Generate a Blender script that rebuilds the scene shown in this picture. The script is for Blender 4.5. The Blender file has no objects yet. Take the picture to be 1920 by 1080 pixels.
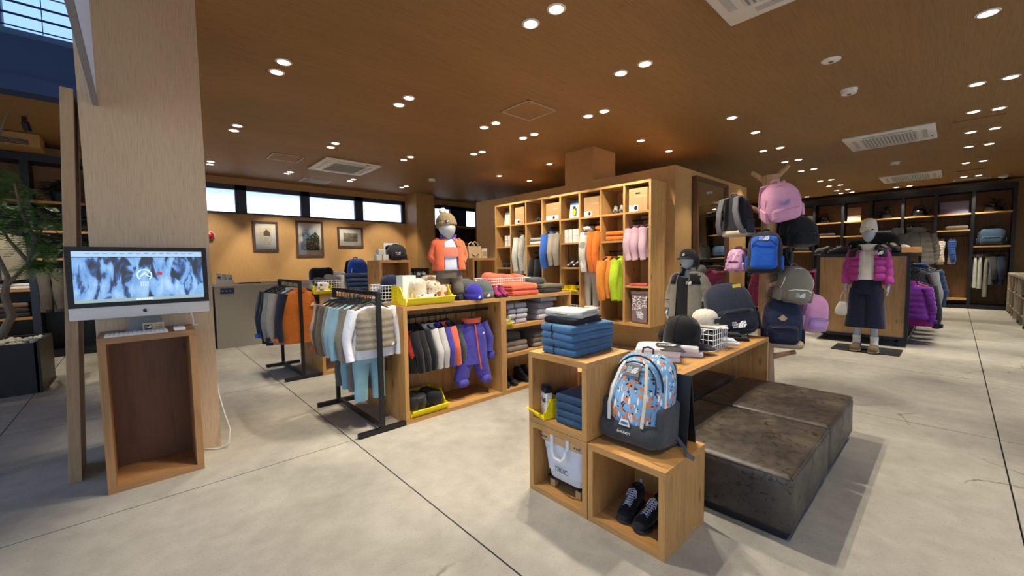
import bpy, bmesh, math, random
from math import sin, cos, pi, radians as R
from mathutils import Vector, Matrix, Euler, noise
random.seed(7)
S = bpy.context.scene
COL = S.collection

# ------------------------------------------------------------------ camera, world, exposure
cam_d = bpy.data.cameras.new('camera'); cam = bpy.data.objects.new('camera', cam_d); COL.objects.link(cam)
cam_d.sensor_width = 36.0; cam_d.lens = 762.46 * 36.0 / 1920.0; cam_d.clip_start = .05; cam_d.clip_end = 200
YAW, PITCH, ROLL = R(47.42357), R(3.60853), R(.81673)
_f = Vector((cos(YAW) * cos(PITCH), sin(YAW) * cos(PITCH), -sin(PITCH)))
_r = Vector((sin(YAW), -cos(YAW), 0)); _d = _f.cross(_r)
_r2 = _r * cos(ROLL) + _d * sin(ROLL); _u2 = -(-_r * sin(ROLL) + _d * cos(ROLL))
cam.matrix_world = Matrix(((_r2.x, _u2.x, -_f.x, 0), (_r2.y, _u2.y, -_f.y, 0), (_r2.z, _u2.z, -_f.z, 1.3), (0, 0, 0, 1)))
S.camera = cam
S.view_settings.view_transform = 'Standard'; S.view_settings.look = 'None'
S.view_settings.gamma = 1.0; S.view_settings.use_curve_mapping = False; S.view_settings.exposure = -0.18
S.cycles.max_bounces = 7; S.cycles.diffuse_bounces = 4; S.cycles.glossy_bounces = 3; S.cycles.transmission_bounces = 5; S.cycles.sample_clamp_indirect = 6
W = bpy.data.worlds.new('daylight'); S.world = W; W.use_nodes = True
_n = W.node_tree.nodes; _l = W.node_tree.links; _bg = _n['Background']; _bg.inputs[1].default_value = 3.1
_tc = _n.new('ShaderNodeTexCoord'); _sx = _n.new('ShaderNodeSeparateXYZ'); _cr = _n.new('ShaderNodeValToRGB')
_l.new(_tc.outputs['Generated'], _sx.inputs[0]); _l.new(_sx.outputs['Z'], _cr.inputs[0]); _l.new(_cr.outputs[0], _bg.inputs[0])
_e = _cr.color_ramp.elements; _e[0].position = 0.0; _e[0].color = (.50, .50, .52, 1); _e[1].position = 1.0; _e[1].color = (.14, .26, .60, 1)
for _p, _c in ((.02, (.80, .90, 1, 1)), (.115, (.70, .85, 1, 1)), (.155, (.17, .29, .52, 1)), (.45, (.17, .30, .62, 1))):
    _q = _e.new(_p); _q.color = _c
SPOT_W, SPOT_COL = 120.0, (1.0, .90, .74)

# ------------------------------------------------------------------ materials (all procedural)
def hx(s):
    s = s.lstrip('#'); s = s if len(s) == 6 else ''.join(a + a for a in s); v = [int(s[i:i + 2], 16) / 255 for i in (0, 2, 4)]
    return tuple(c / 12.92 if c <= .04045 else ((c + .055) / 1.055) ** 2.4 for c in v)
MATS = {}
def _new(key):
    m = bpy.data.materials.new(key); m.use_nodes = True
    b = m.node_tree.nodes['Principled BSDF']; MATS[key] = m
    return m, m.node_tree.nodes, m.node_tree.links, b
def plain(c, rough=.5, metal=0.0, coat=0.0):
    key = 'plain %s %s %s' % (c, rough, metal)
    if key in MATS: return MATS[key]
    m, n, l, b = _new(key)
    b.inputs['Base Color'].default_value = (*hx(c), 1); b.inputs['Roughness'].default_value = rough; b.inputs['Metallic'].default_value = metal
    return m
def emit(c, s):
    key = 'emit %s %s' % (c, s)
    if key in MATS: return MATS[key]
    m, n, l, b = _new(key)
    b.inputs['Base Color'].default_value = (*hx(c), 1); b.inputs['Emission Color'].default_value = (*hx(c), 1); b.inputs['Emission Strength'].default_value = s
    return m
def _tex(n, l, scale, coord='Object'):
    tc = n.new('ShaderNodeTexCoord'); mp = n.new('ShaderNodeMapping'); l.new(tc.outputs[coord], mp.inputs[0])
    mp.inputs['Scale'].default_value = scale
    return mp
def _noise(n, l, mp, scale, detail=3, dist=0.0):
    t = n.new('ShaderNodeTexNoise'); t.inputs['Scale'].default_value = scale; t.inputs['Detail'].default_value = detail; t.inputs['Distortion'].default_value = dist
    l.new(mp.outputs[0], t.inputs['Vector']); return t
def _ramp(n, l, src, stops):
    r = n.new('ShaderNodeValToRGB'); e = r.color_ramp.elements
    e[0].position, e[0].color = stops[0][0], (*stops[0][1], 1); e[1].position, e[1].color = stops[-1][0], (*stops[-1][1], 1)
    for p, c in stops[1:-1]:
        q = e.new(p); q.color = (*c, 1)
    l.new(src, r.inputs[0]); return r
def _bump(n, l, b, src, strength, dist=.002):
    u = n.new('ShaderNodeBump'); u.inputs['Strength'].default_value = strength; u.inputs['Distance'].default_value = dist
    l.new(src, u.inputs['Height']); l.new(u.outputs[0], b.inputs['Normal']); return u
def mul(c, k): return tuple(min(1, x * k) for x in c)
def wood(c, axis='z', var=.28, grain=1.0, rough=.55, knots=True):
    """timber: long grain on one axis, fibres, growth rings and a few knots"""
    key = 'wood %s %s %s %s' % (c, axis, var, grain)
    if key in MATS: return MATS[key]
    m, n, l, b = _new(key); base = hx(c)
    sc = {'x': (.7, 9, 9), 'y': (9, .7, 9), 'z': (9, 9, .7)}[axis]
    mp = _tex(n, l, tuple(s * grain for s in sc))
    a = _noise(n, l, mp, 2.2, 5, 1.2); f = _noise(n, l, mp, 14, 4, .3)
    mx = n.new('ShaderNodeMath'); mx.operation = 'MULTIPLY_ADD'; mx.inputs[1].default_value = .65
    sub = n.new('ShaderNodeMath'); sub.operation = 'MULTIPLY'; sub.inputs[1].default_value = .35
    l.new(f.outputs[0], sub.inputs[0]); l.new(a.outputs[0], mx.inputs[0]); l.new(sub.outputs[0], mx.inputs[2])
    r = _ramp(n, l, mx.outputs[0], [(.30, mul(base, 1 - var * 1.3)), (.5, base), (.68, mul(base, 1 + var * .6))])
    out = r.outputs[0]
    if knots:
        k = _tex(n, l, {'x': (1.6, 4, 4), 'y': (4, 1.6, 4), 'z': (4, 4, 1.6)}[axis]); v = n.new('ShaderNodeTexVoronoi'); v.inputs['Scale'].default_value = 1.5
        l.new(k.outputs[0], v.inputs['Vector'])
        kr = _ramp(n, l, v.outputs['Distance'], [(.035, (.16, .12, .10)), (.075, (.55, .5, .45)), (.13, (1, 1, 1))])
        mm = n.new('ShaderNodeMix'); mm.data_type = 'RGBA'; mm.blend_type = 'MULTIPLY'; mm.inputs[0].default_value = .8
        l.new(out, mm.inputs[6]); l.new(kr.outputs[0], mm.inputs[7]); out = mm.outputs[2]
    l.new(out, b.inputs['Base Color']); b.inputs['Roughness'].default_value = rough
    _bump(n, l, b, f.outputs[0], .12)
    return m
def fab(c, var=.14, rough=.88, quilt=0.0, sheen=.15, fuzz=0.0):
    key = 'fabric %s %s %s %s' % (c, var, rough, fuzz)
    if key in MATS: return MATS[key]
    m, n, l, b = _new(key); base = hx(c)
    mp = _tex(n, l, (1, 1, 1)); a = _noise(n, l, mp, 7, 3); f = _noise(n, l, mp, 260 if not fuzz else 90, 2)
    r = _ramp(n, l, a.outputs[0], [(.3, mul(base, 1 - var)), (.7, mul(base, 1 + var * .6))])
    l.new(r.outputs[0], b.inputs['Base Color']); b.inputs['Roughness'].default_value = rough
    b.inputs['Sheen Weight'].default_value = sheen; b.inputs['Specular IOR Level'].default_value = .25
    w = _noise(n, l, mp, 22, 3, .6); u1 = _bump(n, l, b, w.outputs[0], .42, .014)
    u2 = n.new('ShaderNodeBump'); u2.inputs['Strength'].default_value = .15 + fuzz; u2.inputs['Distance'].default_value = .001 + .004 * fuzz
    l.new(f.outputs[0], u2.inputs['Height']); l.new(u1.outputs[0], u2.inputs['Normal']); l.new(u2.outputs[0], b.inputs['Normal'])
    return m
def pattern(c, spots, scale=14, name='print', thr=.33, rough=.85):
    """cloth printed with scattered motifs of several colours"""
    key = 'print %s %s %s' % (c, spots, scale)
    if key in MATS: return MATS[key]
    m, n, l, b = _new(key); out = None
    mp = _tex(n, l, (1, 1, 1)); w = _noise(n, l, mp, 9, 2); col = hx(c)
    base = _ramp(n, l, w.outputs[0], [(.35, mul(col, .82)), (.65, mul(col, 1.12))]); out = base.outputs[0]
    for i, s in enumerate(spots):
        mq = _tex(n, l, (1.0 + .5 * (i % 2), 1.0, .55 + .5 * ((i + 1) % 2))); mq.inputs['Location'].default_value = (i * 3.7, i * 1.9, i * 2.3); mq.inputs['Rotation'].default_value = (i * .7, i * .4, i * 1.1)
        dn = _noise(n, l, mq, 20, 2); ad = n.new('ShaderNodeMix'); ad.data_type = 'VECTOR'; ad.inputs[0].default_value = .06
        l.new(mq.outputs[0], ad.inputs[4]); l.new(dn.outputs['Color'], ad.inputs[5])
        v = n.new('ShaderNodeTexVoronoi'); v.inputs['Scale'].default_value = scale * (1 + .25 * i); l.new(ad.outputs[1], v.inputs['Vector'])
        k = _ramp(n, l, v.outputs['Distance'], [(thr - .05 * i, (1, 1, 1)), (thr + .03 - .05 * i, (0, 0, 0))])
        mm = n.new('ShaderNodeMix'); mm.data_type = 'RGBA'; l.new(k.outputs[0], mm.inputs[0]); l.new(out, mm.inputs[6]); mm.inputs[7].default_value = (*hx(s), 1); out = mm.outputs[2]
    l.new(out, b.inputs['Base Color']); b.inputs['Roughness'].default_value = rough; b.inputs['Specular IOR Level'].default_value = .25
    return m
def glass(key='glass', rough=0.0, tint=(1, 1, 1)):
    if key in MATS: return MATS[key]
    m, n, l, b = _new(key); n.remove(b)
    t = n.new('ShaderNodeBsdfTransparent'); t.inputs[0].default_value = (*tint, 1); g = n.new('ShaderNodeBsdfGlossy'); g.inputs['Roughness'].default_value = .02
    f = n.new('ShaderNodeFresnel'); f.inputs[0].default_value = 1.35; x = n.new('ShaderNodeMixShader')
    l.new(f.outputs[0], x.inputs[0]); l.new(t.outputs[0], x.inputs[1]); l.new(g.outputs[0], x.inputs[2]); l.new(x.outputs[0], n['Material Output'].inputs[0])
    return m
def translucent(c):
    m, n, l, b = _new('translucent ' + c)
    t = n.new('ShaderNodeBsdfTranslucent'); t.inputs[0].default_value = (*hx(c), 1); b.inputs['Base Color'].default_value = (*hx(c), 1); b.inputs['Roughness'].default_value = .8
    x = n.new('ShaderNodeMixShader'); x.inputs[0].default_value = .55; l.new(b.outputs[0], x.inputs[1]); l.new(t.outputs[0], x.inputs[2]); l.new(x.outputs[0], n['Material Output'].inputs[0]); return m
def panel_wood(c, axis, key, stripe=55.0, rough=.5):
    """veneered wall or ceiling sheet: very fine straight grain lines running along one axis"""
    m, n, l, b = _new(key); base = hx(c)
    sc = {'x': (.35, 1, 1), 'y': (1, .35, 1), 'z': (1, 1, .35)}[axis]
    mp = _tex(n, l, tuple(1.0 if s == 1 else .03 for s in sc)); f = _noise(n, l, mp, stripe, 3, .2)
    mq = _tex(n, l, sc); a = _noise(n, l, mq, 1.3, 3)
    r = _ramp(n, l, f.outputs[0], [(.32, mul(base, .83)), (.5, base), (.7, mul(base, 1.08))])
    r2 = _ramp(n, l, a.outputs[0], [(.3, (.86, .85, .84)), (.7, (1.06, 1.05, 1.04))])
    mm = n.new('ShaderNodeMix'); mm.data_type = 'RGBA'; mm.blend_type = 'MULTIPLY'; mm.inputs[0].default_value = 1
    l.new(r.outputs[0], mm.inputs[6]); l.new(r2.outputs[0], mm.inputs[7]); l.new(mm.outputs[2], b.inputs['Base Color'])
    b.inputs['Roughness'].default_value = rough; _bump(n, l, b, f.outputs[0], .15, .002)
    return m
def concrete():
    m, n, l, b = _new('concrete floor')
    mp = _tex(n, l, (1, 1, 1)); a = _noise(n, l, mp, 1.1, 6, .5); g = _noise(n, l, mp, 9, 6); s = _noise(n, l, mp, 90, 2)
    r = _ramp(n, l, a.outputs[0], [(.25, hx('#908c83')), (.5, hx('#aaa599')), (.75, hx('#bbb6a9'))])
    r2 = _ramp(n, l, g.outputs[0], [(.3, (.88, .88, .87)), (.65, (1.05, 1.05, 1.05))])
    r3 = _ramp(n, l, s.outputs[0], [(.28, (.78, .77, .75)), (.40, (1, 1, 1))])
    # hairline cracks: edges of big warped cells, broken up by a mask
    w = _noise(n, l, mp, 3.5, 4); ad = n.new('ShaderNodeMix'); ad.data_type = 'VECTOR'; ad.inputs[0].default_value = .22; l.new(mp.outputs[0], ad.inputs[4]); l.new(w.outputs['Color'], ad.inputs[5])
    v = n.new('ShaderNodeTexVoronoi'); v.feature = 'DISTANCE_TO_EDGE'; v.inputs['Scale'].default_value = .55; l.new(ad.outputs[1], v.inputs['Vector'])
    c = _ramp(n, l, v.outputs['Distance'], [(.0012, (.38, .35, .32)), (.0035, (1, 1, 1))])
    k = _noise(n, l, mp, .8, 2); kr = _ramp(n, l, k.outputs[0], [(.50, (0, 0, 0)), (.56, (1, 1, 1))])
    mk = n.new('ShaderNodeMix'); mk.data_type = 'RGBA'; mk.inputs[6].default_value = (1, 1, 1, 1); l.new(kr.outputs[0], mk.inputs[0]); l.new(c.outputs[0], mk.inputs[7])
    out = r.outputs[0]
    for x in (r2.outputs[0], r3.outputs[0], mk.outputs[2]):
        mm = n.new('ShaderNodeMix'); mm.data_type = 'RGBA'; mm.blend_type = 'MULTIPLY'; mm.inputs[0].default_value = 1; l.new(out, mm.inputs[6]); l.new(x, mm.inputs[7]); out = mm.outputs[2]
    l.new(out, b.inputs['Base Color'])
    q = _ramp(n, l, a.outputs[0], [(.3, (.5,) * 3), (.7, (.66,) * 3)]); l.new(q.outputs[0], b.inputs['Roughness']); b.inputs['Specular IOR Level'].default_value = .35
    _bump(n, l, b, s.outputs[0], .06, .002)
    return m
def leather():
    m, n, l, b = _new('worn leather')
    mp = _tex(n, l, (1, 1, 1)); a = _noise(n, l, mp, 3.2, 6, .6); g = _noise(n, l, mp, 16, 5, .4); s = _noise(n, l, mp, 24, 9, 1.6)
    r = _ramp(n, l, a.outputs[0], [(.3, hx('#322b25')), (.55, hx('#4f463b')), (.75, hx('#6a604f'))])
    r2 = _ramp(n, l, s.outputs[0], [(.36, (.14, .12, .11)), (.43, (1, 1, 1))]); r3 = _ramp(n, l, g.outputs[0], [(.3, (.7,) * 3), (.7, (1.1,) * 3)])
    out = r.outputs[0]
    for x in (r2.outputs[0], r3.outputs[0]):
        mm = n.new('ShaderNodeMix'); mm.data_type = 'RGBA'; mm.blend_type = 'MULTIPLY'; mm.inputs[0].default_value = .8; l.new(out, mm.inputs[6]); l.new(x, mm.inputs[7]); out = mm.outputs[2]
    l.new(out, b.inputs['Base Color'])
    q = _ramp(n, l, g.outputs[0], [(.3, (.34,) * 3), (.7, (.55,) * 3)]); l.new(q.outputs[0], b.inputs['Roughness'])
    _bump(n, l, b, g.outputs[0], .25, .004)
    return m
# ------------------------------------------------------------------ mesh helpers
class MB:
    """collects simple shapes and links them as ONE mesh object"""
    def __init__(s): s.v = []; s.f = []
    def add(s, vs, fs, M=None):
        o = len(s.v)
        s.v += [tuple(M @ Vector(p)) for p in vs] if M is not None else [tuple(p) for p in vs]
        s.f += [tuple(i + o for i in f) for f in fs]; return s
    def box(s, x0, x1, y0, y1, z0, z1, M=None):
        return s.add([(x0, y0, z0), (x1, y0, z0), (x1, y1, z0), (x0, y1, z0), (x0, y0, z1), (x1, y0, z1), (x1, y1, z1), (x0, y1, z1)],
                     [(0, 3, 2, 1), (4, 5, 6, 7), (0, 1, 5, 4), (1, 2, 6, 5), (2, 3, 7, 6), (3, 0, 4, 7)], M)
    def bar(s, p, q, w, h=None):
        p, q = Vector(p), Vector(q); d = q - p; L = d.length; h = h or w
        M = Matrix.Translation(p) @ d.to_track_quat('Z', 'Y').to_matrix().to_4x4()
        return s.box(-w / 2, w / 2, -h / 2, h / 2, 0, L, M)
    def loft(s, rings, cap=True, close=True, M=None):
        n = len(rings[0]); vs = [p for r in rings for p in r]; fs = []
        for i in range(len(rings) - 1):
            for j in range(n if close else n - 1):
                k = (j + 1) % n; fs.append((i * n + j, i * n + k, (i + 1) * n + k, (i + 1) * n + j))
        if cap and close:
            fs.append(tuple(range(n - 1, -1, -1))); fs.append(tuple((len(rings) - 1) * n + j for j in range(n)))
        return s.add(vs, fs, M)
    def tube(s, pts, r, n=6, cap=True, flat=1.0, M=None):
        pts = [Vector(p) for p in pts]; rs = r if isinstance(r, (list, tuple)) else [r] * len(pts); rings = []
        t = (pts[1] - pts[0]).normalized(); u = t.cross(Vector((0, 0, 1)))
        if u.length < .2: u = t.cross(Vector((0, 1, 0)))
        u.normalize()
        for i, p in enumerate(pts):
            t = (pts[min(i + 1, len(pts) - 1)] - pts[max(i - 1, 0)])
            if t.length < 1e-7: t = Vector((0, 0, 1))
            t.normalize(); u = (u - t * u.dot(t)); u.normalize(); w = t.cross(u)
            rings.append([p + u * (rs[i] * cos(2 * pi * k / n)) + w * (rs[i] * flat * sin(2 * pi * k / n)) for k in range(n)])
        return s.loft(rings, cap, True, M)
    def lathe(s, prof, n=20, M=None, sx=1.0, sy=1.0):
        return s.loft([[(r * cos(2 * pi * k / n) * sx, r * sin(2 * pi * k / n) * sy, z) for k in range(n)] for r, z in prof], True, True, M)
    def prism(s, poly, t0, t1, M=None):
        """polygon in x-y, extruded along z"""
        n = len(poly); vs = [(x, y, t0) for x, y in poly] + [(x, y, t1) for x, y in poly]
        fs = [tuple(range(n - 1, -1, -1)), tuple(range(n, 2 * n))] + [(i, (i + 1) % n, n + (i + 1) % n, n + i) for i in range(n)]
        return s.add(vs, fs, M)
    def rbox(s, sx, sy, sz, r, seg=2, mid=1, c=(0, 0, 0), fn=None, M=None):
        """box with rounded edges of radius r; mid extra cuts per side; fn moves each vertex"""
        h = (sx / 2, sy / 2, sz / 2); r = min(r, *[x * .999 for x in h])
        def line(a):
            e = [-a + r * (1 - cos(pi / 2 * k / seg)) for k in range(seg)]; m = [-a + r + (2 * a - 2 * r) * k / mid for k in range(mid + 1)]
            return e + m + [-x for x in reversed(e)]
        g = [line(a) for a in h]; idx = {}; vs = []; fs = []
        def vid(p):
            k = tuple(round(x, 6) for x in p)
            if k not in idx:
                q = Vector([max(-h[i] + r, min(h[i] - r, p[i])) for i in range(3)]); d = Vector(p) - q
                w = q + d.normalized() * r if d.length > 1e-9 else q
                w = w + Vector(c)
                if fn: w = Vector(fn(w))
                idx[k] = len(vs); vs.append(tuple(w))
            return idx[k]
        for ax in range(3):
            u, v = [(1, 2), (2, 0), (0, 1)][ax]
            for sg in (-1, 1):
                for i in range(len(g[u]) - 1):
                    for j in range(len(g[v]) - 1):
                        q = []
                        for (di, dj) in ((0, 0), (1, 0), (1, 1), (0, 1)):
                            p = [0, 0, 0]; p[ax] = sg * h[ax]; p[u] = g[u][i + di]; p[v] = g[v][j + dj]; q.append(vid(p))
                        q = q if sg > 0 else q[::-1]
                        q2 = [x for k, x in enumerate(q) if x != q[k - 1]]
                        if len(q2) > 2: fs.append(tuple(q2))
        return s.add(vs, fs, M)
    def mesh(s, name, mat, smooth=False, angle=40):
        me = bpy.data.meshes.new(name); me.from_pydata(s.v, [], s.f); me.materials.append(mat)
        if smooth:
            me.polygons.foreach_set('use_smooth', [True] * len(me.polygons))
            if angle < 180: me.set_sharp_from_angle(angle=R(angle))
        me.update(); return me
    def build(s, name, mat, parent=None, smooth=False, angle=40, M=None, label=None):
        return link(name, s.mesh(name, mat, smooth, angle), parent, M, label)
def link(name, me, parent=None, M=None, label=None):
    o = bpy.data.objects.new(name, me); COL.objects.link(o)
    if parent: o.parent = parent
    if M is not None: o.matrix_local = M
    if label: o['label'] = label
    return o
def tag(o, label, cat, group=None, kind=None):
    if label: o['label'] = label
    if cat: o['category'] = cat
    if group: o['group'] = group
    if kind: o['kind'] = kind
    return o
def T(name, label, cat, loc=(0, 0, 0), rz=0.0, group=None, rot=None, sc=1.0):
    o = bpy.data.objects.new(name, None); COL.objects.link(o); o.empty_display_size = .1
    o.location = loc; o.rotation_euler = rot or (0, 0, rz); o.scale = (sc, sc, sc)
    return tag(o, label, cat, group)
def st(o): o['kind'] = 'structure'; return o
CH = {}
def kids(o): return [c for c in COL.objects if c.parent == o]
def dup(root, label, loc, rz=None, group=None, rot=None):
    r = root.copy(); COL.objects.link(r); r.location = loc
    if rz is not None: r.rotation_euler = (0, 0, rz)
    if rot is not None: r.rotation_euler = rot
    r['label'] = label
    if group: r['group'] = group
    for ch in kids(root):
        c = ch.copy(); COL.objects.link(c); c.parent = r
        for g in kids(ch):
            d = g.copy(); COL.objects.link(d); d.parent = c
    return r
def tr(x, y, z): return Matrix.Translation((x, y, z))
def rot(a, ax): return Matrix.Rotation(a, 4, ax)
def text_mesh(body, size, depth, mat, align='CENTER', spacing=1.0):
    c = bpy.data.curves.new('lettering', 'FONT'); c.body = body; c.size = size; c.extrude = depth; c.align_x = align; c.align_y = 'CENTER'; c.resolution_u = 2; c.space_line = .8 * spacing
    o = bpy.data.objects.new('lettering', c); COL.objects.link(o)
    me = bpy.data.meshes.new_from_object(o.evaluated_get(bpy.context.evaluated_depsgraph_get())); bpy.data.objects.remove(o); bpy.data.curves.remove(c)
    me.materials.clear(); me.materials.append(mat); return me
UP = Matrix(((1, 0, 0, 0), (0, 0, -1, 0), (0, 1, 0, 0), (0, 0, 0, 1)))      # text plane -> upright, facing -y
def wob(p, a=.01, f=6.0, s=0.0):
    q = noise.noise_vector(Vector((p[0] * f + s, p[1] * f - s, p[2] * f + 2 * s))); return (p[0] + a * q[0], p[1] + a * q[1], p[2] + a * q[2])
# ------------------------------------------------------------------ the room
OAK = '#b98f58'
M_wall = panel_wood('#bb925c', 'z', 'wall veneer', 220)
M_ceil = panel_wood('#967347', 'x', 'ceiling veneer', 130, .6)
M_pill = panel_wood('#d3b896', 'z', 'pillar veneer', 260)
M_navy = plain('#22304a', .5); M_black = plain('#101114', .45); M_steel = plain('#1b1e24', .42, .3); M_white = plain('#e9e8e4', .4)
M_glass = glass(); M_conc = concrete()
CZ = 3.12
XS = [-4, -.86, 1.105, 4.41, 6.42, 9.5, 12.5, 15.6]; YS = [-4, -.26, 2.975, 5.0, 7.8, 10.2]
fl = st(MB().box(-4, 15.6, -4, 10.2, -.14, -.03).build('floor', plain('#2b2722', .9)))
for i in range(len(XS) - 1):
    for j in range(len(YS) - 1):
        g = .004
        MB().box(XS[i] + g, XS[i + 1] - g, YS[j] + g, YS[j + 1] - g, -.03, 0).build('slab', M_conc, fl)
ce = MB().box(-.12, 15.6, -4, 6.45, CZ, CZ + .12).box(-4, 15.6, 6.45, 10.3, CZ, CZ + .12)
st(ce.build('ceiling', M_ceil))
st(MB().box(-4.1, -.12, -4.1, 6.6, 5.0, 5.1).build('ceiling_atrium', plain('#cfd2d6', .8)))
st(MB().box(-.14, -.12, -4, 6.45, CZ, 5.0).build('wall_atrium', plain('#cfd2d6', .8)))
# back wall with the high strip of windows
wb = MB().box(-4, 15.6, 10.1, 10.22, 0, 2.40).box(-4, 15.6, 10.1, 10.22, 2.975, CZ + .05).box(-4, .35, 10.1, 10.22, 2.4, 2.975).box(5.39, 6.0, 10.1, 10.22, 2.4, 2.975).box(9.4, 15.6, 10.1, 10.22, 2.4, 2.975)
st(wb.build('wall_back', M_wall))
def strip(nm, panes, x0, x1):
    m = MB(); xs = [x0] + [v for p in panes for v in p] + [x1]
    for k in range(0, len(xs), 2): m.box(xs[k], xs[k + 1], 10.085, 10.17, 2.40, 2.975)
    m.box(x0, x1, 10.085, 10.17, 2.40, 2.415); m.box(x0, x1, 10.085, 10.17, 2.875, 2.975); m.box(x0, x1, 10.06, 10.11, 2.385, 2.402)
    w = st(m.build(nm, M_navy))
    for a, b in panes: MB().box(a, b, 10.13, 10.136, 2.415, 2.875).build('pane', M_glass, w)
strip('window_1', [(.4, 1.56), (1.757, 2.804), (2.995, 4.041), (4.242, 5.303)], .35, 5.39)
strip('window_2', [(6.15, 6.85), (7.42, 8.33), (8.6, 9.3)], 6.0, 9.4)
st(MB().box(5.39, 5.92, 9.48, 10.1, 0, CZ).build('trim_column_back', M_wall))
st(MB().box(-.21, .385, 3.585, 4.2, 0, 5.0).build('trim_column_front', M_pill))
# partition block with the cubbies on one side and the mirror on the other
st(MB().box(5.417, 8.2, 2.6, 7.0, 0, 2.585).build('wall_center', M_wall))
st(MB().box(5.419, 6.04, 3.95, 4.53, 2.585, CZ).build('trim_column_center', M_wall))
st(MB().box(15.5, 15.6, -1.4, 10.2, 0, CZ).build('wall_east', M_wall))
st(MB().box(10, 15.6, -1.42, -1.3, 0, CZ).box(9.9, 10.0, -4, -1.3, 0, CZ).build('wall_right', plain('#b9b3a4', .7)))
wl = MB().box(-4.12, -4, 6.3, 10.2, 0, 5.0).box(-4.12, -4, -4, 6.3, 4.8, 5.0).box(-4.12, -4, -4, 6.3, 0, .1)
for y in (-4, -1.5, 1.0, 3.5, 6.18): wl.box(-4.12, -4, y, y + .12, .1, 4.8)
st(wl.build('wall_left', plain('#3a3d42', .5)))
w5 = st(MB().box(-4.07, -4.05, -3.9, 6.2, 2.6, 2.68).build('window_left_added', M_navy))  # unseen glazing, added to bring more daylight onto the pillar from the left
for y in (-3.88, -1.38, 1.12, 3.62): MB().box(-4.064, -4.058, y, y + 2.38, .1, 4.8).build('pane', M_glass, w5)
ws = MB().box(-4, 10, -4.12, -4, 2.85, 5.0).box(-4, 10, -4.12, -4, 0, .12)
for x in (-4, -1.6, .8, 3.2, 5.6, 8.0, 9.88): ws.box(x, x + .12, -4.12, -4, .12, 2.85)
st(ws.build('wall_front', plain('#3a3d42', .5)))
w3 = st(MB().box(-3.9, 9.9, -4.07, -4.05, .10, .14).build('window_3', M_navy))
for k, x in enumerate((-3.88, -1.48, .92, 3.32, 5.72, 8.12)): MB().box(x, x + (2.28 if k < 5 else 1.76), -4.065, -4.058, .12, 2.85).build('pane', M_glass, w3)
# the high window over the entrance, its deep blue beam and the blinds
st(MB().box(-4, -.12, 6.45, 6.62, CZ - .04, 3.64).box(-4, -.12, 6.40, 6.45, CZ - .04, CZ + .12).build('trim_beam', plain('#25406f', .5)))
wm = MB().box(-4, -.12, 6.5, 6.6, 3.64, 3.72).box(-4, -.12, 6.5, 6.6, 4.85, 5.0)
for x in (-4, -2.6, -1.75, -.92, -.2): wm.box(x, x + .06, 6.5, 6.6, 3.72, 4.85)
w4 = st(wm.build('window_4', plain('#4f6f9c', .5)))
for a, b in ((-3.94, -2.6), (-2.54, -1.75), (-1.69, -.92), (-.86, -.2)): MB().box(a, b, 6.55, 6.555, 3.72, 4.85).build('pane', M_glass, w4)
bl = T('window_blind', 'open dark slatted blind hanging in the high window at the top left', 'blind', (-1.2, 6.40, 3.68))
for k in range(9): MB().box(-1.3, 1.06, -.018, .018, -.0015, .0015, tr(0, 0, .03 + k * .118) @ rot(R(-10 if k % 3 else 4), 'X')).build('slat', plain('#26416e', .5), bl)
for x in (-.9, .0, .62): MB().tube([(x, -.024, 0), (x, -.024, 1.1)], .004, 5).build('ladder_cord', plain('#2c4468', .7), bl)
# white fabric smoke curtain dropping from the edge of the ceiling
sc = T('smoke_curtain', 'pale fabric smoke curtain panel hanging in front of the tall wooden pillar', 'curtain', (-.135, 1.79, 2.29))
MB().box(-.008, .008, -1.79, 1.79, .03, .84).build('fabric', translucent('#e6ebf2'), sc)
MB().box(-.012, .012, -1.79, 1.79, 0, .03).build('bottom_rail', plain('#8d8f96', .5), sc)
# baseboards where wall meets floor behind the sales counter
st(MB().box(.9, 5.39, 10.085, 10.1, 0, .07).build('baseboard_back', M_black))

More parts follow.
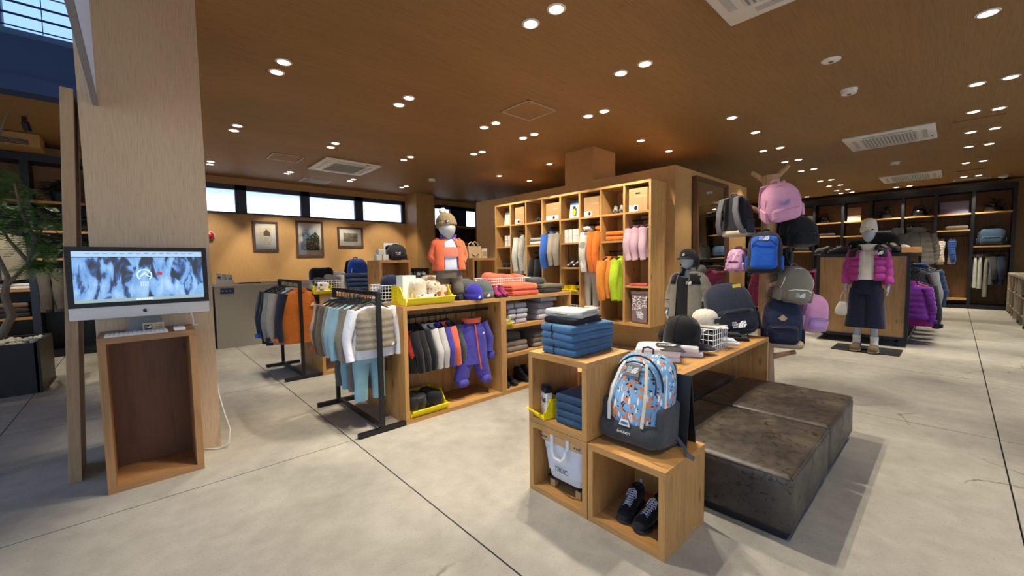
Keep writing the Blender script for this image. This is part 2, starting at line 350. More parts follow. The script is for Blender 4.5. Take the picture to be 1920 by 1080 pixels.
# ------------------------------------------------------------------ ceiling fittings
lens_m = emit('#fff3dc', 14.0)
rim = MB().lathe([(.066, 0), (.070, -.004), (.062, -.010), (.052, -.010), (.050, -.002)], 20).mesh('rim', plain('#f2ede2', .35), True)
lens = MB().lathe([(.0505, -.0022), (.048, -.0065), (.001, -.008)], 18).mesh('lens', lens_m, True)
def spot(p, aim=(0, 0), w=1.0, ang=62):
    l = bpy.data.lights.get('downlight %s %s' % (w, ang))
    if not l:
        l = bpy.data.lights.new('downlight %s %s' % (w, ang), 'SPOT'); l.energy = SPOT_W * w; l.color = SPOT_COL; l.spot_size = R(ang); l.spot_blend = .4; l.shadow_soft_size = .025
    o = bpy.data.objects.new('bulb', l); COL.objects.link(o); o.parent = p; o.location = (0, 0, -.02); o.rotation_euler = (aim[1], aim[0], 0)
DL = [('over the aisle beside the tall pillar', (1.06, 4.13), (1.06, 4.38)), ('over the near clothes rack', (2.29, 4.12), (2.3, 4.37)),
 ('at the pillar side, second row from the pillar top', (1.05, 6.35), (1.05, 6.6)), ('in front of the square air conditioner on the left', (2.28, 6.34), (2.3, 6.6)),
 ('right of the square air conditioner on the left', (3.52, 6.34), (3.53, 6.59)), ('near the window wall above the third picture', (3.5, 8.97), (3.5, 8.76)),
 ('near the window wall beside the back column', (4.72, 8.96), (4.74, 8.77)), ('near the window wall above the two taller pictures', (2.28, 9.0), (2.29, 8.81)),
 ('at the pillar edge above the first window', (1.03, 8.78), (1.05, 9.02)), ('at the top of the picture, nearest of all', (2.32, 2.01), (2.31, 2.26)),
 ('above the table with the folded shirts', (3.56, 2.01), (3.55, 2.26)), ('in front of the mirror wall, before the cubby wall', (4.27, 2.95), (4.26, 3.18)),
 ('left of the access panel outline', (3.54, 4.12), (3.53, 4.35)), ('just below the access panel outline', (4.26, 4.12), (4.26, 4.35)),
 ('before the far end of the cubby wall', (4.26, 5.31), (4.24, 5.51)),
 ('single one above the cubby wall corner', (5.72, 3.29)), ('single one above the mirror', (6.63, 3.3)), ('single one left of the central column', (5.75, 5.18)),
 ('single small one far behind the cubby wall', (5.69, 6.54)), ('single small one at the far end of the cubby wall', (6.55, 6.5)),
 ('single one at the top right corner', (4.8, -.1)), ('right edge, second row from the top', (6.65, -.09), (6.67, -.32)),
 ('single one left of the smoke detectors', (5.73, 2.01)), ('single one past the mirror, toward the backpack tree', (6.64, 2.01)),
 ('over the backpack tree, first row', (7.87, 2.26), (7.87, 2.01)), ('over the backpack tree, second row', (9.09, 2.24), (9.08, 2.02)),
 ('over the backpack tree, third row', (10.3, 2.24), (10.27, 2.02)), ('over the island, fourth row', (12.01, 2.23), (12.0, 2.02)),
 ('over the island, fifth row', (13.02, 2.23), (13.06, 2.01)), ('over the island, sixth row', (14.06, 2.24), (14.05, 2.0)),
 ('over the far shelves, left of centre', (14.75, 2.25), (14.75, 2.01)), ('over the far shelves, centre', (14.72, 1.1), (14.72, .86)),
 ('over the far shelves behind the pink backpack', (14.72, 3.27), (14.72, 3.04)), ('single one far beyond the mirror wall', (13.01, 4.33)), ('single one beyond the mirror edge', (11.99, 4.07)),
 ('right edge, third row', (7.88, -.09), (7.95, -.3)), ('right edge, fourth row below the long slot', (9.13, -.09), (9.12, -.32)), ('right edge, fifth row', (10.31, -.09), (10.32, -.31)),
 ('right edge, sixth row', (12.05, -.08), (12.05, -.3)), ('right edge, seventh row', (14.1, -.07), (14.12, -.29)), ('right edge, last row before the far shelves', (14.72, -.06), (14.72, -.29))]
for d in DL:
    pts = sorted(d[1:], key=lambda p: p[0] ** 2 + p[1] ** 2)
    for k, (x, y) in enumerate(pts):
        lab = 'lit downlight ' + ('' if len(pts) == 1 else ('nearer of the pair ' if k == 0 else 'farther of the pair ')) + d[0]
        o = T('ceiling_downlight', lab, 'downlight', (x, y, CZ), group='recessed downlights in the ceiling')
        link('rim', rim, o); link('lens', lens, o)
        a = (0, 0); w = 1.0
        if x > 14.5: a = (R(-8), 0)
        if abs(x - 4.26) < .05: a = (R(-26), 0)      # turned to the cubby wall
        if 8.5 < y < 9.1 and x < 5: a = (0, R(28)); w = .8      # wash the picture wall
        if x < 1.2 and y > 4: w = .7
        if y < 2.5 and x < 3: w = 1.35
        spot(o, a, w, 100 if y < 2.5 and 2 < x < 4 else 62)
for k, (x, y) in enumerate(((1.05, -.2), (2.3, -.2), (3.5, -.2), (4.8, -1.6), (2.3, -1.8), (1.05, 2.0), (1.05, 2.25))):  # unseen lamps added to brighten the foreground; last pair read off the shadows
    o = T('ceiling_downlight', 'lit downlight out of the picture, ' + ('nearest to the camera', 'second right of the camera', 'third right of the camera', 'far right of the camera', 'well behind the camera', 'ahead of the camera, nearer of two', 'ahead of the camera, farther of two', 'right above the camera')[k], 'downlight', (x, y, CZ), group='recessed downlights in the ceiling')
    link('rim', rim, o); link('lens', lens, o); spot(o, (0, 0), (.5, .3, .3, .5, .5, 1.1, 1.1)[k], 66 if k > 4 else 74)
for x, y in ((-.9, 7.6), (-2.2, 7.6)):
    o = T('ceiling_spotlight', 'small track spotlight over the planter, %s' % ('near the left edge' if x > -1 else 'outside the left edge'), 'spotlight', (x, y, CZ)); MB().box(-.02, .02, -.02, .02, -.06, 0).build('bracket', M_steel, o)
    MB().tube([(0, 0, -.06), (.02, .03, -.16)], .035, 10).build('head', M_steel, o); spot(o, (0, R(14)), 1.1, 100); kids(o)[-1].location = (.02, .05, -.18)
def cassette(x0, x1, y0, y1, label, slots_x=True):
    cx, cy = (x0 + x1) / 2, (y0 + y1) / 2; w, d = x1 - x0, y1 - y0
    o = T('air_conditioner', label, 'air conditioner', (cx, cy, CZ)); m = MB(); iw, idp = w * .62, d * .62
    m.rbox(w, d, .03, .012, 2, 1, (0, 0, -.015))
    m.build('cover', M_white, o, True)
    MB().box(-iw / 2, iw / 2, -idp / 2, idp / 2, -.036, -.03).build('grille_frame', plain('#d8d7d2', .5), o)
    g = MB()
    for k in range(15): y = -idp / 2 + .03 + (idp - .06) * k / 14; g.box(-iw / 2 + .03, iw / 2 - .03, y - .006, y + .006, -.042, -.034)
    g.build('grille', plain('#86898a', .5), o)['kind'] = 'stuff'
    for (a, b, c, e) in ((-iw / 2 + .04, iw / 2 - .04, idp / 2 + .05, idp / 2 + .10), (-iw / 2 + .04, iw / 2 - .04, -idp / 2 - .10, -idp / 2 - .05), (iw / 2 + .05, iw / 2 + .10, -idp / 2 + .04, idp / 2 - .04), (-iw / 2 - .10, -iw / 2 - .05, -idp / 2 + .04, idp / 2 - .04)):
        MB().box(a, b, c, e, -.038, -.029).build('louvre', plain('#b9b9b5', .4), o); 
    MB().box(iw / 2 - .1, iw / 2 - .02, -d / 2 + .04, -d / 2 + .06, -.034, -.029).build('receiver', plain('#3a3a3a', .4), o)
cassette(2.44, 3.43, 7.23, 8.25, 'square ceiling air conditioner near the strip windows on the left')
cassette(8.06, 9.05, .245, 1.245, 'larger-looking slim white ceiling air conditioner on the right')
cassette(12.52, 13.6, .255, 1.245, 'smaller-looking ceiling air conditioner nearer the far shelves')
cassette(2.5, 3.475, .35, 1.24, 'ceiling air conditioner cut off by the top edge of the picture')
def outline(name, x0, x1, y0, y1, label, cat, w=.02, c='#b7a48c', z=.006):
    o = T(name, label, cat, ((x0 + x1) / 2, (y0 + y1) / 2, CZ)); a, b = (x1 - x0) / 2, (y1 - y0) / 2
    MB().box(-a, a, -b, b, -z, 0).build('panel', M_ceil, o)
    MB().box(-a, a, -b, -b + w, -z - .004, -z + .002).box(-a, a, b - w, b, -z - .004, -z + .002).box(-a, -a + w, -b, b, -z - .004, -z + .002).box(a - w, a, -b, b, -z - .004, -z + .002).build('frame', plain(c, .5), o)
outline('access_panel', 3.32, 3.81, 3.30, 3.78, 'square ceiling access panel outline in front of the cubby wall', 'hatch', .022, '#b4a596')
outline('access_panel', 1.70, 2.18, 7.48, 7.95, 'ceiling access panel left of the square air conditioner', 'hatch', .02, '#c9c0b4')
outline('slot_diffuser', 8.29, 8.75, -.377, .09, 'long ceiling hatch outline at the right edge, nearer one', 'hatch', .02, '#8a6d46')
outline('slot_diffuser', 13.1, 13.6, -.37, .09, 'ceiling hatch outline at the right edge, farther one', 'hatch', .02, '#8a6d46')
v = T('ceiling_vent', 'pale rectangular ceiling vent close to the window wall', 'vent', (2.93, 9.42, CZ)); MB().box(-.28, .28, -.24, .24, -.012, 0).build('frame', plain('#cfcac2', .5), v)
for k in range(9): MB().box(-.24, .24, -.2 + k * .05 - .014, -.2 + k * .05 + .014, -.02, -.01, rot(0, 'X')).build('slat', plain('#a8a5a0', .5), v)
v = T('ceiling_vent', 'long white ceiling vent in front of the far shelves', 'vent', (14.6, -.2, CZ)); MB().box(-.1, .1, -.3, .3, -.02, 0).build('frame', plain('#c8c4ba', .5), v); MB().box(-.06, .06, -.27, .27, -.024, -.018).build('slot', plain('#7c7a74', .5), v)
for x, y, nm, lab, cat in ((4.806, .84, 'smoke_detector', 'flat round white ceiling speaker disc, nearer the camera', 'detector'), (5.788, .845, 'smoke_detector', 'domed white smoke detector behind the flat disc', 'detector'), (10.85, .85, 'smoke_detector', 'small white smoke detector between the two slim air conditioners', 'detector'), (4.796, 7.73, 'smoke_detector', 'small white ceiling sensor before the back column', 'detector')):
    o = T(nm, lab, cat, (x, y, CZ)); h = .012 if x == 4.806 else .045
    MB().lathe([(.075, 0), (.075, -.006), (.066, -h), (.03, -h - .004), (.001, -h - .004)], 22).build('housing', M_white, o, True)
    MB().lathe([(.02, -h - .003), (.018, -h - .012), (.001, -h - .012)], 12).build('sensor', plain('#6a6a68', .4), o, True)
o = T('security_camera', 'small white dome camera on the ceiling by the far corner', 'camera', (14.7, -.68, CZ)); MB().lathe([(.08, 0), (.08, -.03), (.05, -.05), (.001, -.05)], 16).build('base', M_white, o, True); MB().lathe([(.045, -.05), (.04, -.08), (.02, -.1), (.001, -.102)], 14).build('dome', plain('#20242a', .1), o, True)
# ------------------------------------------------------------------ furniture
def boards(o, W_, D_, H_, t=.03, c=OAK, back=False, shelves=(), divs=(), sh_t=None, front_in=0.0, bt=.012):
    """open case: local x width (centred), y depth from 0 (front) to D_, z height; each board is a part"""
    wx, wz = wood(c, 'x'), wood(c, 'z'); w = W_ / 2
    MB().box(-w, w, 0, D_, H_ - t, H_).build('top_board', wx, o); MB().box(-w, w, 0, D_, 0, t).build('bottom_board', wx, o)
    for s in (-1, 1): MB().box(s * w - (t if s > 0 else 0), s * w + (t if s < 0 else 0), 0, D_, t, H_ - t).build('side_board', wz, o)
    if back: MB().box(-w + t, w - t, D_ - bt, D_, t, H_ - t).build('back_board', wz, o)
    for x0, x1, z in shelves: MB().box(x0 + .0005, x1 - .0005, .005 + front_in, D_ - (bt if back else 0), z - (sh_t or t) / 2, z + (sh_t or t) / 2).build('shelf', wx, o)
    for x, z0, z1 in divs: MB().box(x - t / 2, x + t / 2, .003, D_ - (bt if back else 0), z0, z1).build('divider', wz, o)
    return o
# computer stand
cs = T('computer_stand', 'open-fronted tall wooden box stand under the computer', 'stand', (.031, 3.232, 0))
boards(cs, .444, .345, .905, .036, '#a87c4e'); MB().box(-.186, .186, .32, .332, .036, .869).build('back_board', wood('#6e4427', 'z'), cs)  # back board coloured darker to stand for the unlit inside
# leaning plank
pk = T('plank', 'long thick oak plank leaning against the left of the tall pillar', 'plank', (-.346, 3.57, 0), rot=(0, R(2.3), 0))
MB().rbox(.056, .30, 2.365, .003, 1, 1, (0, .15, 1.1825)).build('timber', wood('#b0906c', 'z', .2), pk)
# sales counter with the low wooden end panel
ct = T('sales_counter', 'pale concrete-grey sales counter in front of the picture wall', 'counter', (1.95, 7.8, 0))
MB().box(-1.08, 1.25, 0, .6, 0, .985).build('front', plain('#a39e90', .7), ct); MB().box(-1.11, 1.27, -.015, .62, .985, 1.015).build('worktop', plain('#bdb4a2', .55), ct)
pp = MB().box(-.13, .05, -.012, 0, .865, .955, tr(-.88, 0, 0)).build('socket_plate', plain('#27304a', .4), ct)
for k in range(3): MB().lathe([(.012, 0), (.01, .006), (.001, .007)], 10, tr(-.98 + k * .05, -.012, .91) @ rot(R(90), 'X')).build('button', plain('#8fa0c0', .3), pp)
ep = T('counter_end_panel', 'low brown wooden panel at the left end of the counter beside the pillar', 'panel', (.79, 7.85, 0)); MB().box(-.035, .035, 0, .6, 0, .86).build('panel', wood('#9c6b39', 'z'), ep)
MB().rbox(.07, .2, .15, .02, 2, 1, (0, .1, .935)).build('wrapped_cap', plain('#cfc8bc', .35), ep)
# kids' display units
def rail(o, x0, x1, y, z, r=.012): MB().tube([(x0, y, z), (x1, y, z)], r, 10).build('hanging_rail', M_black, o)
UH = .96
ua = T('display_unit', 'oak display unit with hanging kids clothes under the orange-jacketed mannequin', 'shelf unit', (2.06, 2.945, 0))
boards(ua, 1.06, .43, UH, .034, '#b98b50', back=True, bt=.02); rail(ua, -.496, .496, .20, .845)
u2 = T('display_unit', 'oak unit with three shelves of folded grey kids wear', 'shelf unit', (3.105, 2.945, 0))
boards(u2, 1.03, .43, UH, .034, '#b98b50', back=True, shelves=[(-.481, .481, .66), (-.481, .481, .375)])
u3 = T('display_unit', 'oak unit standing back to back behind the kids hanging unit', 'shelf unit', (2.06, 3.80, 0), R(180)); boards(u3, 1.06, .42, UH, .034, '#b98b50')
u3b = T('display_unit', 'oak unit back to back behind the folded grey wear', 'shelf unit', (3.105, 3.80, 0), R(180)); boards(u3b, 1.03, .42, UH, .034, '#b98b50')
u4 = T('display_unit', 'oak unit beside the far rack with the orange and navy parka', 'shelf unit', (2.08, 5.0, 0))
boards(u4, 1.06, .86, .96, .034, '#b98b50', shelves=[(-.496, .496, .45)])
u5 = T('display_unit', 'oak unit behind the mannequin, second in the back row', 'shelf unit', (3.15, 5.0, 0)); boards(u5, 1.06, .86, .96, .034, '#b98b50', shelves=[(-.496, .496, .45)])
r1 = T('riser_box', 'small wooden riser box under the black bag and the small packages', 'box', (2.26, 4.5, 0)); boards(r1, .40, .34, 1.345, .03, '#b98b50', back=True, shelves=[(-.17, .17, .9)])
r2 = T('riser_box', 'small open wooden riser box right of the orange-jacketed mannequin', 'box', (3.62, 4.5, 0)); boards(r2, .43, .34, 1.365, .03, '#b98b50', back=False, shelves=[(-.185, .185, .9)])
# clothes racks
def rack(label, x0, x1, y0, y1, h):
    o = T('clothes_rack', label, 'clothes rack', ((x0 + x1) / 2, (y0 + y1) / 2, 0)); hx_, hy = (x1 - x0) / 2, (y1 - y0) / 2
    for s in (-1, 1):
        MB().rbox(2 * hx_, .04, .03, .003, 1, 1, (0, s * hy, .022)).build('foot', M_black, o); MB().rbox(.034, .034, h - .04, .003, 1, 1, (0, s * hy, .037 + (h - .04) / 2)).build('post', M_black, o)
        for q in (-1, 1): MB().lathe([(.014, 0), (.014, .008)], 8, tr(q * (hx_ - .03), s * hy, 0)).build('glide', plain('#2b2b2b', .6), o)
    MB().bar((0, -hy, .04), (0, hy, .04), .03, .03).build('stretcher', M_black, o); MB().bar((0, -hy, h - .015), (0, hy, h - .015), .03, .03).build('rail', M_black, o)
    return o
rack('near black clothes rack with the quilted vest in front', 1.145, 1.525, 2.96, 3.90, 1.09)
rack('far black clothes rack with the orange and navy parka in front', 1.147, 1.54, 5.02, 5.915, 1.13)
# three oak cubes, display table and leather poufs
CW = '#c08e50'
def cube(label, x, y, z, back=False):
    o = T('display_cube', label, 'display box', (x, y, z), R(-90))        # local front -> world -x
    boards(o, .405, .405, .398, .03, CW, back=back); return o
cube('oak cube on the floor holding the white canvas basket', 1.6, 1.410, 0)
cube('oak cube on the floor holding black shoes under the patterned backpack', 1.6, 1.0, 0, True)
cube('upper oak cube with folded blue trousers on and in it', 1.6, 1.410, .40)
tb = T('display_table', 'low oak display table carrying white shirts, a wire basket and a navy rucksack', 'table', (2.03, 1.10, 0))
wx, wz = wood(CW, 'x'), wood(CW, 'z')
MB().box(0, 2.09, 0, .58, .568, .6).build('tabletop', wx, tb); MB().box(2.058, 2.09, 0, .58, 0, .568).build('end_panel', wz, tb); MB().box(0, .032, 0, .58, 0, .568).build('end_panel', wz, tb)
M_lea = leather()
def pouf(label, x0, x1, y0, y1):
    o = T('leather_pouf', label, 'pouf', ((x0 + x1) / 2, (y0 + y1) / 2, 0)); w, d = x1 - x0, y1 - y0
    def f(p):
        e = max(0, 1 - (2 * p[0] / w) ** 2) * max(0, 1 - (2 * p[1] / d) ** 2)
        q = wob(p, .006, 5, x0 * 3 + y0); return (q[0], q[1], q[2] + (.012 * e if p[2] > .25 else 0))
    MB().rbox(w - .006, d - .006, .275, .035, 4, 10, (0, 0, .1725), f).build('upholstery', M_lea, o, True, 180)
    MB().box(-w / 2 + .03, w / 2 - .03, -d / 2 + .03, d / 2 - .03, 0, .04).build('plinth', M_black, o)
    m = MB()
    for s in (-1, 1): m.tube([(s * (w / 2 - .012), -d / 2 + .02, .298), (s * (w / 2 - .012), d / 2 - .02, .298)], .004, 6); m.tube([(-w / 2 + .02, s * (d / 2 - .012), .298), (w / 2 - .02, s * (d / 2 - .012), .298)], .004, 6)
    m.build('piping', M_lea, o, True); return o
pouf('dark worn leather pouf nearest the camera beside the shoe cube', 2.11, 2.925, .45, 1.215)
pouf('dark leather pouf at the right end, behind the nearest pouf', 2.93, 3.745, .45, 1.215)
pouf('dark leather pouf half under the near end of the table', 2.11, 2.925, 1.235, 2.0)
pouf('dark leather pouf half under the far end of the table', 2.93, 3.745, 1.235, 2.0)
# cubby wall
cw = T('cubby_wall', 'large wall-hung oak cubby shelf with eight columns', 'shelf unit', (4.98, 4.289, .403), R(-90))
YD = [5.849, 5.44, 5.047, 4.664, 4.27, 3.886, 3.501, 3.116, 2.729]
lx = [4.289 - y for y in YD]                       # local x, left (far) to right (near)
rows = [[1.967, 1.579, 1.194], [1.962], [1.961, 1.579], [1.963], [1.958, 1.582, 1.195, .80], [1.954], [1.954, 1.572], [1.951, .941]]
sv = [(lx[i] + .016, lx[i + 1] - .016, z - .403) for i, r in enumerate(rows) for z in r]
boards(cw, 3.152, .435, 1.957, .032, '#c09459', back=True, shelves=sv, divs=[(x, .032, 1.925) for x in lx[1:-1]], sh_t=.026)
for i in (1, 3, 5, 6, 7, 2):
    z = {1: 1.86, 3: 1.87, 5: 1.86, 6: 1.44, 7: 1.86, 2: 1.46}[i] - .403
    MB().tube([(lx[i] + .016, .2, z), (lx[i + 1] - .016, .2, z)], .01, 8).build('hanging_rail', M_black, cw)
# mirror, leaning on the partition
mr = T('wall_mirror', 'tall dark-framed mirror leaning on the wooden partition', 'mirror', (6.53, 2.49, 0), rot=(R(-1.6), 0, 0))
MB().box(-.60, -.555, -.03, .04, 0, 2.50).box(.555, .60, -.03, .04, 0, 2.50).box(-.555, .555, -.03, .04, 0, .045).box(-.555, .555, -.03, .04, 2.455, 2.50).build('frame', wood('#5a3a22', 'z'), mr)
MB().box(-.555, .555, .0, .012, .045, 2.455).build('glass', plain('#e8ecee', .02, 1.0), mr)
# island on castors behind the adult mannequin
gi = T('island_fixture', 'large wheeled island with knotty oak front and black steel frame', 'display island', (8.0, .955, 0))
MB().box(.025, .05, -.50, .50, .14, 1.31).build('front_panel', wood('#b58d5c', 'z'), gi); MB().box(2.6, 2.625, -.50, .50, .14, 1.31).build('back_panel', wood('#bd8748', 'z'), gi)
fm = MB()
for y in (-.54, .50): fm.box(0, .05, y, y + .04, .1, 1.36); fm.box(2.6, 2.65, y, y + .04, .1, 1.36)
for x in (0, 2.6): fm.box(x, x + .05, -.5, .5, .1, .14); fm.box(x, x + .05, -.5, .5, 1.31, 1.36)
for y in (-.54, .50):
    fm.box(.05, 2.6, y, y + .04, .1, .14); fm.box(.05, 2.6, y, y + .04, 1.31, 1.36)
fm.build('frame', M_steel, gi); MB().box(.05, 2.6, -.5, .5, 1.33, 1.355).build('top_board', M_black, gi); MB().box(.05, 2.6, -.5, .5, .11, .135).build('bottom_board', M_black, gi)
MB().box(.1, 2.55, -.02, .02, .14, 1.31).build('spine_panel', plain('#26221e', .7), gi)
for y in (-.56, .56): MB().tube([(.1, y * .78, 1.2), (2.55, y * .78, 1.2)], .012, 8).build('hanging_rail', M_black, gi)
for x in (.1, 2.5):
    for y in (-.42, .42):
        c = MB().lathe([(.045, -.016), (.045, .016)], 14, tr(x, y, .045) @ rot(R(90), 'X')).build('castor', plain('#1a1a1a', .6), gi); MB().box(x - .03, x + .03, y - .024, y - .018, .045, .1).box(x - .03, x + .03, y + .018, y + .024, .045, .1).build('fork', M_steel, c)
mt = MB().rbox(.52, .72, .012, .004, 1, 1).build('floor_mat', plain('#17171a', .8)); mt.location = (7.5, .80, .0065); tag(mt, 'black mat on the floor under the adult mannequin', 'mat')
# far wall of black steel shelving
fs = T('shelving_unit', 'black steel shelving with oak shelves along the far right wall', 'shelf unit', (15.0, 0, 0))
FU = [-.9, -.26, .37, .98, 1.62, 2.23, 2.9, 3.55, 4.2, 4.85, 5.5]
for y in FU: MB().box(0, .46, y - .03, y + .03, 0, 2.86).build('upright', M_steel, fs)
MB().box(0, .46, -.93, 5.53, 2.86, 3.0).build('top_band', M_steel, fs); MB().box(.02, .46, -.93, 5.53, 0, .10).build('plinth', M_steel, fs); MB().box(.45, .47, -.93, 5.53, .1, 2.86).build('back_panel', wood('#7d5a36', 'z'), fs)
fsh = [(0, 2.33), (0, 1.52), (1, 2.33), (1, 1.93), (1, .22), (2, 2.33), (3, 2.33), (4, 2.31), (5, 2.31), (5, 1.92), (6, 2.31), (7, 2.31), (7, 1.9), (8, 2.31), (9, 2.31), (3, 1.9), (6, 1.9), (4, 1.9), (5, 1.5), (6, 1.5), (7, 1.5)]
for i, z in fsh: MB().box(.01, .45, FU[i] + .031, FU[i + 1] - .031, z - .018, z + .018).build('shelf', wood('#c49a5e', 'y'), fs)
for i, z in ((0, 1.40), (1, 1.80), (2, 2.2), (3, 1.75), (7, 1.75), (8, 2.0)): MB().tube([(.2, FU[i] + .03, z), (.2, FU[i + 1] - .03, z)], .012, 8).build('hanging_rail', M_black, fs)
rs = T('low_shelf', 'low grey wooden shoe shelf along the right wall', 'shelf unit', (12.6, -1.27, 0))
wg = wood('#a49a86', 'x'); wgz = wood('#a49a86', 'z')
MB().box(-2.3, 2.3, 0, .42, .86, .90).build('top_board', wg, rs)
for z in (.18, .52): MB().box(-2.3, 2.3, .02, .41, z - .012, z + .012).build('shelf', wg, rs)
for k in range(9): MB().box(-2.3 + k * .57 - (.02 if k else 0), -2.3 + k * .57 + .02, 0, .42, 0, .86).build('divider', wgz, rs)
# left back wall: black steel shelving seen past the plank
ls = T('shelving_unit', 'black steel shelving with oak shelves behind the planter at far left', 'shelf unit', (-1.0, 8.9, 0))
LU = [-3.0, -2.1, -1.1, -.1, .55]
for x in LU: MB().box(x - .04, x + .04, 0, .42, 0, 2.83).build('upright', plain('#1d2738', .5), ls)
MB().box(-3.04, .59, 0, .42, 2.83, 2.93).build('top_band', plain('#1d2738', .5), ls); MB().box(-3.04, .59, .02, .42, 0, .1).build('plinth', M_steel, ls); MB().box(-3.04, .59, .41, .43, .1, 2.83).build('back_panel', M_black, ls)
for i, z in ((3, 2.265), (3, 1.84), (3, 1.44), (2, 2.265), (2, 1.0), (2, .6), (1, 2.265), (1, 1.0)):
    MB().box(LU[i] + .041, LU[i + 1] - .041, .005, .41, z - .016, z + .016).build('shelf', wood('#a87c48', 'x'), ls)
MB().box(-3.0, .55, .38, .408, 2.3, 2.83).build('upper_panel', wood('#9a6f48', 'x'), ls)
for i, z in ((3, 1.36), (2, 1.9), (1, 1.9)): MB().tube([(LU[i] + .04, .2, z), (LU[i + 1] - .04, .2, z)], .012, 8).build('hanging_rail', M_black, ls)
st(MB().box(-4, .85, 9.34, 10.1, 2.93, CZ).box(-4, .85, 9.34, 9.42, 0, 2.93).build('wall_alcove', M_wall))
ab = T('air_conditioner_box', 'boxed-in wooden air conditioner housing under the ceiling at far left', 'air conditioner', (-1.6, 8.45, 2.94))
MB().box(-.7, .72, 0, .42, 0, CZ - 2.95).build('housing', M_wall, ab)
for k in range(4): MB().box(-.62, .62, -.006, .004, .02 + k * .018, .03 + k * .018).build('louvre', plain('#3c3f46', .4), ab)
# middle back: shelves under the second strip window
bs = T('shelving_unit', 'shelving with tall wooden posts under the far window behind the kids mannequin', 'shelf unit', (7.2, 9.6, 0))
for x in (-1.2, .24, 1.7): MB().box(x - .022, x + .022, 0, .044, 0, CZ).build('post', wood('#7d6342', 'z'), bs)
for z in (2.34, 1.87, 1.4, .8, .3): MB().box(-1.2, 1.7, .046, .44, z - .018, z + .018).build('shelf', wood('#c49a5e', 'x'), bs)
MB().box(-1.2, 1.7, .44, .455, .1, 2.34).build('back_panel', plain('#1e1a17', .7), bs)
# framed pictures on the wall
def art(key, kind):
    m, n, l, b = _new(key); mp = _tex(n, l, (1, 1, 1)); t = _noise(n, l, mp, 5, 6, 1.0)
    sx = n.new('ShaderNodeSeparateXYZ'); l.new(mp.outputs[0], sx.inputs[0])
    mx = n.new('ShaderNodeMath'); mx.operation = 'MULTIPLY_ADD'; mx.inputs[1].default_value = kind[0]; l.new(sx.outputs['Z'], mx.inputs[0]); l.new(t.outputs[0], mx.inputs[2])
    r = _ramp(n, l, mx.outputs[0], kind[1]); l.new(r.outputs[0], b.inputs['Base Color']); b.inputs['Roughness'].default_value = .6; return m
A1 = art('painting of a hut', (.5, [(.3, hx('#8a7a55')), (.45, hx('#d8cbaa')), (.62, hx('#c9b791')), (.75, hx('#6d6152'))]))
A2 = art('painting of a mountain valley', (1.6, [(.1, hx('#3a4a38')), (.35, hx('#6f7a5c')), (.5, hx('#44545a')), (.62, hx('#97a9b6')), (.8, hx('#cdd5da'))]))
A3 = art('sepia print', (.8, [(.3, hx('#3f3b33')), (.5, hx('#7c7564')), (.7, hx('#a9a18c'))]))
def picture(x0, x1, z0, z1, label, am, mat, fw=.045):
    o = T('framed_picture', label, 'picture', ((x0 + x1) / 2, 10.1, (z0 + z1) / 2)); a, b = (x1 - x0) / 2, (z1 - z0) / 2
    fm_ = MB().box(-a, a, -.035, -.005, b - fw, b).box(-a, a, -.035, -.005, -b, -b + fw).box(-a, -a + fw, -.035, -.005, -b + fw, b - fw).box(a - fw, a, -.035, -.005, -b + fw, b - fw).build('frame', wood('#4a3324', 'x', .2), o)
    MB().box(-a + fw, a - fw, -.02, -.006, -b + fw, b - fw).build('mount', plain('#d9d3c4', .8), o)
    MB().box(-a + fw + mat, a - fw - mat, -.023, -.019, -b + fw + mat * 1.1, b - fw - mat * 1.1).build('print', am, o)
    MB().box(-a + fw, a - fw, -.029, -.027, -b + fw, b - fw).build('glazing', M_glass, o); return o
p1 = picture(1.835, 2.31, 1.615, 2.255, 'left framed print of a peaked hut on the wooden wall', A1, .085)
MB().prism([(-.05, .03), (.07, .03), (.07, .11), (.01, .17), (-.05, .11)], 0, .002, tr(.01, -.0235, -.02) @ UP).build('painted_hut', plain('#5d5348', .8), p1)
p2 = picture(2.67, 3.257, 1.5, 2.312, 'largest framed painting of a mountain valley, middle of the three', A2, .09)
MB().prism([(-.2, -.26), (.2, -.26), (.2, .06), (.12, .16), (.0, .06), (-.1, -.02), (-.2, -.08)], 0, .002, tr(0, -.0235, 0) @ UP).build('painted_hill', pattern('#3d463a', ('#8a8f74', '#2a3330'), 22), p2)
picture(3.585, 4.207, 1.718, 2.217, 'right framed landscape-format sepia print', A3, .095)
fb = T('alarm_lamp', 'red round fire alarm lamp on the wall beside the pillar', 'alarm', (1.10, 10.1, 1.92)); MB().lathe([(.075, 0), (.075, -.03), (.05, -.09), (.001, -.11)], 16, rot(R(-90), 'X')).build('lens', plain('#b3122a', .3), fb, True); MB().lathe([(.085, 0), (.085, -.02)], 18, rot(R(-90), 'X')).build('base', M_white, fb)
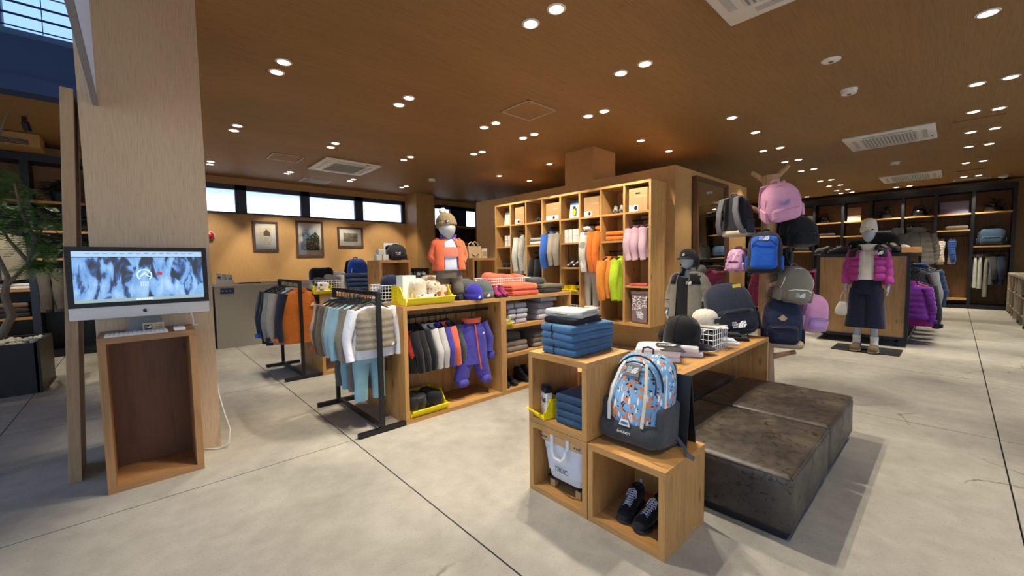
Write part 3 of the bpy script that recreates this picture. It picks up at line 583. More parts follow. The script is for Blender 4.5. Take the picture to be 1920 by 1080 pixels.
# ------------------------------------------------------------------ clothing and goods builders
WHITE = plain('#f2f2ef', .5)
_EM = {}
def emblem(parent, M, size, mat=WHITE, txt=True):
    """the shop's stacked lettering with its three-arc half dome, about `size` wide"""
    k = (mat.name, txt)
    if k not in _EM:
        m = MB(); c = (.5, -.28)
        for r0, r1 in ((.16, .30), (.345, .46), (.50, .60)):
            a = [pi / 2 + pi / 2 * i / 7 for i in range(8)]
            m.prism([(c[0] + r1 * cos(t), c[1] + r1 * sin(t)) for t in a] + [(c[0] + r0 * cos(t), c[1] + r0 * sin(t)) for t in reversed(a)], 0, .008)
        if txt:
            t = text_mesh('THE\nNORTH\nFACE', .235, .004, mat, 'LEFT', 1.0); o = len(m.v)
            m.v += [(v.co.x * .9 - .56, v.co.y + .0, v.co.z + .004) for v in t.vertices]; m.f += [tuple(i + o for i in p.vertices) for p in t.polygons]
        _EM[k] = m.mesh('emblem', mat)
    return link('emblem', _EM[k], parent, M @ Matrix.Scale(size, 4))
def sq(a, e): return math.copysign(abs(a) ** e, a)
def ring(a, b, z, n=28, ex=.75, amp=0, k=5, ph=0, cx=0, cy=0):
    out = []
    for i in range(n):
        t = 2 * pi * i / n; f = 1 + amp * (sin(k * t + ph) + .6 * sin((k + 3) * t - 1.7 * ph + z * 9))
        out.append((cx + a * sq(cos(t), ex) * f, cy + b * sq(sin(t), ex) * f, z))
    return out
def lerp_tab(tab, t):
    for (t0, v0), (t1, v1) in zip(tab, tab[1:]):
        if t <= t1: return v0 + (v1 - v0) * (t - t0) / max(1e-6, t1 - t0)
    return tab[-1][1]
AT = [(0, .17), (.03, .30), (.08, .43), (.13, .475), (.2, .49), (.5, .49), (1, .53)]
BT = [(0, .55), (.05, .6), (.15, .85), (.3, 1), (1, 1.1)]
def body_rings(w, h, d, z0, quilt=0, seed=0, t0=0.0, t1=1.0, grow=0.0, n=28, fold=.05):
    N = 13 if not quilt else quilt * 4; rs = []
    for i in range(N + 1):
        t = t0 + (t1 - t0) * i / N
        q = 1 + (.10 * abs(sin(pi * quilt * t)) - .02 if quilt else 0)
        rs.append(ring((lerp_tab(AT, t) * w) * (1 + (q - 1) * .4) + grow, lerp_tab(BT, t) * d / 2 * q + grow, z0 - h * t, n, .78, fold * t, 5 + seed % 3, seed * 1.3))
    return rs
def sleeve_mb(w, sl, z0, s, seed=0, r=(.080, .064, .048), out=.045, quilt=0, fwd=.03):
    k = w / .46; z0 -= .06 * k; pts = []; rs = []
    N = 9 if not quilt else quilt * 3
    for i in range(N + 1):
        t = i / N; x = s * (.42 * w + (.06 * w + out) * min(1, t * 1.7) - .03 * max(0, t - .6))
        pts.append((x, -fwd * t * t + .006 * sin(seed + 5 * t), z0 - sl * t + .02 * (1 - t)))
        rr = (r[0] + (r[1] - r[0]) * t * 2 if t < .5 else r[1] + (r[2] - r[1]) * (t * 2 - 1)) * k
        rs.append(rr * (1 + .06 * sin(9 * t + seed) + (.16 * abs(sin(pi * quilt * t)) - .04 if quilt else 0)))
    return MB().tube(pts, rs, 10, True, .82)
_H = None
def hanger(o, w, z0, mat=None, clip=False):
    m = MB(); r = .0035
    m.tube([(0, 0, -.004)] + [(.018 * sin(a) , 0, .014 - .018 * cos(a) + .0) for a in [pi * k / 5 for k in range(1, 5)]] , r, 5)
    m.tube([(0, 0, -.004), (0, 0, -.05)], r, 5)
    if clip: m.bar((-.14, 0, -.055), (.14, 0, -.055), .012, .02)
    else: m.tube([(-.42 * w, 0, z0 - .035), (-.2 * w, 0, z0 + .012), (0, 0, -.048), (.2 * w, 0, z0 + .012), (.42 * w, 0, z0 - .035)], .008, 6)
    return m.build('hanger', mat or M_black, o)
def jacket(label, c, loc, rz=0, sleeve=None, yoke=None, collar='stand', w=.46, h=.62, d=.13, sl=.52, zc=None, logo=None, vest=False, quilt=0, group=None, seed=0, cat='jacket', hang=True, name='hanging_jacket', cuff=None, mat=None, placket=True, z0=-.085, rot_=None, fuzz=0):
    o = T(name, label, cat, loc, rz, group, rot=rot_); f = mat or fab(c, fuzz=fuzz); fs = fab(sleeve, fuzz=fuzz) if sleeve else f
    bd = MB().loft(body_rings(w, h, d, z0, quilt, seed)).build('body', f, o, True, 70)
    if not vest:
        for s in (-1, 1):
            sm = sleeve_mb(w, sl, z0, s, seed + s, quilt=quilt and quilt + 2).build('sleeve', fs, o, True, 80)
            if cuff:
                k = w / .46; MB().tube([(s * (.5 * w + .048), -.026, z0 - .04 - sl * .93), (s * (.5 * w + .046), -.032, z0 - .04 - sl * 1.02)], .049 * k, 10, True, .85).build('cuff', fab(cuff), sm, True)
    if yoke: MB().loft(body_rings(w, h, d, z0, 0, seed, .02, .27, .006)).build('yoke', fab(yoke), o, True, 70)
    k = w / .46
    if collar == 'hood':
        MB().loft([ring(.10 * k, .075 * k, z0 - .015, 18, .8), ring(.125 * k, .10 * k, z0 + .02, 18, .8, .02, 4, seed, 0, .03), ring(.12 * k, .10 * k, z0 + .06, 18, .8, .03, 4, seed, 0, .045), ring(.06 * k, .06 * k, z0 + .08, 18, .9, 0, 3, 0, 0, .045)], True).build('hood', f, o, True, 80)
    elif collar == 'stand':
        MB().loft([ring(.088 * k, .062 * k, z0 - .02, 18, .85), ring(.082 * k, .056 * k, z0 + .028, 18, .85), ring(.072 * k, .046 * k, z0 + .03, 18, .85), ring(.070 * k, .044 * k, z0 - .01, 18, .85)], False).build('collar', f, o, True, 60)
    else: MB().tube([(p[0], p[1], z0 - .006) for p in ring(.083 * k, .045 * k, 0, 16, .9)] + [(.083 * k, 0, z0 - .006)], .009 * k, 6).build('neckband', f, o, True)
    if placket:
        pts = [(0, -lerp_tab(BT, t) * d / 2 * 1.02 - .001, z0 - h * t) for t in (.04, .15, .3, .5, .7, .9, .99)]
        MB().tube(pts, .0055, 6).build('zip', plain(zc or '#26262a', .5), bd, True)
    if logo:
        emblem(bd, tr(.24 * w, -d / 2 * 1.06 - .004, z0 - .27 * h) @ UP, .17 * w, plain(logo, .5), False)
    if hang: hanger(o, w, z0)
    return o
def trousers(label, c, loc, rz=0, w=.30, h=.62, d=.07, group=None, seed=0, cat='trousers', hang=True, cuff=None, z0=-.06, flare=.0):
    o = T('hanging_trousers', label, cat, loc, rz, group); f = fab(c); hip = .28
    MB().loft([ring(w * .46, d * .5, z0, 22, .8), ring(w * .48, d * .6, z0 - h * .1, 22, .8, .02, 5, seed), ring(w * .52, d * .75, z0 - h * .26, 22, .8, .03, 5, seed)]).build('seat', f, o, True, 70)
    MB().tube([(p[0], p[1], z0) for p in ring(w * .465, d * .52, 0, 18, .8)] + [(w * .465, 0, z0)], .013, 6).build('waistband', f, o, True)
    for s in (-1, 1):
        rs = [ring((w * .27 - w * .07 * t) * (1 + .05 * sin(8 * t + seed)), d * (.62 - .14 * t) * (1 + .08 * sin(11 * t + seed + s)), z0 - h * (.18 + .82 * t), 14, .85, .03, 3, seed + s, s * w * (.25 + (.05 + flare) * t)) for t in [i / 8 for i in range(9)]]
        MB().loft(rs).build('leg', f, o, True, 75)
    if hang: hanger(o, w, z0, None, True)
    return o
def folded(label, c, loc, rz=0, w=.30, d=.26, h=.045, cat='trousers', group=None, seed=0, name='folded_garment', band=None, tag_c=None, mat=None, sag=.004, ply=2, rough=1.0):
    """one folded garment: plump slab with a rolled front fold and visible plies on the sides"""
    o = T(name, label, cat, loc, rz, group); f = mat or fab(c)
    def fn(p):
        x, y, z = p; e = max(abs(2 * x / w), (2 * y / d) if y > 0 else 0)
        g = .010 * sum(math.exp(-((z - h * (q / ply)) / .0035) ** 2) for q in range(1, ply)) * (1 if e > .86 and y > -d * .40 else 0)
        k = 1 - g / max(.05, w / 2)
        q = wob((x, y, z), .005 * rough, 9, seed * 1.7)
        return (q[0] * k, q[1] * k, max(.0, q[2] + (sag * (1 - (2 * x / w) ** 2) if z > h * .5 else 0)))
    nz = 8
    m = MB(); m.rbox(w, d, h, h * .42, 3, 7, (0, 0, h / 2), fn); m.build('cloth', f, o, True, 180)
    if band: MB().rbox(.022, d * .99, h * 1.02, h * .42, 3, 3, (-w * .12, -.004, h / 2 + sag * .6), None).build('tape', plain(band, .7), o, True, 180)
    if tag_c: MB().rbox(.022, .016, .004, .0015, 1, 1, (w * .36, -d * .1, h + sag * .5)).build('tag', plain(tag_c, .6), o)
    return o
def stack(labels, cols, loc, rz=0, w=.30, d=.26, h=.045, cat='trousers', group=None, jit=3, **kw):
    z = loc[2]; out = []
    for i, lab in enumerate(labels):
        c = cols[i % len(cols)]; hh = h * random.uniform(.92, 1.06)
        out.append(folded(lab, c, (loc[0] + random.uniform(-.006, .006), loc[1] + random.uniform(-.006, .006), z), rz + R(random.uniform(-jit, jit)), w * random.uniform(.97, 1.03), d * random.uniform(.97, 1.03), hh, cat, group, i + 3 * len(out), **kw)); z += hh + .001
    return out
def cap(label, c, loc, rz=0, group=None, logo=None, sc=1.0, brim=None, tilt=0, panel=None, flat=False, txt=True):
    o = T('baseball_cap', label, 'cap', loc, rz, group, rot=(tilt, 0, rz), sc=sc); f = fab(c, .08)
    prof = [(.092, 0), (.095, .02), (.094, .05), (.086, .08), (.066, .104), (.036, .116), (.001, .119)]
    cr = MB().lathe(prof, 24, None, .93, 1.05).build('crown', f, o, True, 70)
    fb = fab(brim) if brim else f; rs = []
    for i in range(9):
        a = pi * (1.0 + i / 8); ca, sa = cos(a), sin(a)
        rs.append([(.088 * ca, .097 * sa, .006), (.090 * ca, .13 * sa - .02 * abs(sa), .006 - .012 * abs(ca)), (.080 * ca, .175 * sa - .01, -.000 - .022 * abs(ca) * 0 - .010), (.080 * ca, .175 * sa - .01, -.014), (.090 * ca, .13 * sa - .02 * abs(sa), .001 - .012 * abs(ca)), (.088 * ca, .097 * sa, -.002)])
    MB().loft(rs, True).build('brim', fb, o, True, 40)
    MB().lathe([(.009, .117), (.007, .124), (.001, .125)], 10).build('button', f, cr, True)
    m = MB()
    for k in range(6):
        t = pi / 6 + k * pi / 3; m.tube([(r * cos(t) * .935, r * sin(t) * 1.055, z + .0006) for r, z in prof[1:]], .0016, 5)
    m.build('seams', f, cr, True)
    if panel: MB().rbox(.07, .006, .04, .004, 2, 1, (0, -.0965, .052), None, rot(R(8), 'X')).build('patch', plain(panel, .6), o, True)
    if logo: emblem(o, tr(0, -.104 if panel else -.1005, .048) @ rot(R(10), 'X') @ UP, .062, plain(logo, .5), txt)
    return o
def beanie(label, c, loc, rz=0, group=None, pom=None, patch=None, sc=1.0, cuff=None, logo=None, rot_=None, rib=20):
    o = T('knit_beanie', label, 'beanie', loc, rz, group, rot=rot_, sc=sc); f = fab(c, .1, .95, fuzz=.35)
    def lz(prof, n=48, am=.025): return [[(r * (1 + am * cos(rib * 2 * pi * k / n)) * cos(2 * pi * k / n), r * (1 + am * cos(rib * 2 * pi * k / n)) * 1.08 * sin(2 * pi * k / n), z) for k in range(n)] for r, z in prof]
    MB().loft(lz([(.088, 0), (.096, .04), (.094, .09), (.080, .13), (.052, .158), (.022, .170), (.002, .172)])).build('crown', f, o, True, 60); cr = kids(o)[-1]
    MB().loft(lz([(.092, -.002), (.1, .004), (.102, .03), (.1, .058), (.094, .062)]), False).build('cuff', fab(cuff or c, .1, .95, fuzz=.35), o, True, 60)
    if pom: MB().rbox(.075, .075, .07, .034, 4, 3, (0, 0, .195), lambda p: wob(p, .006, 60)).build('pompom', fab(pom, .1, .95, fuzz=.5), cr, True, 180)
    if patch:
        MB().rbox(.036, .004, .026, .002, 1, 1, (0, -.111, .03)).build('patch', plain(patch, .6), o)
    if logo: emblem(o, tr(0, -.114, .03) @ UP, .03 if patch else .05, plain(logo, .5), False)
    return o
def dshape(w, z0, z1, n=12, cx=0):
    return [(cx + w * sq(cos(2 * pi * k / n), .8), 0, z0 + (z1 - z0) * (.5 + .5 * sq(sin(2 * pi * k / n), .9))) for k in range(n)]
def shoe(label, c, loc, rz=0, sole='#1c1c1e', lace='#d8d8d8', group=None, sc=1.0, boot=0.0, name='shoe', trim=None, mat=None, nl=6):
    """toe points to local -y"""
    o = T(name, label, 'shoe' if not boot else 'boot', loc, rz, group, sc=sc); f = mat or fab(c, .1, .7)
    S_ = [(-.145, .012, .02, .03), (-.138, .030, .02, .05), (-.115, .042, .02, .068), (-.08, .046, .02, .078), (-.04, .044, .02, .092), (.0, .039, .02, .108 + boot * .3), (.04, .036, .02, .118 + boot), (.09, .037, .02, .122 + boot), (.125, .034, .02, .118 + boot), (.138, .022, .022, .10 + boot)]
    MB().loft([[(x, y, z) for x, _, z in dshape(w, z0, z1, 14)] for y, w, z0, z1 in S_]).build('upper', f, o, True, 75); up_ = kids(o)[-1]
    MB().loft([[(x, y, z) for x, _, z in dshape(w + .005, 0 if -.13 < y < .13 else .006, .026, 14)] for y, w, _, _ in S_]).build('sole', plain(sole, .7), o, True, 50)
    MB().lathe([(.030, 0), (.031, .012), (.026, .012), (.024, 0)], 16, tr(0, .075, .112 + boot) @ rot(R(-4), 'X'), 1.0, 1.4).build('collar', f, o, True)
    def top(y): return lerp_tab([(s[0], s[3]) for s in S_], y)
    MB().loft([[(x * 1.0, y, top(y) + .002 + .003 * (1 - abs(x) / .016)) for x in (-.016, -.008, 0, .008, .016)] for y in (-.085, -.05, -.01, .03)], False, False).build('tongue', f, up_, True)
    m = MB()
    for k in range(nl):
        y = -.075 + k * .1 / nl; y2 = y + .1 / nl
        for s in (-1, 1): m.tube([(-s * .022, y, top(y) - .003), (0, (y + y2) / 2, top((y + y2) / 2) + .008), (s * .022, y2, top(y2) - .003)], .0026, 5)
    for s in (-1, 1): m.tube([(0, .03, top(.03) + .008), (s * .022, .015, top(.015) + .012), (s * .03, -.012, top(-.012) - .004)], .0026, 5)
    m.build('laces', plain(lace, .7), up_, True)
    MB().rbox(.014, .006, .03, .002, 1, 1, (0, .14, .118 + boot)).build('pull_tab', plain(lace, .7), up_)
    if trim: MB().rbox(.03, .052, .02, .004, 1, 1, (0, -.125, .045), None).build('toe_cap', plain(trim, .6), o, True)
    return o
def band(m, pts, w, t=.006, up=(1, 0, 0)):
    """flat strap through pts, width along `up`"""
    u = Vector(up).normalized(); rs = []; pts = [Vector(p) for p in pts]
    for i, p in enumerate(pts):
        tg = (pts[min(i + 1, len(pts) - 1)] - pts[max(i - 1, 0)]).normalized(); nn = tg.cross(u).normalized()
        rs.append([p + u * w / 2 + nn * t / 2, p - u * w / 2 + nn * t / 2, p - u * w / 2 - nn * t / 2, p + u * w / 2 - nn * t / 2])
    return m.loft(rs)
def backpack(label, c, loc, rz=0, w=.30, d=.18, h=.45, base=None, pocket=None, logo='#f0f0f0', rot_=None, group=None, patch=None, seed=0, mat=None, pmat=None, sc=1.0, straps='#1b1c20', zipc='#15161a', pz=.42, side=None, txt=True, name='backpack', lz=None):
    """stands on z = 0, front towards -y, shoulder straps at +y"""
    o = T(name, label, 'backpack', loc, rz, group, rot=rot_, sc=sc); f = mat or fab(c, .12, .8)
    def shape(p, grow=0):
        x, y, z = p; t = max(0, min(1, z / h)); k = 1 - .34 * max(0, (t - .55) / .45) ** 2.2; ky = 1 - .38 * max(0, (t - .35) / .65) ** 1.6
        x *= k; y = d / 2 - (d / 2 - y) * ky
        return wob((x, y, z), .006, 8, seed)
    MB().rbox(w, d, h, min(w, d) * .40, 5, 5, (0, 0, h / 2), shape).build('body', f, o, True, 180)
    pm = pmat or (fab(pocket, .12, .8) if pocket else f); ph = h * pz
    def pshape(p):
        q = shape((p[0], p[1], p[2])); return q
    MB().rbox(w * .78, d * .5, ph, .05, 4, 4, (0, -d * .36, h * .08 + ph / 2), lambda p: (p[0], p[1] + .05 * max(0, (p[2] - h * .2) / h), p[2])).build('front_pocket', pm, o, True, 180); fpk = kids(o)[-1]
    if base: MB().rbox(w * 1.03, d * 1.06, h * .18, min(w, d) * .3, 4, 4, (0, 0, h * .092), lambda p: (p[0], p[1], max(.0, p[2]))).build('base_panel', fab(base, .1, .8), o, True, 180)
    zz = plain(zipc, .5)
    arc = [(w * .46 * cos(a), 0, h * .60 + h * .36 * sin(a)) for a in [pi * k / 12 for k in range(13)]]
    pts = [(w * .50, -d * .12, h * .25)] + [shape((x, -d * .30, z)) for x, _, z in arc] + [(-w * .50, -d * .12, h * .25)]
    MB().tube(pts, .006, 6).build('main_zip', zz, o, True)
    py = -d * .36 - d * .25; m = MB(); m.tube([(-w * .36, py + .03, h * .08 + ph * .72), (-w * .2, py + .006, h * .08 + ph * .86), (w * .2, py + .006, h * .08 + ph * .86), (w * .36, py + .03, h * .08 + ph * .72)], .005, 6); m.build('pocket_zip', zz, fpk, True)
    for s in (-1, 1):
        b = MB(); band(b, [(s * .06, d / 2 - .02, h * .95), (s * .075, d / 2 + .04, h * .9), (s * .09, d / 2 + .065, h * .6), (s * .11, d / 2 + .05, h * .3), (s * .13, d / 2, h * .06)], .055, .014); b.build('shoulder_strap', fab(straps, .1), o, True)
    MB().tube([(-.03, d / 2 - .03, h * .97), (-.028, d / 2 - .02, h * 1.03), (0, d / 2 - .018, h * 1.05), (.028, d / 2 - .02, h * 1.03), (.03, d / 2 - .03, h * .97)], .007, 6).build('haul_loop', fab(straps, .1), o, True)
    for s in (-1, 1):
        MB().rbox(.03, d * .62, h * .34, .014, 2, 2, (s * (w * .5 - .004), 0, h * .24)).build('side_pocket', fab(side, .1) if side else pm, o, True, 180)
    if logo:
        z = lz or h * .72; emblem(o, (tr(0, -d * .61 + .05 * max(0, (z - h * .2) / h) - .003, z) if pz > .6 or z < h * .5 else Matrix.Translation(Vector(shape((0, -d / 2 - .004, z))))) @ rot(R(-8 if pz > .6 else -14), 'X') @ UP, w * .27, plain(logo, .5), txt)
    if patch: MB().prism([(-.035, 0), (0, -.035), (.035, 0), (0, .035)], 0, .004, Matrix.Translation(Vector(shape((0, -d / 2 - .002, h * .62)))) @ UP).build('leather_patch', plain(patch, .7), o)
    return o
def wire_basket(label, loc, rz=0, w=.30, d=.18, h=.15, c='#f3f3f1', group=None, cell=.03, r=.0026):
    o = T('wire_basket', label, 'basket', loc, rz, group); mt_ = plain(c, .4)
    rm = MB(); rm.tube([(-w / 2, -d / 2, h), (w / 2, -d / 2, h), (w / 2, d / 2, h), (-w / 2, d / 2, h), (-w / 2, -d / 2, h)], r * 1.5, 6); rm.build('rim', mt_, o)
    def grid(fn, a, b):
        m = MB(); na, nb = max(1, round(a / cell)), max(1, round(b / cell))
        for i in range(na + 1): u = -a / 2 + a * i / na; m.tube([fn(u, 0), fn(u, b)], r, 4, False)
        for j in range(nb + 1): v = b * j / nb; m.tube([fn(-a / 2, v), fn(a / 2, v)], r, 4, False)
        return m
    grid(lambda u, v: (u, -d / 2, v + r), w, h - r).build('wire_side', mt_, o); grid(lambda u, v: (u, d / 2, v + r), w, h - r).build('wire_side', mt_, o)
    grid(lambda u, v: (-w / 2, u, v + r), d, h - r).build('wire_side', mt_, o); grid(lambda u, v: (w / 2, u, v + r), d, h - r).build('wire_side', mt_, o)
    grid(lambda u, v: (u, -d / 2 + v, r), w, d).build('wire_floor', mt_, o); return o
def bin_(label, loc, rz=0, w=.30, d=.24, h=.16, c='#ffe61c', group=None):
    """yellow stacking bin, low open front at -y"""
    o = T('storage_bin', label, 'bin', loc, rz, group); f = plain(c, .38); a, b = w / 2, d / 2; t = .004; lo = h * .38
    MB().box(-a + t, a - t, -b + .004, b, 0, t * 1.5).build('floor_panel', f, o)
    MB().box(-a + t, a - t, b - t, b, t, h).build('back_panel', f, o)
    for s in (-1, 1):
        M = tr(s * a - (t if s > 0 else 0), 0, 0) @ Matrix(((0, 0, 1, 0), (1, 0, 0, 0), (0, 1, 0, 0), (0, 0, 0, 1)))
        MB().prism([(-b, 0), (b, 0), (b, h), (-b * .25, h), (-b * .75, lo), (-b, lo)], 0, t, M).build('side_panel', f, o)
        m = MB(); x0, x1 = (s * a, s * (a + .004)) if s > 0 else (-a - .004, -a)
        for k in range(4): m.box(x0, x1, b * .05, b * .7, h * (.2 + .2 * k), h * (.2 + .2 * k) + .006)
        m.box(x0, x1, b * .02, b * .08, h * .1, h * .9).box(x0, x1, b * .67, b * .73, h * .1, h * .9); m.box(min(x0, s * a - .006), max(x1, s * a + .006), -b * .25, b, h - .012, h); m.build('side_ribs', f, o)
    MB().loft([[(-a + t, -b, 0), (-a + t, -b + t, 0), (-a + t, -b - .028 + t, lo), (-a + t, -b - .028, lo)], [(a - t, -b, 0), (a - t, -b + t, 0), (a - t, -b - .028 + t, lo), (a - t, -b - .028, lo)]]).build('front_lip', f, o)
    MB().tube([(-a, -b - .03, lo), (a, -b - .03, lo)], .005, 6).build('front_rim', f, o); return o
def lump(label, c, loc, w, d, h, name='folded_garment', cat='garment', seed=0, rz=0, group=None, mat=None, amp=.012, f_=7):
    """crumpled soft thing"""
    o = MB().rbox(w, d, h, min(w, d, h) * .34, 4, 6, (0, 0, h / 2), lambda p: (lambda q: (q[0], q[1], max(0, q[2])))(wob(p, amp, f_, seed))).build(name, mat or fab(c), None, True, 180)
    o.location = loc; o.rotation_euler = (0, 0, rz); return tag(o, label, cat, group)
def carton(label, loc, rz=0, w=.2, d=.25, h=.25, c='#b58a5c', sign=None, hole=False, group=None, name='cardboard_box', cat='box'):
    o = T(name, label, cat, loc, rz, group); m = plain(c, .75)
    MB().rbox(w, d, h, .003, 1, 1, (0, 0, h / 2)).build('body', m, o)
    MB().box(-w / 2, w / 2, -.001, .001, h, h + .0015).build('tape', plain('#c7a578', .4), o)
    y = -d / 2 - .0012
    if hole: MB().rbox(.07, .003, .018, .0014, 1, 1, (0, y, h * .78)).build('hand_hole', M_black, o)
    MB().prism([(-w * .1, h * .66), (w * .46, h * .66), (w * .46, h * .63), (w * .1, h * .63)], 0, .001, tr(0, y, 0) @ UP).build('printed_stripe', plain('#d9bb92', .7), o)
    if sign:
        MB().box(-w * .46, w * (.46 if sign > 1 else .02), y - .006, y - .003, .004, h * .28).build('sign_card', plain('#ece9e2', .6), o)
        MB().lathe([(h * .085, 0), (h * .085, .001)], 12, tr(w * (.12 if sign > 1 else -.1), y - .0065, h * .15) @ rot(R(90), 'X')).build('printed_mark', plain('#1a1a1a', .6), o)
    return o
# ------------------------------------------------------------------ computer and its desk things
pc = T('desktop_computer', 'large all-in-one computer with a snowy mountain web page on its screen', 'computer', (.022, 3.39, .905))
SW, SH = .645, .425
MB().prism([(-SW / 2, 0), (SW / 2, 0), (SW / 2, SH), (-SW / 2, SH)], 0, .018, tr(0, .02, .095) @ rot(R(-1.5), 'X') @ UP).build('housing', plain('#1b1c1f', .35), pc)
TL = tr(0, .0, .095) @ rot(R(-1.5), 'X')
MB().rbox(SW, .012, .072, .0055, 2, 1, (0, .004, .036), None, TL).build('chin', plain('#dedad4', .4), pc, True)
bz = MB(); y0, y1 = -.001, .008
bz.box(-SW / 2, SW / 2, y0, y1, .072, .098, TL).box(-SW / 2, SW / 2, y0, y1, SH - .026, SH, TL).box(-SW / 2, -SW / 2 + .026, y0, y1, .098, SH - .026, TL).box(SW / 2 - .026, SW / 2, y0, y1, .098, SH - .026, TL)
bz.build('bezel', plain('#050506', .5), pc)
m, n, l, b = _new('screen picture'); mp = _tex(n, l, (1, 1, 1)); mq = _tex(n, l, (4.5, 1, 1.6)); mq.inputs['Rotation'].default_value = (0, R(-24), 0)
a1 = _noise(n, l, mq, 4.2, 6, .5); a2 = _noise(n, l, mp, 9, 5)
r1_ = _ramp(n, l, a1.outputs[0], [(.41, hx('#0b1322')), (.455, hx('#2c5390')), (.50, hx('#7db4ec')), (.68, hx('#b5dbfa'))]); r2_ = _ramp(n, l, a2.outputs[0], [(.3, hx('#7aa6d6')), (.6, (1, 1, 1))])
mm = n.new('ShaderNodeMix'); mm.data_type = 'RGBA'; mm.blend_type = 'MULTIPLY'; mm.inputs[0].default_value = .7; l.new(r1_.outputs[0], mm.inputs[6]); l.new(r2_.outputs[0], mm.inputs[7])
l.new(mm.outputs[2], b.inputs['Emission Color']); b.inputs['Emission Strength'].default_value = 1.15; b.inputs['Base Color'].default_value = (.01, .01, .012, 1); b.inputs['Roughness'].default_value = .2
SX = SW / 2 - .026
MB().box(-SX, SX, .001, .006, .118, SH - .062, TL).build('screen_picture', MATS['screen picture'], pc); scp = kids(pc)[-1]
MB().box(-SX, SX, .001, .006, SH - .058, SH - .026, TL).build('browser_bar', emit('#a9c9ea', .9), pc)
MB().box(-SX, SX, .001, .006, SH - .062, SH - .058, TL).build('menu_line', emit('#10131c', .4), pc)
MB().box(-SX, SX, .001, .006, .098, .118, TL).build('dock_bar', emit('#9fb6b4', .75), pc)
d_ = MB()
for k in range(7): d_.box(-.035 + k * .011, -.027 + k * .011, -.0005, .001, .103, .113, TL)
d_.build('dock_icons', emit('#e8f0f6', 1.0), scp)
t_ = MB()
for k in range(14): t_.box(-.24 + k * .036, -.24 + k * .036 + .02, -.0005, .001, SH - .040, SH - .037, TL)
t_.build('browser_text', emit('#5d7fa6', .7), scp)
e_ = MB(); cz_ = .255
for r0, r1 in ((.030, .036),): e_.prism([(r1 * cos(R(a)), r1 * sin(R(a))) for a in range(-50, 231, 14)] + [(r0 * cos(R(a)), r0 * sin(R(a))) for a in range(230, -51, -14)], 0, .001, TL @ tr(.008, -.0005, cz_) @ UP)
e_.prism([(-.026, -.012), (0, .018), (.026, -.012), (.018, -.012), (0, .007), (-.018, -.012)], 0, .001, TL @ tr(.008, -.0005, cz_) @ UP); e_.build('screen_emblem', emit('#d4e8fa', 1.1), scp)
e_ = MB()
for k in range(4): e_.box(-.012 + k * .01, -.005 + k * .01, -.0005, .001, .185, .215, TL)
e_.build('screen_lettering', emit('#b8d6f0', 1.0), scp)
MB().rbox(.024, .001, .02, .0004, 1, 1, (.08, 0, .262), None, TL).build('red_climber', emit('#c23a4a', .8), scp)
ap = MB(); ap.lathe([(.0095, 0), (.0095, .001)], 14, TL @ tr(.0, -.0028, .034) @ UP); ap.lathe([(.0085, 0), (.0085, .001)], 14, TL @ tr(-.0025, -.0028, .037) @ UP); ap.lathe([(.0085, 0), (.0085, .001)], 14, TL @ tr(.0035, -.0028, .037) @ UP)
ap.prism([(0, .012), (.004, .014), (.006, .019), (.002, .017)], 0, .001, TL @ tr(.0, -.0028, .034) @ UP); ap.build('fruit_emblem', plain('#0a0a0b', .3), pc)
MB().lathe([(.0062, 0), (.0062, .0012)], 10, TL @ tr(.0115, -.0031, .038) @ UP).build('emblem_bite', plain('#d3cfca', .35, .2), pc)
ft = MB(); ft.rbox(.19, .16, .006, .002, 1, 1, (0, .06, .003)); ft.loft([[(-.085, .07, .006), (.085, .07, .006), (.085, .078, .006), (-.085, .078, .006)], [(-.07, .03, .12), (.07, .03, .12), (.07, .038, .12), (-.07, .038, .12)], [(-.07, .028, .2), (.07, .028, .2), (.07, .036, .2), (-.07, .036, .2)]]); ft.build('foot', plain('#b9bcc0', .3, .6), pc)
MB().tube([(.22, .05, .12), (.235, .07, .06), (.24, .075, .003), (.26, .1, .003)], .004, 6).build('cable', M_white, pc)
kb = T('keyboard', 'slim white keyboard at the front of the computer stand', 'keyboard', (-.02, 3.285, .905)); MB().rbox(.28, .105, .009, .003, 2, 1, (0, 0, .0045)).build('base', plain('#dcdad6', .4), kb, True)
km = MB()
for r_ in range(5):
    for k in range(14): km.rbox(.0165, .0165, .004, .0015, 1, 1, (-.129 + k * .0198, -.039 + r_ * .0195, .0108))
km.build('keys', plain('#f4f3f0', .4), kb)['kind'] = 'stuff'
ms = T('computer_mouse', 'white oval mouse right of the keyboard', 'mouse', (.175, 3.29, .905)); MB().rbox(.058, .105, .022, .0105, 3, 3, (0, 0, .011)).build('shell', plain('#f1f0ee', .25), ms, True, 180); MB().box(-.003, .003, .03, .0525, .0218, .0226).build('wheel_slot', plain('#b5b5b5', .4), ms)
sg = T('small_sign', 'small beige card sign with a dark square in front of the computer foot', 'sign', (.055, 3.36, .911)); MB().box(-.05, .05, -.004, .004, 0, .048).build('card', plain('#c9b58e', .7), sg); MB().box(-.042, -.006, -.0055, -.004, .008, .038).build('dark_square', plain('#23211e', .6), sg)
emblem(sg, tr(-.024, -.0056, .023) @ UP, .028, WHITE, True)
for k in range(3): MB().box(.004, .042, -.0055, -.004, .01 + k * .01, .0135 + k * .01).build('printed_line', plain('#6b5d43', .6), sg)
cb = MB().tube([(.392, 3.75, .50), (.393, 3.64, .36), (.41, 3.57, .24), (.435, 3.53, .12), (.42, 3.49, .03), (.36, 3.5, .006), (.285, 3.56, .006)], .005, 6).build('power_cable', plain('#d9d5cc', .5), None, True); tag(cb, 'white power cable looping to the floor at the foot of the tall pillar', 'cable')
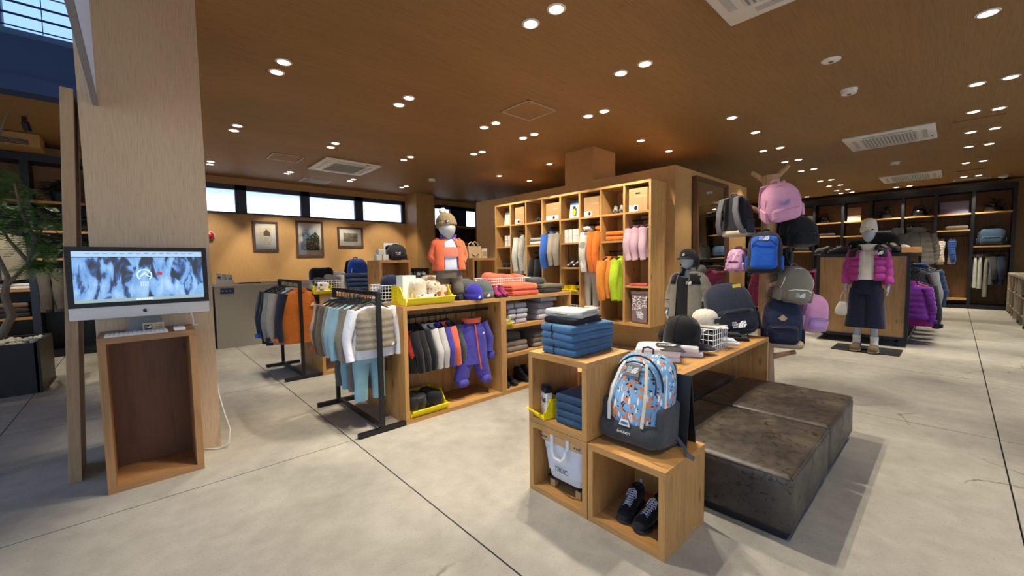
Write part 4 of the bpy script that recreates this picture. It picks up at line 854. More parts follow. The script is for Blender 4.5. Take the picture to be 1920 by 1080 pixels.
# ------------------------------------------------------------------ counter top things
lf = T('leaflet_rack', 'small stand of grey photo leaflets on the left end of the counter', 'leaflets', (1.02, 7.95, 1.015)); MB().box(-.12, .12, -.05, .05, 0, .07).build('tray', plain('#dedad2', .5), lf)
for k in range(3): MB().box(-.11 + k * .075, -.045 + k * .075, -.045 + .012 * k, -.04 + .012 * k, .01, .17 - .01 * k, rot(R(-6), 'X')).build('leaflet', pattern('#c9c7c4', ('#4a4a4c', '#8b8f92'), 16), lf)
ty = T('clipboard', 'flat dark clipboard lying on the counter beside the leaflets', 'clipboard', (1.36, 7.95, 1.015)); MB().rbox(.30, .21, .014, .004, 1, 1, (0, 0, .008)).build('board', plain('#3a2d22', .5), ty); MB().box(-.03, .03, .08, .1, .015, .024).build('clip', plain('#aaa', .3, .8), ty)
# ------------------------------------------------------------------ near rack
RZ = 1.06; RX = 1.335; G1 = 'kids outfits on the near rack'
o = jacket('white long-sleeved kids top under the quilted vest on the near rack', '#e4e6ec', (RX, 3.075, RZ), w=.34, h=.40, d=.10, sl=.36, placket=False, collar='crew', cat='top', name='hanging_shirt', group=G1)
o = jacket('taupe quilted kids vest at the front of the near rack', '#8b8271', (RX, 3.035, RZ - .012), w=.30, h=.31, d=.115, vest=True, quilt=6, logo='#f0f0ee', cat='vest', name='hanging_vest', group=G1, zc='#77705f', seed=2, collar='crew', hang=False)
[q for c_ in kids(o) for q in kids(c_) if q.name.startswith('emblem')][0].matrix_local = tr(.105, -.068, -.37) @ UP @ Matrix.Scale(.04, 4)
trousers('teal kids trousers hanging under the quilted vest outfit', '#86aebb', (RX - .03, 3.10, RZ), w=.24, h=.40, z0=-.42, d=.075, group=G1)
jacket('taupe kids fleece hanging second on the near rack', '#857c6d', (RX - .02, 3.17, RZ), w=.34, h=.44, d=.09, sl=.36, cat='top', name='hanging_shirt', group=G1, seed=3)
trousers('dark grey kids trousers hanging behind the teal pair', '#6d6a66', (RX - .04, 3.2, RZ), w=.24, h=.36, z0=-.40, group=G1, seed=2)
jacket('pale blue kids sweatshirt with dark curved print, nearer of two', '#8fb6c2', (RX - .035, 3.26, RZ), w=.36, h=.40, d=.09, sl=.37, cat='top', name='hanging_shirt', group=G1, seed=5, placket=False, collar='crew', logo='#2f4450')
trousers('teal kids trousers hanging under the pale blue sweatshirts', '#7fa9b8', (RX - .05, 3.3, RZ), w=.25, h=.36, z0=-.40, group=G1, seed=4)
jacket('pale blue kids sweatshirt hanging behind its twin', '#9cc0cc', (RX - .03, 3.36, RZ), w=.36, h=.38, d=.09, sl=.36, cat='top', name='hanging_shirt', group=G1, seed=6, placket=False, collar='crew')
jacket('grey kids sweatshirt behind the pale blue pair', '#8d9294', (RX - .03, 3.44, RZ), w=.35, h=.40, d=.09, sl=.36, cat='top', name='hanging_shirt', group=G1, seed=7, placket=False, collar='crew')
trousers('dark grey kids trousers under the grey sweatshirt', '#5d5b59', (RX - .03, 3.5, RZ), w=.25, h=.40, z0=-.38, group=G1, seed=9)
jacket('olive kids shirt jacket nearer the middle of the near rack', '#736a55', (RX - .03, 3.55, RZ), w=.37, h=.43, d=.10, sl=.38, cat='jacket', group=G1, seed=8)
jacket('olive kids shirt jacket, last but one on the near rack', '#675f4c', (RX - .02, 3.66, RZ), w=.37, h=.44, d=.10, sl=.38, group=G1, seed=9)
jacket('pale pink kids top at the far end of the near rack', '#dcc3bd', (RX - .01, 3.77, RZ), w=.36, h=.36, d=.09, sl=.36, cat='top', name='hanging_shirt', group=G1, seed=10, cuff='#c65a52')
# ------------------------------------------------------------------ far rack
G2 = 'jackets on the far rack'; FX = 1.36; FZ = 1.10
jacket('orange parka with navy sleeves at the front of the far rack', '#c26a22', (FX + .0, 5.10, FZ), sleeve='#20283a', collar='stand', w=.40, h=.60, d=.15, sl=.52, logo='#f4f4f4', group=G2, cuff='#c26a22', zc='#8d4a16', seed=1, fuzz=.05)
for k in (1,): kids_ = None
jacket('light grey jacket with black lower sleeves behind the orange parka', '#a9a296', (FX - .03, 5.24, FZ), sleeve='#9d978b', collar='stand', w=.44, h=.62, d=.13, group=G2, seed=2, cuff='#23262d')
jacket('black jacket with grey sleeves, third on the far rack', '#23252b', (FX - .05, 5.37, FZ), sleeve='#8f8a80', w=.44, h=.64, d=.13, group=G2, seed=3)
jacket('black shell jacket, fourth on the far rack', '#191b21', (FX - .05, 5.50, FZ), w=.44, h=.66, d=.13, group=G2, seed=4)
jacket('navy jacket with bright blue cuffs, fifth on the far rack', '#262c3a', (FX - .06, 5.63, FZ), w=.44, h=.6, d=.13, group=G2, seed=5, cuff='#3566b8')
jacket('dark green jacket at the far end of the far rack', '#2f322c', (FX - .04, 5.77, FZ), w=.44, h=.68, d=.13, group=G2, seed=6)
# ------------------------------------------------------------------ kids hanging unit
GU = 'kids clothes on the rail of the oak unit'
UR = .833
KW = dict(w=.28, h=.36, d=.095, sl=.32, group=GU, rz=R(108))
for i, (x, c, lab) in enumerate([(1.63, '#17181c', 'black kids fleece at the left end of the unit rail'), (1.69, '#1c1d22', 'black kids fleece with white zip trim, second from the left'), (1.75, '#15161a', 'black kids fleece third from the left on the unit rail'), (1.82, '#c8c6c1', 'light grey kids fleece, nearer the left of the two grey ones'), (1.885, '#c1bfba', 'light grey kids fleece right of its twin'), (1.95, '#4a429a', 'purple kids jacket squeezed between grey and coral fleeces'), (2.005, '#e2694a', 'coral kids fleece left of the purple snowsuit')]):
    jacket(lab, c, (x, 3.145, UR), seed=i, zc='#e8e8e6' if i in (1, 2) else None, fuzz=.2, **KW)
for i, (x, c, lab) in enumerate([(1.60, '#c8463c', 'red striped kids top in the left corner behind the black fleeces'), (2.10, '#4b5158', 'dark grey kids jacket partly hidden left of the purple snowsuit')]):
    jacket(lab, c, (x, 3.20, UR), seed=20 + i, **KW)
sn = T('snowsuit', 'purple baby snowsuit with coral zip and lining hanging in the oak unit', 'snowsuit', (2.30, 3.075, UR + .005), R(-6), GU)
fp = fab('#4a45a0', .1, .7)
MB().loft(body_rings(.30, .40, .13, -.085, 0, 3)).build('body', fp, sn, True, 70)
for s in (-1, 1):
    sleeve_mb(.30, .27, -.085, s, 2 + s, (.085, .078, .07)).build('sleeve', fp, sn, True, 80)
    MB().rbox(.07, .07, .09, .03, 3, 2, (s * .195, -.03, -.43), lambda p: wob(p, .004, 20)).build('mitten', fp, sn, True, 180)
    MB().loft([ring((.085 - .012 * t) * (1 + .05 * sin(9 * t)), .062 - .008 * t, -.44 - .19 * t, 16, .9, .03, 4, t + s, s * (.075 + .05 * t)) for t in [i / 7 for i in range(8)]]).build('leg', fp, sn, True, 80)
    MB().rbox(.10, .13, .075, .034, 3, 2, (s * .128, -.02, -.65), lambda p: wob(p, .004, 20)).build('bootie', fp, sn, True, 180)
MB().loft([ring(.085, .06, -.10, 18, .85), ring(.10, .08, -.06, 18, .85, .03, 5, 1, 0, .01), ring(.085, .06, -.05, 18, .85), ring(.07, .05, -.09, 18, .85)], False).build('hood_lining', fab('#e2694a'), sn, True)
MB().tube([(.0, -.062, -.11), (.012, -.072, -.25), (.03, -.072, -.4), (.055, -.07, -.54)], .008, 6).build('zip', plain('#e2603f', .5), sn, True)
emblem(sn, tr(.075, -.075, -.20) @ UP, .04, WHITE, False); hanger(sn, .3, -.085)
bin_('yellow bin of folded black clothes in the bottom of the oak unit', (1.765, 3.11, .034), 0, .36, .28, .15)
G = 'black garments in the yellow bin'
lump('shiny black quilted garment on the left in the yellow bin', '#1d1e22', (1.69, 3.11, .042), .15, .22, .16, seed=3, mat=fab('#202126', .1, .45), group=G, amp=.03, f_=11)
lump('matt black folded fleece on the right in the yellow bin', '#141417', (1.85, 3.11, .042), .16, .22, .15, seed=6, group=G, amp=.03, f_=10)
# ------------------------------------------------------------------ three-shelf unit
Z1, Z2, Z3 = .678, .393, .035; GF = 'folded grey kids sweatshirts'
stack(['grey folded sweatshirt %s of the left stack in the oak unit' % q for q in ('lowest', 'second from the bottom', 'second from the top', 'topmost')], ['#b5b1b8', '#bab7bd', '#9a9ca4', '#a9a7ae'], (2.83, 3.12, Z1), 0, .27, .26, .052, 'sweatshirt', GF, name='folded_sweatshirt', band='#4c4a50')
stack(['grey folded sweatshirt %s of the right stack in the oak unit' % q for q in ('lowest', 'in the middle', 'topmost')], ['#b5b1b8', '#aeaab3', '#8a8990'], (3.26, 3.14, Z1), R(8), .29, .27, .06, 'sweatshirt', GF, name='folded_sweatshirt')
lump('crumpled grey sweatshirt sliding off the right grey stack', '#a3a0a8', (3.33, 3.12, Z1 + .19), .26, .20, .05, seed=5, cat='sweatshirt', name='folded_sweatshirt', amp=.02)
bin_('tiny yellow bin of socks on the grey sweatshirt shelf', (2.67, 3.0, Z1), 0, .085, .09, .075); lump('grey socks in the tiny yellow bin', '#9d9a98', (2.67, 3.0, Z1 + .006), .06, .06, .06, 'rolled_socks', 'socks', 4)
stack(['brown fleece folded %s in the left stack of the middle shelf' % q for q in ('at the bottom', 'above the lowest one')], ['#7d7060', '#857866'], (2.82, 3.13, Z2), 0, .30, .27, .05, 'fleece', 'folded brown fleeces', name='folded_fleece')
lump('dark brown fleece bunched on the left stack of the middle shelf', '#5c5348', (2.81, 3.14, Z2 + .105), .20, .2, .09, seed=8, cat='fleece', amp=.016)
stack(['brown fleece folded %s in the right stack of the middle shelf' % q for q in ('at the bottom', 'in the middle', 'on top')], ['#85796a', '#786c5c', '#6f6454'], (3.20, 3.13, Z2), 0, .28, .27, .05, 'fleece', 'folded brown fleeces', name='folded_fleece')
for i, (x, lab) in enumerate(((2.70, 'left'), (2.80, 'second'), (2.98, 'third'), (3.08, 'right'))): shoe('black kids boot on the bottom shelf, %s of the four' % lab, '#1b1b1d', (x, 3.11, Z3), R(-8 + 5 * i), boot=.05, group='black kids boots on the bottom shelf', sc=.80, name='winter_boot', lace='#6d6d70')
# ------------------------------------------------------------------ tops of the kids units
TZ = .962
bin_('big yellow bin of printed packs at the front left corner of the oak unit', (1.80, 3.09, TZ), R(-1), .46, .26, .15)
G = 'beige printed garments in the big yellow bin'
pm_ = pattern('#d8c9ae', ('#a8553f', '#8a7a5c', '#efe6d2'), 20)
lump('beige printed pouch on the left in the big yellow bin', '#d8c9ae', (1.755, 3.12, TZ + .008), .15, .16, .20, 'printed_pouch', 'pouch', 1, mat=pattern('#d5cbb6', ('#b9ad95', '#efe6d2'), 20), amp=.012)
lump('beige printed pouch with red lettering in the middle of the yellow bin', '#d8c9ae', (1.89, 3.11, TZ + .008), .14, .18, .18, 'printed_pouch', 'pouch', 2, mat=pm_, amp=.012)
lump('beige striped pouch at the right end of the yellow bin', '#d8c9ae', (1.98, 3.13, TZ + .008), .09, .17, .14, 'printed_pouch', 'pouch', 4, mat=pm_, amp=.01)
carton('white pack with green and blue print at the back of the yellow bin', (1.68, 3.16, TZ + .01), R(4), .13, .10, .23, '#e6e8e4', name='gift_pack', cat='pack')
lump('white and black socks pack at the front of the yellow bin', '#e9e7e2', (1.80, 3.02, TZ + .01), .17, .06, .075, 'rolled_socks', 'socks', 7, mat=pattern('#e9e7e2', ('#2b2b2b',), 22))
# kids mannequin is built further down
beanie('purple knit beanie standing in front of the kids mannequin', '#3a36a0', (2.29, 3.02, TZ), R(-10), logo='#f2f2f2', sc=.86)
beanie('grey green knit beanie right of the purple one', '#5c6360', (2.445, 3.08, TZ), R(-15), logo='#f2f2f2', sc=1.03)
beanie('charcoal beanie behind the purple one by the mannequin leg', '#53555a', (2.335, 3.20, TZ), R(10), sc=1.1, cuff='#4c4e53')
beanie('blue beanie with yellow edge behind the grey green one', '#2c3c78', (2.55, 3.22, TZ), R(10), sc=.95, cuff='#d8b23c')
for i, x in enumerate((2.57, 2.655)): shoe('magenta and purple kids snow boot, %s of the pair on the unit' % ('left' if i == 0 else 'right'), '#a02362', (x, 3.03, TZ), R(-12), sole='#1a1a1c', boot=.05, group='magenta snow boots', sc=.62, name='snow_boot', lace='#5c3a86', nl=3, trim='#2a2030')
GO = 'coral folded fleeces'
stack(['coral folded kids jacket, %s of the front stack' % q for q in ('lower', 'upper')], ['#e5694a', '#e87454'], (2.93, 3.06, TZ), R(3), .38, .20, .055, 'jacket', GO, name='folded_jacket', seed=0) if False else None
folded('coral folded kids jacket at the bottom of the front stack', '#dd5f45', (2.92, 3.06, TZ), R(3), .40, .20, .05, 'jacket', GO, 1, 'folded_jacket')
folded('coral folded kids jacket on top of the front stack', '#e8714f', (2.91, 3.06, TZ + .052), R(1), .38, .20, .06, 'jacket', GO, 2, 'folded_jacket', sag=.02)
wire_basket('white wire basket of coral fleeces at the back of the unit', (2.95, 3.36, TZ), 0, .56, .30, .17)
for k in range(3): lump('coral fleece heaped in the wire basket, %s' % ('at the left', 'in the middle', 'at the right')[k], '#e66a4d', (2.78 + k * .17, 3.36, TZ + .008), .17, .24, .20 + .02 * (k == 0), seed=k + 3, group=GO, cat='fleece', amp=.02)
GD = 'dark folded garments right of the coral stack'
folded('black folded trousers under the olive pair on the unit', '#25272b', (3.36, 3.12, TZ), R(4), .34, .26, .045, 'trousers', GD, 3)
folded('olive folded trousers on the black pair at the right end', '#6b6353', (3.38, 3.12, TZ + .046), R(-3), .32, .25, .045, 'trousers', GD, 4)
lump('grey green garment tossed on the folded trousers', '#4d5450', (3.25, 3.2, TZ + .093), .22, .2, .07, seed=2, amp=.02, group=GD); lump('red and blue garment heaped beside the folded trousers', '#b0413a', (3.42, 3.30, TZ + .0), .2, .2, .14, seed=9, amp=.02, mat=pattern('#8c3a38', ('#2a4a9a', '#5c6268'), 9))
lump('white garment on the heap at the right end of the unit', '#d9d8d4', (3.22, 3.40, TZ), .17, .2, .2, seed=12, amp=.02)
# behind, on the back-to-back and rear units
wire_basket('white wire basket of caps behind the big yellow bin', (1.69, 3.50, TZ), 0, .26, .26, .15)
lump('black garment filling the wire basket behind the yellow bin', '#22242a', (1.69, 3.5, TZ + .008), .2, .2, .12, seed=3, cat='garment')
cap('navy cap on top of the wire basket behind the yellow bin', '#1d2440', (1.70, 3.50, TZ + .128), R(-50), sc=.95)
lump('white and grey garment heap behind the white print pack', '#cfd0d2', (1.93, 3.52, TZ), .22, .22, .22, seed=6, amp=.025, mat=pattern('#d9d9da', ('#8d9cc0', '#b5a48c'), 10)); lump('beige printed garment heap behind the mannequin leg', '#c9b598', (2.18, 3.55, TZ), .26, .22, .22, seed=8, amp=.025, mat=pattern('#c9b598', ('#b08d78', '#e3d8c6'), 12))
GB = 'navy folded trousers behind the near rack'
for k, q in enumerate(('at the bottom', 'second from the bottom', 'second from the top', 'on top')): folded('navy folded trousers %s of the stack behind the near rack' % q, ('#2b3f5e', '#263a5a', '#2c4468', '#253752')[k], (2.12, 5.22, TZ + k * .056), R(4 - 3 * k), .44, .30, .055, 'trousers', GB, k + 5)
lump('white folded garment leaning right of the navy stack', '#e2e0e4', (2.42, 5.15, TZ), .18, .2, .17, seed=4, amp=.02)
backpack('bright blue rucksack with white side stripes behind the navy stack', '#2350b4', (2.26, 5.60, TZ), R(14), .30, .18, .42, logo=None, zipc='#e8e8ea', straps='#1a1c22', pocket='#2350b4')
wire_basket('white wire basket of hats at the left end of the rear unit', (1.76, 5.26, TZ), 0, .42, .26, .15)
bin_('small yellow bin of white socks in front of the hat basket', (1.60, 5.06, TZ), 0, .21, .11, .10); lump('white socks in the small yellow bin', '#e4e2dc', (1.60, 5.075, TZ + .008), .15, .07, .12, 'rolled_socks', 'socks', 2, mat=pattern('#e4e2dc', ('#2a2a2c',), 18), amp=.02)
for k, (x, y, z, w_, d_2, h_, c, lab) in enumerate([(1.62, 5.26, .008, .14, .2, .17, '#3a3a3e', 'black knit hat at the left of the hat basket'), (1.74, 5.22, .008, .15, .18, .21, '#6b6a6a', 'dark grey fleece hat in the hat basket'), (1.90, 5.24, .008, .12, .2, .20, '#dcd8cf', 'cream fleece hat at the right of the hat basket'), (1.72, 5.46, .0, .28, .16, .30, '#1c1c20', 'black hat heaped behind the basket'), (1.92, 5.46, .0, .2, .16, .26, '#e1dcd6', 'white fleece hat heaped behind the basket')]):
    lump(lab, c, (x, y, TZ + z), w_, d_2, h_, 'fleece_hat', 'hat', k + 2, amp=.022)
for k, (x, c, lab) in enumerate(((2.03, '#1f7a62', 'green pack beside the navy stack'), (2.10, '#dcc85a', 'yellow pack behind the navy stack'))): carton(lab, (x - .06, 5.46, TZ), 0, .06, .05, .22, c, name='gift_pack', cat='pack')
# riser things
bx = backpack('black padded bag with small logo on the left riser box', '#1c1d22', (2.36, 4.66, 1.347), R(-12), .22, .14, .19, logo='#f0f0f0', straps='#17181c', lz=.08)
for k, (x, y, z) in enumerate(((2.10, 4.62, 0), (2.18, 4.62, 0), (2.13, 4.62, .066))): carton('small white pack on the left riser box, %s' % ('left of the lower two', 'right of the lower two', 'on top')[k], (x, y, 1.347 + z), 0, .07, .08, .064, '#d9dcd4', group='small white packs on the riser', name='gift_pack', cat='pack')
s_ = T('sign_card', 'blank white card standing behind the black bag on the riser', 'sign', (2.36, 4.80, 1.347)); MB().box(-.1, .1, -.004, .004, 0, .215).build('card', plain('#eceae4', .6), s_); MB().box(-.04, .04, 0, .03, 0, .006).build('foot', plain('#cfcdc6', .5), s_)
tp = T('paper_bag', 'tan paper carrier bag with handles on the right riser box', 'bag', (3.54, 4.66, 1.367), R(-6)); MB().loft([[(-.10, -.05, 0), (.10, -.05, 0), (.10, .05, 0), (-.10, .05, 0)], [(-.105, -.045, .17), (.105, -.045, .17), (.105, .045, .17), (-.105, .045, .17)]]).build('body', plain('#cbb086', .75), tp)
for s in (-1, 1): MB().tube([(-.05, s * .044, .15), (-.048, s * .05, .2), (0, s * .05, .235), (.048, s * .05, .2), (.05, s * .044, .15)], .007, 6).build('handle', plain('#d8c29c', .7), tp, True)
MB().tube([(.06 * cos(R(a)), -.051, .08 + .05 * sin(R(a))) for a in range(200, 341, 14)], .005, 5).build('printed_smile', plain('#3a3026', .6), tp)
emblem(tp, tr(.0, -.053, .03) @ UP, .05, WHITE, False)
s_ = T('gift_pack', 'small cream pack with yellow side right of the paper bag', 'pack', (3.73, 4.67, 1.367), R(-8)); MB().rbox(.10, .06, .14, .004, 1, 1, (0, 0, .07)).build('body', plain('#d8cdb4', .7), s_); MB().box(-.052, -.035, -.031, .031, 0, .14).build('yellow_edge', plain('#d9b93a', .6), s_); MB().box(-.03, .04, -.032, -.03, .03, .1).build('printed_window', plain('#9c9482', .6), s_)
GS = 'black trainers on the rear unit'
for k, (x, y, z) in enumerate(((2.74, 5.2, 0), (2.84, 5.22, 0), (2.96, 5.2, 0), (3.06, 5.22, 0))): shoe('black kids trainer with white trim on the rear unit, %s' % ('leftmost', 'second', 'third', 'rightmost')[k], '#1b1c20', (x, y, TZ + .10), R(-60 if k < 2 else -30), group=GS, sc=.9, lace='#e9e9e9')
for k, x in enumerate((2.79, 3.01)): carton('flat black shoe box under the trainers, %s' % ('left', 'right')[k], (x, 5.21, TZ), 0, .21, .30, .10, '#1d1d20', group='flat black shoe boxes', name='shoe_box', cat='box')
for k, x in enumerate((2.86, 3.16)):
    q = carton('tall black shoe box with white logo behind the trainers, %s' % ('left', 'right')[k], (x, 5.55, TZ), 0, .26, .20, .27, '#141416', group='tall black shoe boxes', name='shoe_box', cat='box'); emblem(q, tr(0, -.103, .2) @ UP, .06, WHITE, True)
# ------------------------------------------------------------------ cubby contents (cubby faces -x)
def cyy(i): return (YD[i] + YD[i + 1]) / 2
BZ = .437
GC = 'cardboard boxes along the top of the cubby wall'
for i, z, h_, w_, sg_, lab in ((1, 1.975, .30, .23, 1, 'second column from the far end'), (3, 1.976, .28, .29, 2, 'fourth column from the far end'), (5, 1.967, .29, .28, 1, 'third column from the near end')):
    carton('kraft carton with white card on top of the %s' % lab, (5.16, cyy(i) + .01, z), R(-90), w_, .25, h_, '#b78f60', sign=sg_, group=GC)
carton('kraft carton with a dark hand hole at the near end of the cubby wall', (5.14, cyy(7) - .0, 1.964), R(-90), .28, .25, .31, '#bd9566', sign=1, hole=True, group=GC)
def poster(i, z, lab, c1, c2, w_=.20, h_=.28, fig=True):
    o = T('poster_board', lab, 'poster', (5.06, cyy(i) - .03, z), R(-90)); MB().box(-w_ / 2, w_ / 2, 0, .012, 0, h_, rot(R(-8), 'X')).build('board', plain(c1, .6), o)
    MB().box(-w_ / 2, w_ / 2, -.002, 0, h_ * .76, h_, rot(R(-8), 'X')).build('top_band', plain(c2, .6), o); MB().box(-.04, .04, .01, .08, 0, .006).build('foot', plain('#8a8a8a', .5), o)
    if fig: MB().prism([(-.03, -.07), (.03, -.07), (.035, -.02), (.02, .03), (.0, .045), (-.02, .02), (-.035, -.03)], 0, .002, tr(0, -.003, h_ * .42) @ UP).build('yellow_figure', plain('#d8c43a', .6), o); MB().prism([(-.03, .0), (.025, .01), (.03, .035), (0, .05), (-.02, .03)], .002, .003, tr(.005, -.003, h_ * .5) @ UP).build('dark_hair', plain('#2a2c34', .6), o)
    return o
poster(4, 1.973, 'pale blue poster with a yellow figure on top of the cubby wall', '#a9bccd', '#4f6f96')
poster(0, 1.982, 'grey green poster card at the far end of the cubby wall', '#c4c2ae', '#5f8078', .17, .26, False)
for k, y in enumerate((3.27, 3.37)): shoe('grey hiking boot on top of the cubby wall, %s' % ('right' if k == 0 else 'left'), '#6f6a62', (5.17, y, 1.969), R(-90 + 30), boot=.045, group='grey hiking boots on the cubby wall', name='hiking_boot', sc=.85, lace='#c8bfae', sole='#2b2723', trim='#3a3530')
for k, y in enumerate((4.80, 4.92)): shoe('black trainer on top of the third cubby column, %s' % ('right' if k == 0 else 'left'), '#19191b', (5.17, y, 1.976), R(-70), group='black trainers on the cubby wall', sc=.85, lace='#3a3a3c')
GWB = 'small white boxes in the cubby wall'
for r_ in range(2):
    for k in range(4): carton('small white printed box, %s row, %s from the left' % (('lower', 'upper')[r_], ('first', 'second', 'third', 'fourth')[k]), (5.12, 4.225 - k * .088 , 1.596 + r_ * .107), R(-90), .08, .1, .104, '#e8e5df', group=GWB, name='mug_box', cat='box')
for r_ in range(2):
    for k in range(2): carton('small white box in the far column of the cubby wall, %s %s' % (('lower', 'upper')[r_], ('left', 'right')[k]), (5.14, 5.68 - k * .09, 1.594 + r_ * .107), R(-90), .08, .1, .104, '#dedbd4', group='small white boxes in the far column', name='mug_box', cat='box')
for nm, i, z, labs, c in (('orange', 6, 1.586, ('orange folded fleece at the bottom in the cubby wall', 'orange folded fleece on top in the cubby wall'), '#d9762c'),):
    for k, q in enumerate(labs): folded(q, c, (5.15, cyy(i) - .01, z + k * .068), R(-90), .30, .28, .066, 'fleece', 'orange folded fleeces', k + 3, 'folded_fleece', ply=3)
for k, q in enumerate(('black folded bag at the bottom of the third cubby column', 'grey folded bag above the black one in the cubby wall')): folded(q, ('#c9c3b8', '#8e8980')[k], (5.15, cyy(2) + .0, 1.593 + k * .06), R(-90), .28, .28, .058, 'bag', 'folded bags', k, 'folded_bag')
GH = 'jackets hanging in the cubby wall'
def hangc(i, items, z, dy=.0):
    for k, (lab, c, kw) in enumerate(items):
        d = dict(w=.38, h=.46, d=.145, sl=.40, group=GH, seed=i * 5 + k, cat='jacket'); d.update(kw); off = d.pop('y')
        jacket(lab, c, (5.185 - d.pop('dx', .02), off, z), d.pop('rz', 0), **d)
hangc(7, [('pale pink kids jacket nearest the cubby side, first of three', '#cfadb8', dict(y=2.83, h=.42, sl=.40, w=.38)), ('pale pink kids jacket in the middle of three', '#cba8b5', dict(y=2.94, h=.42, sl=.40, w=.40)), ('pale pink kids jacket left of its two twins', '#d2b1bc', dict(y=3.04, h=.42, sl=.40, w=.42))], 1.845)
hangc(6, [('lime green kids jacket hanging in the cubby wall', '#b3cf25', dict(y=3.22, h=.60, sl=.52, w=.44, d=.14, dx=.07)), ('tan and orange kids jacket behind the lime one', '#cf8a3c', dict(y=3.36, h=.58, sl=.52, w=.42, sleeve='#d98838')), ('orange kids jacket left of the tan one', '#d9842f', dict(y=3.43, h=.56, sl=.54, w=.48, dx=.06))], 1.425)
hangc(5, [('orange kids jacket at the right of the white camouflage jacket', '#d4701f', dict(y=3.57, h=.62, sl=.56, w=.40, collar='hood')), ('orange kids jacket in the middle behind the camouflage jacket', '#cc6a22', dict(y=3.66, h=.62, sl=.56, w=.42))], 1.845)
jacket('white and grey camouflage kids jacket hanging in the cubby wall', '#cfcdc4', (5.15, 3.78, 1.845), w=.44, h=.62, d=.13, sl=.56, group=GH, mat=pattern('#cfccc2', ('#8f8f88', '#e6e4dc'), 6), collar='hood', seed=44)
trousers('white and grey camouflage kids trousers under the camouflage jacket', '#c9c7be', (5.12, 3.76, 1.845), R(90), w=.28, h=.62, z0=-.62, group=GH)
hangc(3, [('beige grey kids jacket nearer in the fourth cubby column', '#b5aa98', dict(y=4.33, h=.52, sl=.48, w=.42, sleeve='#a99e8c')), ('beige grey kids jacket farther in the fourth cubby column', '#b0a592', dict(y=4.45, h=.52, sl=.48, w=.42)), ('bright blue kids jacket left of the beige ones', '#3b6cc0', dict(y=4.56, h=.55, sl=.52, w=.46, dx=.05))], 1.855)
hangc(1, [('off white kids jacket in the second cubby column', '#d8d6cc', dict(y=5.27, h=.66, sl=.56, w=.44, yoke='#9aa6a2')), ('pale grey kids jacket behind the off white one', '#b9b7ad', dict(y=5.14, h=.66, sl=.56, w=.40))], 1.845)
hangc(2, [('black kids jacket low in the third cubby column', '#17181b', dict(y=4.78, h=.5, w=.38)), ('black kids jacket farther in the third cubby column', '#1b1c20', dict(y=4.92, h=.5, w=.38))], 1.445)
folded('coral red folded garment on the low shelf of the near column', '#cf4f4a', (5.14, cyy(7), .955), R(-90), .26, .26, .03, 'garment', None, 2)
bp = T('box_backpack', 'mauve box-shaped backpack with big white lettering at the bottom of the near column', 'backpack', (5.12, 2.89, .437), R(-90)); MB().rbox(.27, .20, .43, .03, 3, 2, (0, 0, .215)).build('body', fab('#8d7480', .12, .55), bp, True); MB().rbox(.275, .08, .05, .015, 2, 2, (0, -.07, .42)).build('lid_flap', fab('#7d6672', .1, .6), bp, True)
tm = text_mesh('THE\nNORTH\nFACE', .088, .001, WHITE, 'LEFT', 1.05); link('lettering', tm, bp, tr(-.01, -.1025, .385) @ UP @ rot(R(-90), 'Z') @ tr(.0, -.0, 0))
m_ = MB()
for r0, r1 in ((.03, .055), (.065, .085), (.095, .108)): m_.prism([(r1 * cos(R(a)), r1 * sin(R(a))) for a in range(180, 271, 10)] + [(r0 * cos(R(a)), r0 * sin(R(a))) for a in range(270, 179, -10)], 0, .002, tr(.055, -.1025, .17) @ UP)
m_.build('dome_emblem', plain('#dfe8f0', .5), bp); MB().box(.105, .137, -.103, -.1, .03, .36).build('side_strip', plain('#2a2428', .5), bp)
for k, q in enumerate(('bottom', 'second', 'third', 'fourth', 'fifth')): folded('white camouflage folded top, %s from the bottom in the third near column' % q if k else 'white camouflage folded top at the bottom in the third near column', ('#dcdad2', '#cfcdc6', '#e2e0d8')[k % 3], (5.15, cyy(5), .437 + k * .036), R(-90), .29, .26, .034, 'top', 'white folded tops in the cubby wall', k + 4, 'folded_shirt')
for k, y in enumerate((4.02, 4.13)): shoe('black and white kids trainer in the middle cubby column, %s' % ('right' if k == 0 else 'left'), '#3a3b3c', (5.13, y, 1.21), R(-90), group='black and white trainers in the cubby wall', sc=.85, lace='#e8e6e2', trim='#e8e6e2')
for k, y in enumerate((4.02, 4.13)): shoe('black kids boot low in the middle cubby column, %s' % ('right' if k == 0 else 'left'), '#1a1a1c', (5.20, y, .815), R(-90), group='black boots low in the cubby wall', sc=.85, boot=.06, lace='#444', name='winter_boot')
for k, y in enumerate((5.60, 5.70)): shoe('black kids shoe in the far cubby column, %s' % ('right' if k == 0 else 'left'), '#1c1c1e', (5.13, y, 1.21), R(-90), group='black shoes in the far cubby column', sc=.85, lace='#555')
for k, y in enumerate((3.99, 4.16)): bin_('small yellow bin on the cubby shelf, %s of the two' % ('right' if k == 0 else 'left'), (5.06, y, .815), R(-90), .14, .12, .11, group='small yellow bins in the cubby wall')
wire_basket('cream wire basket in the bottom of the middle cubby column', (5.15, cyy(4), .437), R(-90), .28, .22, .18, '#d9d2b8'); lump('dark gloves heaped in the cream wire basket', '#2c2b2a', (5.15, cyy(4), .445), .18, .24, .2, 'knit_gloves', 'gloves', 5, amp=.02)
cap('black cap on a rear shelf behind the paper bag', '#16171a', (8.2, 9.82, 1.89), R(-30), logo='#f0f0f0')
pl = T('potted_plant', 'small plant in a grey pot on the rear window shelf', 'plant', (8.05, 9.78, 2.36)); MB().lathe([(.06, 0), (.08, .16), (.07, .16), (.06, .14)], 16).build('pot', plain('#5a6f92', .5), pl, True)
m_ = MB()
